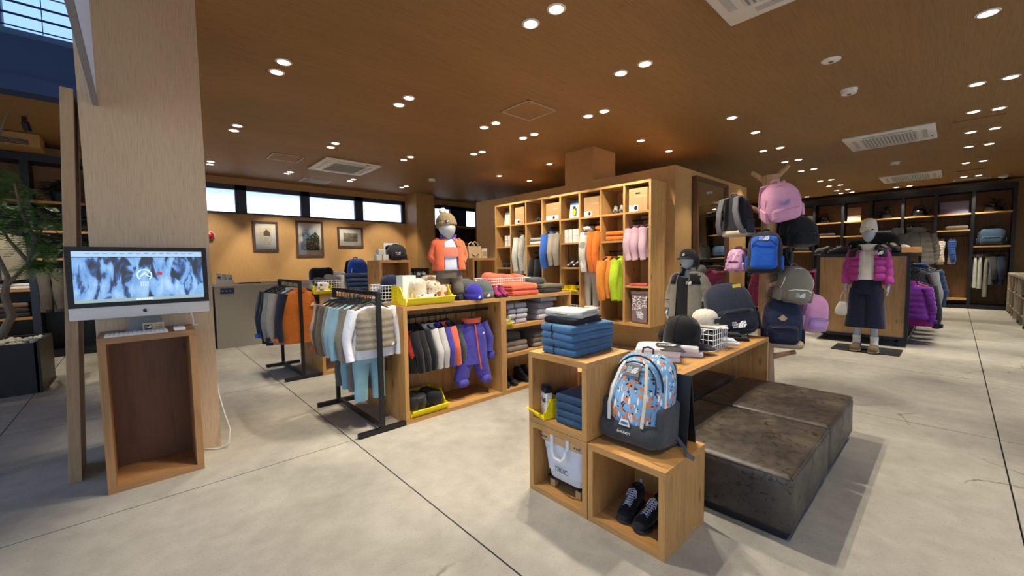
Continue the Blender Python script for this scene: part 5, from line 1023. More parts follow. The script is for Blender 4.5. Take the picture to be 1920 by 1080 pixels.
for k in range(26):
    a, e, r_ = random.uniform(0, 6.28), random.uniform(.3, 1.2), random.uniform(.1, .24); p = Vector((cos(a) * cos(e) * r_, sin(a) * cos(e) * r_, .17 + sin(e) * r_ * 1.2)); u = Vector((cos(a), sin(a), .3)).normalized() * .045; v = Vector((-sin(a), cos(a), 0)) * .02
    m_.add([p - u, p + v, p + u, p - v], [(0, 1, 2, 3)])
m_.build('leaves', plain('#31452c', .6), pl)['kind'] = 'stuff'
m_ = MB()
for k in range(6): a = k * 1.05; m_.tube([(0, 0, .12), (.05 * cos(a), .05 * sin(a), .24), (.12 * cos(a), .12 * sin(a), .34)], .005, 5)
m_.build('stems', plain('#3c4a2c', .7), pl)
for k, (x, c) in enumerate(((6.3, '#3a3835'), (6.75, '#2b2c30'), (7.7, '#34363a'))): folded('dark folded sweater on the rear shelf, %s' % ('left', 'middle', 'right')[k], c, (x, 9.8, 1.43), 0, .3, .26, .09, 'sweater', 'dark folded sweaters on the rear shelf', k, 'folded_sweater')
# ------------------------------------------------------------------ mannequins
def figure(o, J, mat):
    """one continuous skinned body: spine, arms with five-fingered hands, legs with feet"""
    V_, E_, Rr = [], [], []
    def add(p, r, par=None):
        V_.append(p); Rr.append(r if isinstance(r, tuple) else (r, r))
        if par is not None: E_.append((par, len(V_) - 1))
        return len(V_) - 1
    k = J['s']; P_ = add((0, 0, J['pel']), (.12 * k, .085 * k)); c1 = add((0, 0, (J['pel'] * .55 + J['chest'] * .45)), (.105 * k, .075 * k), P_); ch = add((0, .0, J['chest']), (.125 * k, .085 * k), c1)
    nb = add((0, .008, J['nb']), (.055 * k, .055 * k), ch); add((J.get('nx', 0) * .6, -.004, J['nt']), .045 * k, nb)
    for s, arm in ((-1, J['armL']), (1, J['armR'])):
        sh, el, wr, hd = [Vector(p) for p in arm]
        a = add(tuple(sh * .5 + Vector((0, 0, J['nb'] - .03 * k)) * .5), .05 * k, ch); a = add(tuple(sh), .047 * k, a); a = add(tuple(el), .036 * k, a); w_ = add(tuple(wr), .024 * k, a)
        d = (hd - wr).normalized(); pm = add(tuple(wr + d * .045 * k), (.030 * k, .016 * k), w_)
        side = Vector((0, 1, 0)) if abs(d.y) < .9 else Vector((0, 0, 1)); side = (side - d * side.dot(d)).normalized(); inn = d.cross(side) * -s
        for i, (off, L) in enumerate(((-.026, .062), (-.009, .072), (.009, .067), (.025, .052))):
            b0 = wr + d * .085 * k + side * off * k; q = add(tuple(b0), .0088 * k, pm); q = add(tuple(b0 + d * L * .5 * k + inn * .006 * k), .0082 * k, q); add(tuple(b0 + d * L * k * .95 + inn * .022 * k), .0068 * k, q)
        b0 = wr + d * .05 * k - side * .032 * k; q = add(tuple(b0), .0098 * k, pm); q = add(tuple(b0 + d * .024 * k - side * .014 * k + inn * .006 * k), .009 * k, q); add(tuple(b0 + d * .05 * k - side * .016 * k + inn * .014 * k), .0075 * k, q)
    for s, leg in ((-1, J['legL']), (1, J['legR'])):
        hp, kn, an = [Vector(p) for p in leg]
        a = add(tuple(hp), .078 * k, P_); a = add(tuple(kn), .052 * k, a); a = add(tuple(kn * .55 + an * .45), .047 * k, a); a = add(tuple(an), .032 * k, a); a = add(tuple(an + Vector((0, -.07 * k, -.035 * k))), .032 * k, a); add(tuple(an + Vector((0, -.14 * k, -.045 * k))), .022 * k, a)
    me = bpy.data.meshes.new('body'); me.from_pydata(V_, E_, []); me.materials.append(mat); b = link('body', me, o)
    md = b.modifiers.new('skin', 'SKIN'); md.use_smooth_shade = True
    for i, sv in enumerate(me.skin_vertices[0].data): sv.radius = Rr[i]; sv.use_root = (i == 0)
    sd = b.modifiers.new('smooth', 'SUBSURF'); sd.levels = 1; sd.render_levels = 1
    hm = MB(); c = Vector(J['head']); hr = J['hr']; rs = []
    for i in range(15):
        t = -pi / 2 + pi * i / 14; w_ = cos(t); z = sin(t); jaw = 1 - .22 * max(0, -z) ** 1.2
        rs.append([(hr[0] * w_ * jaw * cos(a), hr[1] * w_ * (jaw if sin(a) > 0 else jaw * 1.03) * sin(a) - .012 * max(0, -z) * J['s'] - (.012 * J['s'] * math.exp(-((z + .1) / .18) ** 2) * max(0, -sin(a)) ** 12), hr[2] * z) for a in [2 * pi * q / 24 for q in range(24)]])
    hm.loft(rs, True, True, Matrix.Translation(c) @ rot(J.get('tilt', 0), 'Y'))
    hm.build('head', mat, o, True, 180); return b
def shell(o, name, rings, mat, gap=0.0, thick=.007):
    """open-front garment shell: rings left open by `gap` radians at the front"""
    ob = MB().loft(rings, False, gap <= 0).build(name, mat, o, True, 75)
    md = ob.modifiers.new('cloth thickness', 'SOLIDIFY'); md.thickness = thick; md.offset = -1; return ob
def oring(a, b, z, gap, n=30, ex=.8, amp=0, k=5, ph=0, cx=0, cy=0):
    out = []
    for i in range(n):
        t = -pi / 2 + gap + (2 * pi - 2 * gap) * i / (n - 1); f = 1 + amp * (sin(k * t + ph) + .5 * sin((k + 3) * t - ph + z * 9))
        out.append((cx + a * sq(cos(t), ex) * f, cy + b * sq(sin(t), ex) * f, z))
    return out
def limb(pts, r0, r1, quilt=0, n=12, seed=0, wr=.05):
    pts = [Vector(p) for p in pts]; N = 12 if not quilt else quilt * 4; P2, rs = [], []
    for i in range(N + 1):
        t = i / N; u = t * (len(pts) - 1); j = min(int(u), len(pts) - 2); f = u - j; P2.append(pts[j].lerp(pts[j + 1], f))
        rs.append((r0 + (r1 - r0) * t) * (1 + wr * sin(13 * t + seed) + (.16 * abs(sin(pi * quilt * t)) - .05 if quilt else 0)))
    return MB().tube(P2, rs, n, True, .92)
MQ = plain('#a9b0b8', .4)
# --- toddler mannequin on the oak unit
km_ = T('mannequin', 'toddler mannequin in coral fleece jacket and pompom hat on the oak unit', 'mannequin', (2.115, 3.16, .960), R(-20))
JK = dict(s=.52, pel=.31, chest=.47, nb=.555, nt=.59, head=(-.012, -.02, .655), hr=(.076, .086, .098), tilt=R(-8), nx=-.01,
    armL=[(-.11, 0, .52), (-.150, .02, .40), (-.112, -.03, .35), (-.085, -.045, .325)], armR=[(.11, 0, .52), (.150, .02, .40), (.112, -.03, .35), (.085, -.045, .325)],
    legL=[(-.052, 0, .28), (-.06, 0, .17), (-.062, .01, .045)], legR=[(.052, 0, .28), (.07, -.01, .17), (.078, -.02, .045)])
figure(km_, JK, plain('#c3c4c3', .35))
fc = fab('#ea7048', .1, .95, fuzz=.4); g_ = .38
tabz = [(.560, .070, .052), (.545, .10, .062), (.525, .128, .075), (.49, .135, .088), (.42, .137, .098), (.34, .142, .105), (.29, .146, .108), (.275, .143, .105)]
shell(km_, 'jacket', [oring(a, b, z, g_ - .08 * (z > .5), 30, .8, .02 * (z < .45), 5, 1) for z, a, b in tabz], fc, g_)
for s, key in ((-1, 'armL'), (1, 'armR')): limb([(s * .085, 0, .525)] + JK[key][0:3], .055, .04, seed=s, wr=.06).build('jacket_sleeve', fc, km_, True, 80)
shell(km_, 'jacket_lining', [oring(a * .965, b * .965, z, g_ * .86, 30, .8) for z, a, b in [(.575, .068, .05)] + tabz[1:-1]], fab('#51469c'), g_, .004)
shell(km_, 'collar', [oring(.072, .055, .548, .75, 18, .9), oring(.078, .06, .60, .85, 18, .9)], fab('#51469c'), .6, .006)
tee = MB().loft([ring(a * .9, b * .93, z, 24, .8) for z, a, b in tabz[:1] + tabz[1:]]).build('tee_shirt', fab('#dfe3ee'), km_, True, 80)
MB().loft([oring(.118, .0855, .47, pi * .72, 8, .8), oring(.122, .094, .40, pi * .72, 8, .8)][:0] or [[(x, -.085 - .012 * (1 - (x / .07) ** 2) + (.0 if z > .45 else -.012), z) for x in (-.07, -.035, 0, .035, .07)] for z in (.485, .44, .40)], False, False).build('tee_print', plain('#d97a63', .8), km_, True)
ft_ = fab('#6f675c', .12)
MB().loft([ring(.115, .085, .30, 22, .8), ring(.12, .088, .25, 22, .8, .02, 5, 1), ring(.122, .085, .205, 22, .8)]).build('trousers', ft_, km_, True, 75)
for key, s in (('legL', -1), ('legR', 1)):
    h_, kn, an = JK[key]; limb([(h_[0], 0, .24), kn, (an[0], an[1], .055)], .072, .058, seed=3 + s, wr=.07).build('trouser_leg', ft_, km_, True, 80)
    sh = MB().loft([[(x + an[0], y * .52 + an[1] - .02, z * .55) for x, _, z in dshape(w_ * .62, z0, z1, 12)] for y, w_, z0, z1 in [(-.145, .03, 0, .07), (-.12, .042, 0, .09), (-.06, .047, 0, .10), (.02, .042, 0, .12), (.09, .04, 0, .13), (.125, .03, .005, .11)]]).build('boot', fab('#26262a'), km_, True, 70)
pt = R(-8); hc = Vector(JK['head'])
MH = Matrix.Translation(hc + Vector((0, .004, .008))) @ rot(pt, 'Y') @ rot(R(-6), 'X')
hatb = fab('#8a7656', .12, .95, fuzz=.4)
def hatrings(prof, rib=22, am=.03, n=66): return [[(r * (1 + am * cos(rib * 2 * pi * q / n)) * cos(2 * pi * q / n), 1.1 * r * (1 + am * cos(rib * 2 * pi * q / n)) * sin(2 * pi * q / n), z) for q in range(n)] for r, z in prof]
MB().loft(hatrings([(.083, .018), (.089, .03), (.088, .055), (.080, .09), (.056, .122), (.02, .135), (.002, .136)]), True, True, MH).build('knit_hat', hatb, km_, True, 60)
MB().loft(hatrings([(.084, .010), (.092, .014), (.093, .045), (.088, .05)]), False, True, MH).build('hat_cuff', hatb, km_, True, 60)
MB().rbox(.066, .066, .06, .029, 4, 3, (-.012, .0, .155), lambda p: wob(p, .005, 70), MH).build('pompom', fab('#e9e2d6', .08, .95, fuzz=.5), km_, True, 180)
MB().rbox(.034, .005, .024, .002, 1, 1, (-.015, -.102, .042), None, MH).build('hat_patch', plain('#1a1a1c', .6), km_)
emblem(km_, MH @ tr(-.015, -.106, .042) @ UP, .026, WHITE, False); emblem(km_, tr(.075, -.094, .49) @ UP, .024, plain('#8d4030', .6), False)
MB().lathe([(.13, 0), (.13, .006), (.001, .006)], 24).build('base_plate', plain('#22242c', .3), km_)
# --- child mannequin in the grey jacket behind the table
cm = T('mannequin', 'child mannequin in grey and black shell jacket and black cap behind the table', 'mannequin', (4.62, 2.05, 0), R(-98))
JC = dict(s=.82, pel=.72, chest=1.0, nb=1.14, nt=1.2, head=(0, -.02, 1.305), hr=(.078, .095, .112), tilt=0,
    armL=[(-.155, 0, 1.08), (-.225, .02, .90), (-.235, -.03, .73), (-.235, -.05, .64)], armR=[(.155, 0, 1.08), (.225, .02, .90), (.23, -.04, .73), (.23, -.06, .64)],
    legL=[(-.075, 0, .67), (-.085, 0, .38), (-.09, .02, .07)], legR=[(.075, 0, .67), (.085, 0, .38), (.09, .02, .07)])
figure(cm, JC, plain('#a8bfcb', .35))
fg = fab('#7f7b70', .1, .75); fk = fab('#17181c', .1)
tz = [(1.165, .085, .065), (1.145, .135, .082), (1.11, .178, .10), (1.05, .19, .118), (.95, .192, .128), (.80, .197, .135), (.66, .205, .14), (.62, .205, .14)]
shell(cm, 'jacket', [oring(a, b, z, .30, 32, .8, .02 * (z < 1), 5, 2) for z, a, b in tz], fg, .3)
shell(cm, 'jacket_yoke', [oring(a + .006, b + .006, z, .34, 32, .8) for z, a, b in tz[1:3] + [(1.03, .19, .12)]], fk, .3)
shell(cm, 'collar', [oring(.085, .066, 1.14, .55, 20, .9), oring(.083, .068, 1.215, .6, 20, .9)], fg, .5)
for s, key in ((-1, 'armL'), (1, 'armR')):
    A = JC[key]; mid = tuple((Vector(A[1]) * .55 + Vector(A[2]) * .45)); limb([(s * .125, 0, 1.095), A[0], A[1], mid], .076, .068, seed=s).build('jacket_sleeve', fg, cm, True, 80)
    limb([A[1], A[2]], .071, .050, seed=s + 2, n=12).build('lower_sleeve', fk if s > 0 else fg, cm, True, 80)
MB().loft([ring(.17, .105, 1.10, 24, .8), ring(.18, .12, .95, 24, .8), ring(.185, .122, .64, 24, .8, .02)]).build('black_shirt', fk, cm, True, 80)
MB().loft([ring(.13, .10, 1.15, 18, .8, 0, 3, 0, 0, .09), ring(.145, .10, 1.18, 18, .8, .03, 4, 1, 0, .10), ring(.12, .07, 1.235, 18, .8, .03, 4, 2, 0, .10), ring(.05, .03, 1.25, 18, .8, 0, 3, 0, 0, .10)]).build('hood', fab('#5d5b55', .1), cm, True, 80)
emblem(cm, tr(.085, -.131, 1.045) @ UP, .062, WHITE, True)
fs_ = fab('#6a655a'); MB().loft([ring(.145, .11, .74, 22, .8), ring(.15, .11, .60, 22, .8)]).build('trousers', fs_, cm, True, 75)
for key in ('legL', 'legR'):
    h_, kn, an = JC[key]; limb([(h_[0], 0, .66), kn, (an[0], an[1], .09)], .085, .066, seed=h_[0] * 9).build('trouser_leg', fs_, cm, True, 80)
    MB().loft([[(x * .85 + an[0], y * .85 + an[1] - .04, z * .85) for x, _, z in dshape(w_, z0, z1, 12)] for y, w_, z0, z1 in [(-.145, .03, 0, .06), (-.12, .042, 0, .07), (-.06, .047, 0, .09), (.02, .042, 0, .11), (.09, .04, 0, .12), (.125, .03, .005, .1)]]).build('trainer', fk, cm, True, 70)
HC = Matrix.Translation((0, -.015, 1.325))
MB().lathe([(.089, 0), (.090, .03), (.084, .06), (.062, .088), (.03, .1), (.001, .102)], 24, HC, .95, 1.14).build('cap_crown', fab('#222327'), cm, True, 70)
MB().loft([[(.086 * cos(a), .10 * sin(a), .008), (.082 * cos(a), .185 * sin(a), -.006 - .01 * abs(cos(a))), (.082 * cos(a), .185 * sin(a), -.012 - .01 * abs(cos(a))), (.086 * cos(a), .10 * sin(a), .001)] for a in [pi + pi * q / 10 for q in range(11)]], True, True, HC).build('cap_brim', fab('#222327'), cm, True, 50)
for s in (-1, 1): MB().rbox(.02, .09, .11, .009, 2, 2, (s * .084, .03, -.035), None, HC).build('ear_flap', fab('#16171a'), cm, True)
emblem(cm, HC @ tr(.0, -.108, .035) @ rot(R(12), 'X') @ UP, .055, WHITE, False)
MB().lathe([(.17, 0), (.17, .008), (.001, .008)], 28).build('base_plate', plain('#202226', .3), cm)
# --- adult mannequin by the island
am_ = T('mannequin', 'adult mannequin in magenta puffer jacket, white beanie and navy culottes', 'mannequin', (7.42, .815, .013), R(-88))
JA = dict(s=.98, pel=.90, chest=1.24, nb=1.40, nt=1.49, head=(0, -.025, 1.61), hr=(.074, .092, .118), tilt=0,
    armL=[(-.16, 0, 1.35), (-.205, .02, 1.12), (-.215, -.03, .91), (-.215, -.05, .81)], armR=[(.16, 0, 1.35), (.205, .02, 1.12), (.22, -.03, .91), (.225, -.05, .81)],
    legL=[(-.075, 0, .85), (-.08, 0, .47), (-.085, .02, .085)], legR=[(.075, 0, .85), (.088, -.02, .47), (.105, -.02, .085)])
figure(am_, JA, plain('#9fa9b5', .4))
fm_ = fab('#a83c8c', .1, .5, sheen=0); fb_ = fab('#1c1a22', .1, .6)
tA = [(1.405, .12, .09), (1.37, .172, .108), (1.29, .186, .128)]
def puff(z0, z1, nq, a0, a1, b0, b1, gap):
    out = []
    for i in range(nq * 5 + 1):
        t = i / (nq * 5); q = abs(sin(pi * nq * t)) ** .6; out.append(oring(a0 + (a1 - a0) * t + .018 * q, b0 + (b1 - b0) * t + .022 * q, z0 + (z1 - z0) * t, gap, 34, .82))
    return out
shell(am_, 'puffer_jacket', puff(1.36, .975, 4, .165, .178, .118, .135, .36), fm_, .5, .012)
shell(am_, 'jacket_yoke', [oring(a + .020, b + .026, z, .55, 32, .82) for z, a, b in tA], fb_, .5, .012)
shell(am_, 'collar', [oring(.10, .085, 1.39, .8, 20, .9), oring(.125, .10, 1.45, .95, 20, .9)], fb_, .5, .012)
for s, key in ((-1, 'armL'), (1, 'armR')):
    A = JA[key]; limb([(s * .15, 0, 1.36), A[0], A[1], (A[2][0], A[2][1], A[2][2] + .01)], .078, .06, 6, 14, s).build('puffer_sleeve', fm_, am_, True, 80)
fw = fab('#e6e1d6', .1, .9)
MB().loft([ring(.155, .105, 1.37, 26, .82), ring(.16, .125, 1.27, 26, .82, .015, 6), ring(.162, .132, 1.1, 26, .82, .03, 7), ring(.168, .136, .985, 26, .82, .03, 7)]).build('hoodie', fw, am_, True, 80)
MB().loft([ring(.07, .06, 1.375, 20, .9), ring(.075, .075, 1.43, 20, .9, .02, 4), ring(.105, .085, 1.465, 20, .9, .04, 4), ring(.075, .07, 1.455, 20, .9), ring(.065, .06, 1.40, 20, .9)], False).build('hoodie_collar', fw, am_, True, 80)
for s in (-1, 1): MB().tube([(s * .03, -.115, 1.37), (s * .028, -.15, 1.28), (s * .032, -.152, 1.18)], .005, 6).build('drawstring', fw, am_, True)
fn_ = fab('#121830', .12, .8)
MB().loft([ring(.145, .118, .99, 26, .82), ring(.158, .125, .88, 26, .82, .02, 6), ring(.168, .13, .78, 26, .82, .03, 6)]).build('culottes', fn_, am_, True, 80)
for s in (-1, 1): MB().loft([ring(.105 + .026 * t, .12 + .018 * t, .86 - .54 * t, 20, .82, .03, 4, s + t, s * (.072 + .016 * t)) for t in [i / 7 for i in range(8)]]).build('culotte_leg', fn_, am_, True, 80)
for key in ('legL', 'legR'):
    an = JA[key][2]; MB().tube([(an[0], an[1] - .005, .20), (an[0], an[1], .12), (an[0], an[1] - .02, .06)], [.046, .043, .046], 14).build('sock', fab('#e8e4da'), am_, True)
    MB().loft([[(x * 1.15 + an[0], y * 1.12 + an[1] - .06, z * .92) for x, _, z in dshape(w_, z0, z1, 14)] for y, w_, z0, z1 in [(-.15, .028, 0.01, .06), (-.13, .045, 0, .085), (-.07, .05, 0, .10), (0, .044, 0, .105), (.07, .043, 0, .11), (.12, .036, 0.01, .10)]]).build('moccasin', fab('#6d5a42', .15, .8), am_, True, 70)
    MB().loft([[(x * 1.15 + an[0], y * 1.12 + an[1] - .06, z * .92) for x, _, z in dshape(w_ + .004, 0, .022, 14)] for y, w_ in [(-.155, .03), (-.13, .046), (-.07, .051), (0, .045), (.07, .044), (.125, .036)]]).build('moccasin_sole', plain('#8c7d62', .8), am_, True)
MA = Matrix.Translation((0, -.012, 1.625))
fwb = fab('#ded9cc', .1, .95, fuzz=.4)
MB().loft(hatrings([(.078, .02), (.084, .04), (.084, .09), (.076, .145), (.054, .18), (.026, .194), (.002, .197)], 18, .035, 72), True, True, MA).build('beanie', fwb, am_, True, 60)
MB().loft(hatrings([(.080, .0), (.089, .004), (.091, .065), (.085, .072)], 18, .035, 72), False, True, MA).build('beanie_cuff', fwb, am_, True, 60)
MB().rbox(.022, .004, .016, .0015, 1, 1, (.045, -.090, .035), None, MA).build('beanie_patch', plain('#1b1b1e', .6), am_)
emblem(am_, tr(.125, -.165, 1.345) @ rot(R(20), 'Z') @ UP, .085, WHITE, True)
tt = T('tote_bag', 'cream drawstring tote bag hanging from the adult mannequin hand', 'bag', (7.38, 1.055, .48), R(-88)); MB().rbox(.19, .10, .20, .045, 3, 3, (0, 0, .10), lambda p: wob((p[0] * (1 - .45 * max(0, p[2] - .06) / .14), p[1] * (1 - .4 * max(0, p[2] - .06) / .14), p[2]), .006, 14)).build('body', fab('#d8d4c8'), tt, True, 180)
for s in (-1, 1): MB().tube([(s * .03, 0, .19), (s * .025, .0, .28), (0, 0, .345)], .006, 6).build('handle', fab('#cfcabc'), tt, True)
# ------------------------------------------------------------------ cubes and table goods
GBL = 'blue folded trousers on the upper cube'
for k, q in enumerate(('at the bottom', 'second from the bottom', 'third from the bottom', 'on top')):
    folded('blue folded trousers %s of the stack on the upper cube' % q, ('#41688c', '#3d6386', '#456d92', '#4a7296')[k], (1.82, 1.43, .7985 + k * .040), R(-90 + 2 - 2 * k), .235, .37, .040, 'trousers', GBL, k + 1, band='#15171b', tag_c='#e8eef2' if k in (1, 3) else None, ply=3, sag=.003)
folded('black folded fleece between the blue trousers and the grey top', '#141518', (1.80, 1.45, .96), R(-86), .22, .27, .035, 'fleece', None, 7)
q = folded('pale grey folded fleece on top of the upper cube stack', '#bfbdb4', (1.79, 1.45, .996), R(-80), .235, .22, .045, 'fleece', None, 9, sag=-.008, ply=2)
GIN = 'blue folded trousers inside the upper cube'
for k, q in enumerate(('at the bottom', 'second from the bottom', 'second from the top', 'on top')): folded('darker blue folded trousers %s of the stack inside the upper cube' % q, ('#35566f', '#31506a', '#2f4d68', '#2b4763')[k], (1.80, 1.345, .431 + k * .040), R(-90), .20, .34, .039, 'trousers', GIN, k + 21, rough=1.4, ply=3)
bin_('small yellow bin with a sock pack inside the upper cube', (1.665, 1.545, .431), R(-90 - 12), .125, .11, .11)
sp = carton('white sock pack with black mark in the small yellow bin', (1.67, 1.54, .437), R(-112), .075, .035, .13, '#e6e6e6', name='sock_pack', cat='pack'); emblem(sp, tr(0, -.0195, .085) @ UP, .05, plain('#1b1b1d', .6), True)
MB().rbox(.07, .045, .05, .015, 2, 2, (0, .0, .145)).build('black_socks', fab('#17171a'), sp, True)
lump('dark blue socks behind the small yellow bin', '#26305a', (1.80, 1.52, .431), .12, .12, .13, 'rolled_socks', 'socks', 3, amp=.015)
# white canvas basket on a wooden dolly in the lower left cube
cbk = T('canvas_basket', 'white canvas basket with leather rim and cotton handles inside the lower cube', 'basket', (1.795, 1.41, .03), R(-90))
def bsk(w, d, z): return [(x, y, z) for x, y, _ in ring(w / 2, d / 2, 0, 28, .28)]
MB().loft([bsk(.22, .24, .055), bsk(.235, .25, .06), bsk(.285, .29, .20), bsk(.315, .315, .305), bsk(.309, .309, .305), bsk(.26, .27, .10)], True).build('canvas', fab('#dfe3e6', .06, .6), cbk, True, 50)
MB().loft([bsk(.318, .318, .272), bsk(.328, .328, .274), bsk(.328, .328, .318), bsk(.304, .304, .318), bsk(.304, .304, .29)], False).build('leather_rim', plain('#d0a878', .6), cbk, True, 40)
for s in (-1,):
    MB().tube([(-.052, -.166, .315), (-.052, -.170, .28), (-.048, -.178, .235), (-.03, -.182, .205), (.02, -.182, .20), (.040, -.178, .225), (.050, -.170, .28), (.052, -.166, .315)], .0085, 8, True, .5).build('handle', fab('#e9e7e2', .05), cbk, True)
    for x in (-.055, .055): MB().rbox(.022, .008, .06, .003, 1, 1, (x, -.168, .295)).build('handle_patch', fab('#e9e7e2', .05), cbk)
rv = MB()
for x in (-.13, -.115, -.10, .10, .115, .13): rv.lathe([(.004, 0), (.003, .003), (.001, .004)], 8, tr(x, -.1645, .295) @ rot(R(90), 'X'))
rv.build('rivets', plain('#4a3a2a', .3, .7), cbk)
link('lettering', text_mesh('TRUC.', .036, .0006, plain('#3a3e44', .6)), cbk, tr(.0, -.1535, .13) @ rot(R(-9), 'X') @ UP); link('lettering', text_mesh('U', .03, .0006, plain('#3a3e44', .6)), cbk, tr(-.105, -.160, .235) @ rot(R(-5), 'X') @ UP)
fr = MB(); 
for y in (-.11, .11): fr.bar((-.13, y, .045), (.13, y, .045), .018, .012)
for x in (-.12, .12): fr.bar((x, -.11, .045), (x, .11, .045), .012, .01)
fr.build('dolly_frame', plain('#202226', .4, .4), cbk)
for x in (-.09, .09):
    for y in (-.11, .11): MB().rbox(.035, .03, .039, .003, 1, 1, (x, y, .0195)).build('dolly_foot', wood('#c29a66', 'z'), cbk)
lump('black garments heaped in the white canvas basket', '#141417', (1.795, 1.41, .30), .24, .26, .07, seed=3, amp=.014)
# black shoes in the lower right cube
for k, (x, y, q) in enumerate(((1.775, 1.06, 'left'), (1.765, .945, 'right'))): shoe('black laced trainer in the lower right cube, %s of the pair' % q, '#18181a', (x, y, .031), R(-90 + 8 - 14 * k), sole='#2a2522', lace='#c9ccd2', group='black trainers in the lower cube', nl=7, boot=.012, sc=.84)
# patterned backpack
hb = T('backpack', 'light blue backpack with orange leaf print and charcoal base on the lower cube', 'backpack', (1.80, 1.045, .400), R(-90), rot=(R(-9), 0, R(-90)))
hp = pattern('#7fb0d6', ('#d98a5c', '#e9e4dc', '#3b3a42', '#c8683a'), 24, thr=.33); hd = fab('#3e3e3f', .1, .7); W_, D_, H_ = .315, .21, .44
def hs(p):
    x, y, z = p; t = max(0, min(1, z / H_)); kx = 1 - .22 * max(0, (t - .55) / .45) ** 2 + .03 * math.exp(-((t - .25) / .2) ** 2); ky = 1 - .45 * max(0, (t - .3) / .7) ** 1.5
    return wob((x * kx, D_ / 2 - (D_ / 2 - y) * ky, z), .005, 8, 5)
MB().rbox(W_, D_, H_, .085, 6, 8, (0, 0, H_ / 2), hs).build('body', hp, hb, True, 180)
def hs2(p): q = hs(p); return (q[0] * .94, q[1] - .030 * math.sin(pi * min(1, max(0, (p[2] - .04) / .40))) ** .5 if q[1] < 0 else q[1], q[2])
MB().rbox(W_ * .82, D_ * .9, H_ * .84, .08, 6, 8, (0, -.012, .05 + H_ * .42), hs2).build('front_pocket', hp, hb, True, 180)
MB().rbox(W_ * 1.03, D_ * 1.18, .115, .055, 5, 6, (0, -.014, .059), lambda p: wob((p[0], p[1], max(.001, p[2] + (-.030 * (abs(p[0]) < .06) if p[2] > .1 else 0))), .004, 8)).build('base_panel', hd, hb, True, 180)
for s in (-1, 1):
    MB().rbox(.04, D_ * .94, .20, .019, 4, 4, (s * (W_ * .5 - .010), .004, .113), lambda p: (p[0], p[1], p[2] + (.05 * (p[1] / D_) if p[2] > .15 else 0))).build('side_pocket', fab('#444346', .1, .7), hb, True, 180)
ys = lambda x, z: hs2(hs2.__defaults__ and (x, z) or (x, -.012 - D_ * .45, z))[1]
for s, c_ in ((-1, '#e6ded0'), (1, '#dccfb4')):
    b_ = MB(); band(b_, [(s * .088, -.135, .10), (s * .094, -.138, .18), (s * .088, -.122, .27), (s * .070, -.098, .355), (s * .058, -.080, .39)], .015, .006); b_.build('cream_strap', fab(c_, .05), hb, True)
    MB().tube([(s * .155, -.055, .13), (s * .150, -.045, .24), (s * .135, -.025, .34), (s * .11, -.01, .39)], .0055, 6).build('side_zip', fab('#e6ded0', .05), hb, True)
MB().tube([(W_ * .43 * cos(a) , -.050 - .028 * sin(a) * 0, .27 + .155 * sin(a)) for a in [pi * k / 14 for k in range(15)]], .0055, 6).build('main_zip', plain('#23252b', .5), hb, True)
MB().tube([(W_ * .38 * cos(a), -.088 + .018 * sin(a), .27 + .125 * sin(a)) for a in [pi * k / 14 for k in range(15)]], .004, 6).build('pocket_zip', plain('#2a2c33', .5), hb, True)
MB().rbox(.082, .006, .062, .003, 2, 1, (-.005, 0, 0), None, tr(0, -.0905, .352) @ rot(R(-22), 'X')).build('label_patch', plain('#77726a', .7), hb)
emblem(hb, tr(-.005, -.0945, .353) @ rot(R(-22), 'X') @ UP, .055, WHITE, True)
MB().prism([(-.03, -.012), (.03, -.012), (.02, .018), (-.02, .018)], 0, .003, tr(0, -.137, .102) @ UP).build('light_loop', plain('#e4e6e6', .5), hb); MB().prism([(-.02, -.004), (.02, -.004), (.015, .008), (-.015, .008)], .003, .0045, tr(0, -.137, .102) @ UP).build('loop_slot', plain('#4c6c8a', .6), hb)
link('lettering', text_mesh('ROUNDY', .017, .0006, WHITE), hb, tr(0, -.139, .058) @ UP)
for s in (-1, 1):
    b_ = MB(); band(b_, [(s * .055, D_ / 2 - .02, H_ * .93), (s * .07, D_ / 2 + .03, H_ * .88), (s * .085, D_ / 2 + .045, H_ * .6), (s * .11, D_ / 2 + .035, H_ * .3), (s * .14, D_ / 2 - .005, .06)], .06, .014); b_.build('shoulder_strap', fab('#4a4a4e'), hb, True)
    b_ = MB(); band(b_, [(s * .14, D_ / 2 - .03, .07), (s * .18, .06, .05), (s * .215, .04, .03), (s * .25, .0, .012), (s * .29, -.02, .010)], .022, .004, (0, .5, .6)); b_.build('hip_strap', fab('#57565a'), hb, True)
MB().tube([(-.03, .03, H_ * .96), (-.028, .03, H_ + .02), (0, .03, H_ + .028), (.028, .03, H_ + .02), (.03, .03, H_ * .96)], .006, 6).build('haul_loop', hd, hb, True)
zp = MB(); zp.tube([(.052, -.125, .36), (.05, -.132, .31)], .004, 6); zp.tube([(.125, -.10, .30), (.128, -.108, .26)], .004, 6); zp.build('zip_pulls', plain('#1e2026', .4), hb, True)['kind'] = 'stuff'
ea = T('easel_sign', 'plain black folded easel card standing behind the patterned backpack', 'sign', (1.985, .925, .4), R(-90)); MB().box(-.09, .09, -.004, .004, 0, .345, rot(R(9), 'X')).build('panel', M_black, ea); MB().box(-.09, .09, -.004, .004, 0, .345, tr(0, -.1, 0) @ rot(R(-7), 'X')).build('panel', M_black, ea)
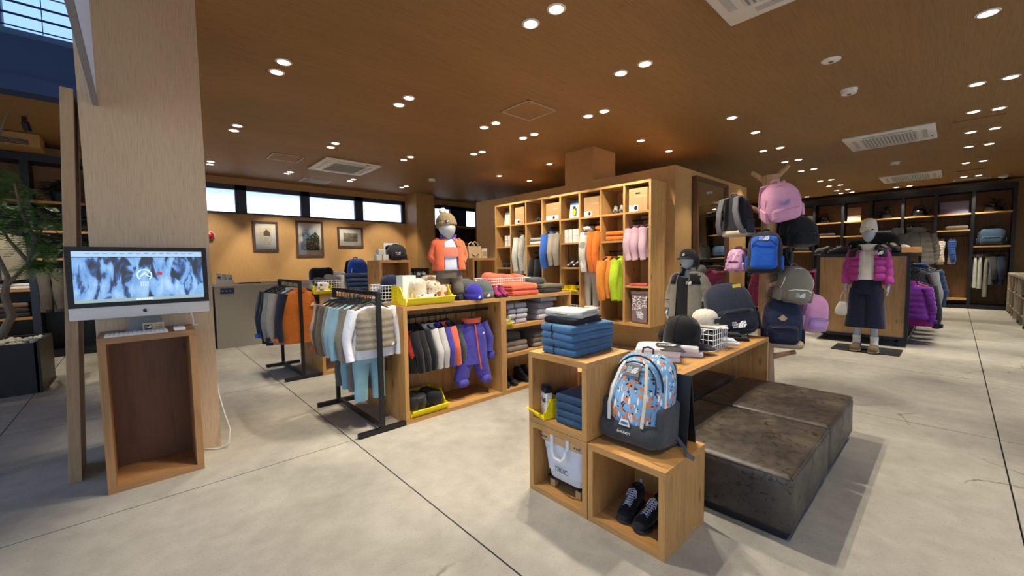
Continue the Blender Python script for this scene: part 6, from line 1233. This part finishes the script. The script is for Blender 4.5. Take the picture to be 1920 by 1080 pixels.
# table top
TT = .6005; GW = 'white folded shirts on the display table'
folded('white folded shirt at the bottom of the front stack on the table', '#e4e4ea', (2.72, 1.42, TT), R(-64), .29, .27, .036, 'shirt', GW, 3, 'folded_shirt'); folded('white folded sweatshirt with black printed patch on the table', '#ecebee', (2.72, 1.42, TT + .037), R(-64), .30, .26, .05, 'sweatshirt', GW, 5, 'folded_sweatshirt', ply=2, sag=.008)
pt_ = T('x', None, None) if False else None
sw = [o_ for o_ in COL.objects if o_.get('label') == 'white folded sweatshirt with black printed patch on the table'][0]
MB().rbox(.155, .25, .004, .0018, 1, 6, (.06, -.02, .0605), lambda p: (p[0] + .03 * (p[1] / .12) ** 2, p[1], p[2] - .030 * max(0, (abs(p[1] + .02) - .075) / .05) ** 1.5 * .5), None).build('printed_patch', plain('#1d1d20', .7), sw, True, 180)
emblem(sw, tr(.065, -.035, .0665) @ rot(R(0), 'Z'), .11, WHITE, True)
folded('white folded shirt at the bottom of the stack under the black cap', '#dedce0', (2.98, 1.36, TT), R(-66), .28, .25, .034, 'shirt', GW, 7, 'folded_shirt'); folded('white folded shirt right under the black cap', '#e8e6e4', (2.96, 1.37, TT + .035), R(-70), .27, .25, .04, 'shirt', GW, 8, 'folded_shirt', sag=.01)
cap('black baseball cap resting on the white shirts', '#1b1a1c', (2.975, 1.37, TT + .078), R(30), logo='#e8e8e8', sc=1.3, tilt=R(4)).scale = (1.3, 1.3, 1.75)
wire_basket('white wire basket of black hats on the display table', (3.30, 1.36, TT), R(0), .27, .30, .17, cell=.038)
for k, (x, y) in enumerate(((3.24, 1.30), (3.36, 1.30), (3.25, 1.43), (3.36, 1.43))): lump('black knit hat in the white wire basket, %s' % ('front left', 'front right', 'rear left', 'rear right')[k], ('#1b1b1e', '#2c2c30', '#161618', '#202024')[k], (x, y, TT + .008), .115, .12, .125, 'knit_hat', 'hat', k + 1, amp=.01, group='black hats in the wire basket')
cap('cream baseball cap with black box logo on the wire basket', '#d8d0bd', (3.38, 1.36, TT + .173), R(-12), logo='#f2f2f2', panel='#1a1a1c', sc=1.05)
folded('black folded t-shirt with white print behind the wire basket', '#1a1a1e', (3.28, 1.60, TT + .0), R(-20), .22, .13, .13, 'shirt', None, 2, 'folded_shirt', tag_c='#f0f0f0')
GK = 'flat folded items right of the wire basket'
folded('white and grey folded socks pack right of the wire basket', '#d8d8da', (3.56, 1.27, TT), R(-55), .20, .14, .018, 'socks', GK, 2, 'folded_socks'); folded('white folded tee on the socks pack right of the wire basket', '#c7ccd4', (3.57, 1.29, TT + .019), R(-60), .19, .13, .014, 'tee', GK, 4, 'folded_tee')
folded('black folded tee at the right end of the table', '#191a20', (3.82, 1.30, TT), R(-60), .22, .22, .03, 'tee', GK, 5, 'folded_tee'); folded('black folded tee on top at the right end of the table', '#15161b', (3.80, 1.34, TT + .031), R(-62), .2, .2, .026, 'tee', GK, 6, 'folded_tee')
cap('black cap between the cream cap and the navy rucksack', '#17181c', (3.68, 1.50, TT), R(-20), logo='#f0f0f0', sc=1.0); lump('striped white socks beside the black cap on the table', '#d8dade', (3.58, 1.42, TT), .12, .10, .09, 'rolled_socks', 'socks', 5, mat=pattern('#d8dade', ('#20263a',), 14))
backpack('big navy and black rucksack with yellow tag at the end of the table', '#1b2233', (4.0, 1.34, TT), 0, .41, .26, .49, base=None, pocket='#171c2b', rot_=(R(-10), R(-8), R(-50)), seed=4, logo='#f0f0f0', lz=.10, zipc='#101218', straps='#14161c')
bp_ = [o_ for o_ in COL.objects if o_.get('label', '').startswith('big navy and black rucksack')][0]
MB().rbox(.07, .004, .045, .0015, 1, 1, (.08, -.045, .44), None).build('yellow_tag', plain('#d9b62c', .6), bp_)
# ------------------------------------------------------------------ backpack tree
TX, TY = 4.55, 1.24
bt = T('coat_tree', 'natural log coat tree hung with backpacks at the end of the table', 'coat tree', (TX, TY, 0)); mw = wood('#b08a62', 'z', .35)
MB().tube([(.0, 0, 0.0), (.0, .0, .3), (.01, .01, .8), (-.005, .0, 1.4), (.0, -.01, 2.0), (.0, -.01, 2.10)], [.085, .07, .068, .066, .07, .072], 14).build('trunk', mw, bt, True, 60)
for a, z, L, e in ((R(-70), .32, .26, 18), (R(120), 1.72, .24, 28), (R(-65), 2.02, .22, 48), (R(105), 2.02, .20, 40), (R(-95), 1.36, .30, 25), (R(130), 1.20, .25, 20), (R(200), 1.10, .26, 30), (R(230), 1.02, .22, 20), (R(-40), 1.05, .24, 20), (R(190), 1.70, .25, 25), (R(175), 1.36, .2, 20), (R(-75), .95, .25, 25), (R(-70), 1.78, .25, 25)):
    d = Vector((cos(a) * cos(R(e)), sin(a) * cos(R(e)), sin(R(e)))); p0 = Vector((0, 0, z)); MB().tube([p0 + d * .03, p0 + d * L * .6, p0 + d * L], [.030, .025, .022], 9).build('branch', mw, bt, True, 60)
MB().lathe([(.22, 0), (.22, .02), (.09, .03)], 24).build('base', mw, bt, True, 40)
GT = 'backpacks on the coat tree'
backpack('pink round backpack with mauve print at the top of the coat tree', '#d9a0c0', (4.44, 1.10, 1.66), 0, .30, .24, .34, logo='#8a86c8', straps='#e0a6c8', zipc='#c088ac', rot_=(R(24), R(-14), R(-60)), seed=3, group=GT, lz=.2)
backpack('black and grey rucksack with a leather tag at the upper left of the coat tree', '#23252b', (4.38, 1.46, 1.52), 0, .26, .18, .40, pocket='#2a2f3e', base='#c9bda5', straps='#6a6a70', logo=None, rot_=(0, 0, R(70)), seed=5, group=GT)
backpack('black padded rucksack right of the blue one on the coat tree', '#14171d', (4.62, 1.02, 1.40), 0, .30, .24, .31, logo=None, rot_=(R(4), 0, R(-40)), seed=6, group=GT, pocket='#12151a')
backpack('bright blue and charcoal backpack facing out in the middle of the coat tree', '#2c2e34', (4.30, 1.20, 1.165), 0, .28, .19, .39, pmat=fab('#1f5fc8', .1, .6), pz=.80, logo='#f4f4f4', rot_=(0, 0, R(-78)), seed=7, group=GT, lz=.32, base='#26282d', zipc='#3b3d44')
q = backpack('olive grey rucksack with white pulls on the right of the coat tree', '#8a8271', (4.46, 1.02, .885), 0, .27, .22, .34, logo='#f0f0ec', rot_=(R(8), R(6), R(-50)), seed=8, group=GT, zipc='#e8e6e0', straps='#7b7364', lz=.10)
backpack('navy rucksack with diamond leather patch low on the coat tree', '#18203a', (4.40, 1.07, .475), 0, .32, .24, .45, base='#b29d7c', patch='#b39a74', logo=None, rot_=(0, 0, R(-72)), seed=9, group=GT, pocket='#161d33', straps='#15171f')
backpack('pink and lilac rucksack low at the right of the coat tree', '#cf8fb4', (4.68, .93, .60), 0, .26, .20, .36, logo=None, rot_=(R(6), R(10), R(-35)), seed=10, group=GT, pocket='#b992c4', straps='#d9d2e2', zipc='#9c7db4')
backpack('small pink patterned pouch bag at the left of the coat tree', '#d59ac0', (4.38, 1.47, 1.17), 0, .17, .12, .24, logo=None, rot_=(0, 0, R(-100)), seed=11, group=GT, straps='#c98ab2', mat=pattern('#d9a4c6', ('#b07ab4', '#eac9dc'), 16))
backpack('black rucksack at the back of the coat tree behind the black padded one', '#1c1e24', (4.86, 1.26, 1.20), 0, .28, .2, .42, logo=None, rot_=(0, 0, R(90)), seed=12, group=GT)
bb_ = [o_ for o_ in COL.objects if o_.get('label', '').startswith('bright blue and charcoal backpack')][0]
MB().box(-.045, .045, -.1, -.094, .195, .20).box(-.03, .03, -.1, -.094, .188, .192).build('stitched_bar', WHITE, bb_); MB().prism([(-.035, -.01), (.035, -.01), (.022, .02), (-.022, .02)], 0, .006, tr(0, -.105, .075) @ UP).build('light_loop', plain('#dfe6ee', .5), bb_)
# ------------------------------------------------------------------ island goods
IZ = 1.357
for k, (y, z, rz) in enumerate(((1.40, 0, -150), (1.24, 0, -150), (.62, .02, -60), (.72, .0, -50))): shoe('dark trainer on the front edge of the island, %s' % ('far left', 'left of the beanie', 'right, rear one', 'right, front one')[k], ('#2a2826', '#33302c', '#1a1b1e', '#1d1e22')[k], (8.15, y, IZ + z), R(rz), group='dark trainers on the island', sc=1.05, lace='#bdb7a8')
cap('grey knit cap at the left end of the island top', '#4a4644', (8.15, 1.47, IZ), R(-90), sc=.9); carton('flat kraft shoe box on the left of the island', (8.35, 1.3, IZ), R(-90), .34, .22, .09, '#a9763f', name='shoe_box', cat='box')
carton('open kraft shoe box lid at the right end of the island', (8.2, .47, IZ), R(-70), .22, .3, .08, '#c08b4e', name='shoe_box', cat='box'); carton('kraft shoe box in the middle of the island behind the black bag', (8.75, .75, IZ), R(-90), .3, .22, .12, '#b98447', name='shoe_box', cat='box')
backpack('black shoulder bag heaped on the island right of the beanie', '#131419', (8.55, .80, IZ), R(-90), .46, .24, .32, logo=None, seed=3)
lump('dark helmet-like black bag lying on the island', '#17181d', (8.5, 1.05, IZ), .3, .26, .22, 'soft_bag', 'bag', 4)
cap('white and black cap at the right rear of the island', '#d8d8d6', (8.6, .55, IZ), R(-60), brim='#222226', sc=1.1); cap('black and white cap at the right end behind the kraft lid', '#202126', (8.95, .52, IZ), R(-80), logo='#f0f0f0', sc=1.1)
GI = 'jackets on the right side of the island'
jacket('purple down jacket nearest on the right side of the island', '#6c2a88', (8.42, .44, 1.185), R(86), w=.42, h=.50, sl=.50, d=.16, quilt=6, cuff='#5b1f74', group=GI, seed=1, z0=-.30)
jacket('magenta and black shell jacket second on the right side of the island', '#8d2474', (8.60, .43, 1.185), R(86), w=.5, h=.64, sl=.6, d=.14, cuff='#17171b', sleeve='#26262c', group=GI, seed=2, z0=-.28)
jacket('charcoal jacket with grey sleeve third on the right side of the island', '#2c2f36', (8.85, .43, 1.185), R(80), sleeve='#8b8a86', w=.5, h=.66, group=GI, seed=3)
jacket('navy blue down jacket fourth on the right side of the island', '#203a60', (9.10, .40, 1.2), R(84), w=.52, h=.70, d=.16, quilt=6, group=GI, seed=4, collar='hood')
jacket('grey down jacket fifth on the right side of the island', '#6b6864', (9.45, .42, 1.2), R(88), w=.52, h=.66, d=.16, quilt=6, group=GI, seed=5, collar='hood'); jacket('navy shell jacket sixth on the right side of the island', '#1f2c4a', (9.8, .42, 1.2), R(90), w=.5, h=.72, group=GI, seed=6)
jacket('dark navy jacket last on the right side of the island', '#161c2c', (10.15, .42, 1.2), R(90), w=.5, h=.72, group=GI, seed=7)
jacket('grey hooded jacket on a bust stand behind the island right end', '#77736b', (10.98, .5, 1.86), R(-60), w=.5, h=.62, sl=.55, quilt=6, collar='hood', seed=8, d=.16)
bs_ = T('garment_stand', 'black garment stand holding the grey hooded jacket behind the island', 'stand', (10.98, .5, 0)); MB().tube([(0, 0, 0), (0, 0, 1.86)], .015, 8).build('pole', M_black, bs_); MB().lathe([(.2, 0), (.2, .02), (.02, .03)], 20).build('base', M_black, bs_, True)
for k, x in enumerate((8.5, 8.9, 9.3)): jacket(('burgundy jacket on the left side of the island, nearest', 'plum jacket on the left side of the island, second', 'dark jacket on the left side of the island, third')[k], ('#6d1c48', '#4a1a3c', '#1d1d24')[k], (x, 1.47, 1.2), R(90), w=.5, h=.7, group='jackets on the left side of the island', seed=k)
# ------------------------------------------------------------------ far shelving goods
def pot(y, z, lab, r=.13, h=.2, c='#141519', plant=0):
    o = T('kettle' if not plant else 'potted_plant', lab, 'kettle' if not plant else 'plant', (15.22, y, z))
    MB().lathe([(r * .75, 0), (r, h * .3), (r * .95, h * .7), (r * .55, h), (.001, h * 1.02)], 20).build('body' if not plant else 'pot', plain(c, .25), o, True)
    if not plant: MB().tube([(0, -r * .8, h * .85), (0, -r * .5, h * 1.35), (0, r * .5, h * 1.35), (0, r * .8, h * .85)], .012, 7).build('handle', M_black, o, True); MB().tube([(0, -r * .8, h * .5), (0, -r * 1.5, h * .85)], [.03, .018], 8).build('spout', plain(c, .25), o, True)
    else:
        m = MB()
        for k in range(70):
            a, e, q = random.uniform(0, 6.28), random.uniform(.0, 1.3), random.uniform(.08, plant); p = Vector((cos(a) * cos(e) * q, sin(a) * cos(e) * q, h + sin(e) * q * .8)); u = Vector((cos(a), sin(a), .4)).normalized() * .06; v = Vector((-sin(a), cos(a), 0)) * .025; m.add([p - u, p + v, p + u, p - v], [(0, 1, 2, 3)])
        m.build('leaves', plain('#26331f', .6), o)['kind'] = 'stuff'
    return o
pot(2.69, 2.329, 'black iron kettle on the far shelf above the island left end'); pot(.68, 2.329, 'black iron kettle on the far shelf right of the island', .15, .22); pot(1.33, 2.329, 'bushy plant in a dark pot on the far shelf', .14, .18, '#1a1b1e', .22); pot(-.58, 2.349, 'dark trailing plant on the far shelf at the right end', .16, .14, '#17181b', .24); pot(3.4, 2.329, 'low dark plant on the far shelf behind the pink backpack', .13, .12, '#1c1d20', .2)
def frame(y, z, w_, h_, lab, c, c2):
    o = T('photo_board', lab, 'picture', (15.2, y, z), R(-90)); MB().box(-w_ / 2, w_ / 2, 0, .02, 0, h_, rot(R(-7), 'X')).build('board', plain(c, .5), o); MB().box(-w_ / 2, w_ / 2, -.003, 0, 0, h_ * .45, rot(R(-7), 'X')).build('lower_print', plain(c2, .6), o); MB().box(-.08, .08, .02, .12, 0, .01).build('foot', M_black, o)
frame(2.0, 2.329, .30, .40, 'photo board with red and cream bands on the far shelf', '#a4785c', '#d9c9a8'); frame(.06, 2.349, .50, .32, 'violet photo board on the far shelf', '#6d6a8f', '#58557c'); frame(3.02, 2.329, .18, .26, 'small white card on the far shelf', '#d9d4c8', '#cfc9ba')
backpack('blue grey rucksack on the right end of the far shelving', '#33475e', (15.2, -.58, 1.539), R(-90), .46, .26, .46, logo=None, seed=2)
GX = 'folded garments on the far shelves'
for k, (y, z, c) in enumerate(((.0, 1.949, '#5c564c'), (2.6, 1.919, '#26272b'), (1.3, 1.919, '#2c2d30'), (3.2, 1.919, '#2f2a26'), (3.9, 1.919, '#232428'), (2.55, 1.519, '#1d1e22'), (3.2, 1.519, '#3a3632'))): folded('dark folded sweater on the far shelving, %s' % ('under the violet board', 'under the kettle at left', 'under the bushy plant', 'behind the pink backpack', 'left of the coat tree', 'low behind the island', 'low behind the coat tree')[k], c, (15.22, y, z), R(-90), .4, .32, .10, 'sweater', GX, k, 'folded_sweater')
GJ = 'jackets hanging on the far shelving'
for k, (y, z, c, kw, lab) in enumerate([(.26, 1.79, '#cdbdb0', dict(quilt=7, h=.62, w=.46), 'pale pink down jacket on the far rail, facing side on'), (.06, 1.79, '#c9ccd4', dict(quilt=7, h=.60, w=.44, sleeve='#2a4a8a'), 'white and blue down jacket right of the pale pink one'), (.18 + .72, 2.18, '#1b1c20', dict(h=.9), 'black coat on the far rail, first left of the pale jackets'), (1.02 - .2, 2.18, '#17181c', dict(h=.95), 'black coat on the far rail, second'), (.62, 2.18, '#202126', dict(h=.9), 'black coat on the far rail, third'), (.5, 2.18, '#15161a', dict(h=.95), 'black coat on the far rail, fourth'),
    (-.34, 1.385, '#c9cabf', dict(h=.78, w=.34, vest=True, quilt=0, d=.08), 'pale grey trousers on the lower far rail, first'), (-.42, 1.385, '#b9bbb0', dict(h=.80, w=.34, vest=True, d=.08), 'pale grey trousers on the lower far rail, second'), (-.52, 1.385, '#7d7a72', dict(h=1.0, w=.36, vest=True, d=.08), 'long grey trousers on the lower far rail'), (-.62, 1.385, '#3c3d40', dict(h=.7), 'charcoal jacket on the lower far rail'), (-.74, 1.385, '#1c2540', dict(h=.7), 'navy jacket at the right end of the lower far rail'),
    (1.2, 1.73, '#1c1d22', dict(), 'black jacket behind the island on the far rail'), (1.45, 1.73, '#23252c', dict(), 'dark jacket behind the island on the far rail'), (3.7, 1.73, '#20222a', dict(), 'dark jacket on the far rail left of the coat tree'), (4.0, 1.73, '#2a2226', dict(), 'brown black jacket on the far rail left of the coat tree')]):
    d = dict(w=.46, h=.66, d=.12, sl=.5, group=GJ, seed=k); d.update(kw); y = y + (.19 if z > 2 else 0); 
    jacket(lab, c, (15.2, y, z), 0, **d)
# low shelf shoes
for k, (x, z, c) in enumerate(((14.6, .012, '#b3262a'), (14.2, .012, '#22242c'), (13.2, .012, '#1b2438'), (13.9, .532, '#2c2c30'), (12.9, .532, '#5a3a7a'), (12.3, .012, '#2a2a2e'), (11.8, .532, '#3a3f50'), (11.4, .012, '#22242a'))): shoe('trainer on the low right shelf, %s' % ('red one at the far end', 'dark one next to the red', 'navy one on the floor tier', 'dark one on the middle tier', 'violet one on the middle tier', 'dark one on the floor tier nearer', 'slate one on the middle tier nearer', 'dark one nearest on the floor tier')[k], c, (x, -1.0, z if z > .5 else .002), R(180), group='trainers on the low shelf', sc=1.05)
folded('white folded towel on top of the low right shelf', '#e6e4e0', (11.9, -1.02, .901), 0, .34, .26, .07, 'towel', None, 3, 'folded_towel'); cap('dark cap on top of the low right shelf', '#22242a', (11.55, -1.05, .901), 0)
# plant and burgundy coat between the mirror wall and the coat tree
jacket('burgundy down jacket hanging beside the mirror', '#6f1c3e', (7.62, 2.03, 1.22), R(-80), w=.46, h=.62, quilt=6, d=.14, seed=4)
hk = T('clothes_rack', 'slim black stand holding the burgundy jacket beside the mirror', 'clothes rack', (7.62, 2.03, 0))
for s in (-1, 1): MB().tube([(s * .02, s * .33, 0), (0, s * .03, 1.19)], .012, 7).build('leg', M_black, hk)
MB().tube([(-.02, -.2, 1.2), (0, .2, 1.2)], .012, 7).build('rail', M_black, hk)
fpn = T('potted_plant', 'dark bushy plant in a black pot behind the coat tree', 'plant', (8.6, 2.35, 0)); MB().lathe([(.16, 0), (.2, .38), (.18, .38), (.17, .33)], 20).build('pot', plain('#15161a', .5), fpn, True); MB().lathe([(.175, .33), (.001, .345)], 16).build('soil', plain('#2a221b', .9), fpn)
MB().tube([(0, 0, .33), (.03, .02, .8), (-.02, .0, 1.3)], [.025, .02, .012], 8).build('stem', plain('#4a3c2a', .8), fpn, True)
def leafcloud(o, c, rx, rz, n, lw, ll, mat, cz, name='leaves', droop=.2):
    m = MB()
    for k in range(n):
        v = Vector((random.gauss(0, 1), random.gauss(0, 1), random.gauss(0, 1))).normalized() * (random.random() ** .4); p = Vector((c[0] + v.x * rx, c[1] + v.y * rx, cz + v.z * rz)); a = random.uniform(0, 6.28); u = Vector((cos(a), sin(a), random.uniform(-.6, .5) - droop)).normalized(); s = u.cross(Vector((0, 0, 1))).normalized() * lw * random.uniform(.7, 1.3); u = u * ll * random.uniform(.7, 1.3); n_ = u.cross(s).normalized() * lw * .25
        m.add([p, p + u * .5 + s + n_, p + u, p + u * .5 - s + n_, p + u * .5 - n_ * .5], [(0, 4, 1), (4, 2, 1), (0, 3, 4), (4, 3, 2)])
    q = m.build(name, mat, o); q['kind'] = 'stuff'; return q
leafcloud(fpn, (0, 0), .34, .5, 420, .035, .13, plain('#1f2c18', .6), 1.15)
# ------------------------------------------------------------------ planter with twisted tree at far left
ph = T('planter', 'long black planter box with pale pebbles at far left', 'planter', (-1.62, 6.92, 0)); m = MB(); m.box(-.8, .80, -.42, .42, 0, .44)
for s in (-1, 1): m.box(-.8, .8, s * .42 - .02, s * .42 + .02, .0, .53); m.box(s * .8 - .02, s * .8 + .02, -.44, .44, 0, .53)
m.build('box', plain('#0f1216', .45), ph)
m = MB(); random.seed(5)
for k in range(420):
    x, y = random.uniform(-.76, .77), random.uniform(-.39, .39); a = random.uniform(.018, .038); m.lathe([(.001, -.4 * a), (a, 0), (.7 * a, .5 * a), (.001, .62 * a)], 6, tr(x, y, .50 + random.uniform(-.01, .02)) @ rot(random.uniform(0, 3), 'Z'), 1, random.uniform(.6, 1))
pb = m.build('pebbles', plain('#c9c3b2', .8), ph, True); pb['kind'] = 'stuff'
MB().box(-.78, .78, -.4, .4, .44, .495).build('soil', plain('#4a4438', .9), ph)
tre = T('indoor_tree', 'twisted thin-trunked feathery tree growing in the black planter', 'tree', (-1.12, 6.85, .50)); mb_ = plain('#75685a', .8)
MB().tube([(-.42, .05, -.04), (-.15, .0, .02), (.02, -.02, .10), (.10, 0, .30), (.06, .02, .52), (.10, .0, .72)], [.05, .045, .04, .036, .032, .026], 9).build('trunk', mb_, tre, True)
for pts in ([(.08, .0, .62), (.24, -.02, .86), (.32, 0, 1.1), (.40, .0, 1.35)], [(.10, 0, .70), (.02, .05, 1.0), (-.10, .05, 1.35), (-.14, .05, 1.8)], [(-.14, .05, 1.5), (.0, .0, 1.9), (.12, .0, 2.2), (.20, -.02, 2.45)], [(.25, -.02, .88), (.12, .1, 1.1), (.0, .2, 1.4)], [(.32, 0, 1.1), (.24, -.1, 1.4), (.22, -.15, 1.7)]):
    MB().tube(pts, [.022, .016, .012, .008][:len(pts)] if len(pts) == 4 else [.02, .014, .009], 7).build('branch', mb_, tre, True)
m = MB(); random.seed(11)
for c in [(-.1, .0, 1.35), (.1, -.1, 1.28), (.28, .0, 1.42), (.0, .1, 1.55), (.2, -.05, 1.62), (-.22, .0, 1.6), (.35, 0, 1.15), (.4, .05, 1.0), (-.3, 0, 1.35), (.1, .0, 1.8), (.34, -.05, .85), (.42, .0, 1.3)]:
    for f_ in range(22):
        a = random.uniform(0, 6.28); L = random.uniform(.16, .34); d = Vector((cos(a), sin(a), random.uniform(-.5, .35))).normalized(); p0 = Vector(c) + Vector((random.uniform(-.1, .1), random.uniform(-.1, .1), random.uniform(-.08, .08))); sd_ = d.cross(Vector((0, 0, 1))).normalized()
        for q in range(10):
            t = (q + 1) / 10; p = p0 + d * L * t + Vector((0, 0, -.10 * t * t)); w = .085 * (1 - .5 * t)
            for s in (-1, 1): e = (sd_ * s + d * .4).normalized(); m.add([p, p + e * w * .5 + d * .017, p + e * w, p + e * w * .5 - d * .017], [(0, 1, 2, 3)])
m.build('foliage', plain('#78a060', .6), tre)['kind'] = 'stuff'
# ------------------------------------------------------------------ goods on the left shelving
GL = 'clothes on the far left shelving'
jacket('beige jacket hanging on the far left shelving behind the tree', '#8f8878', (-1.42, 8.96, 1.9), R(20), w=.55, h=.66, sl=.55, d=.16, group=GL, seed=1); jacket('olive grey jacket behind the beige one at far left', '#5f5c50', (-1.75, 9.08, 1.9), R(40), w=.5, h=.66, group=GL, seed=2)
jacket('brown grey jacket low behind the plank, left one', '#57534b', (-1.0, 9.06, 1.36), R(90), w=.42, h=.6, group=GL, seed=3, sl=.5); jacket('brown grey jacket low behind the plank, right one', '#5d5a50', (-.87, 9.06, 1.36), R(90), w=.42, h=.6, group=GL, seed=4, sl=.5)
for k in range(2): folded('white folded shirt on the far left shelf, %s' % ('lower', 'upper')[k], '#d9d7d2', (-1.35, 9.1, 1.018 + k * .041), 0, .42, .28, .04, 'shirt', GL, k, 'folded_shirt')
for k in range(3): folded('folded sweater on the low far left shelf, %s' % ('bottom', 'middle', 'top')[k], ('#2b2a2c', '#3a2f2c', '#6b5a48')[k], (-1.38, 9.1, .618 + k * .07), 0, .40, .28, .065, 'sweater', GL, k, 'folded_sweater')
for x, z, lab in ((-.78, 2.283, 'trailing plant in a dark pot on the upper far left shelf'), (-.75, 1.458, 'leafy plant in a dark pot on the third far left shelf'), (-.72, 1.858, 'leafy plant in a dark pot on the second far left shelf')):
    o = T('potted_plant', lab, 'plant', (x, 9.08, z)); MB().lathe([(.09, 0), (.12, .16), (.10, .16), (.09, .12)], 16).build('pot', plain('#20262e', .5), o, True); leafcloud(o, (0, -.03), .20, .10, 120, .026, .10, plain('#2c3d28', .6), .22, droop=.1)
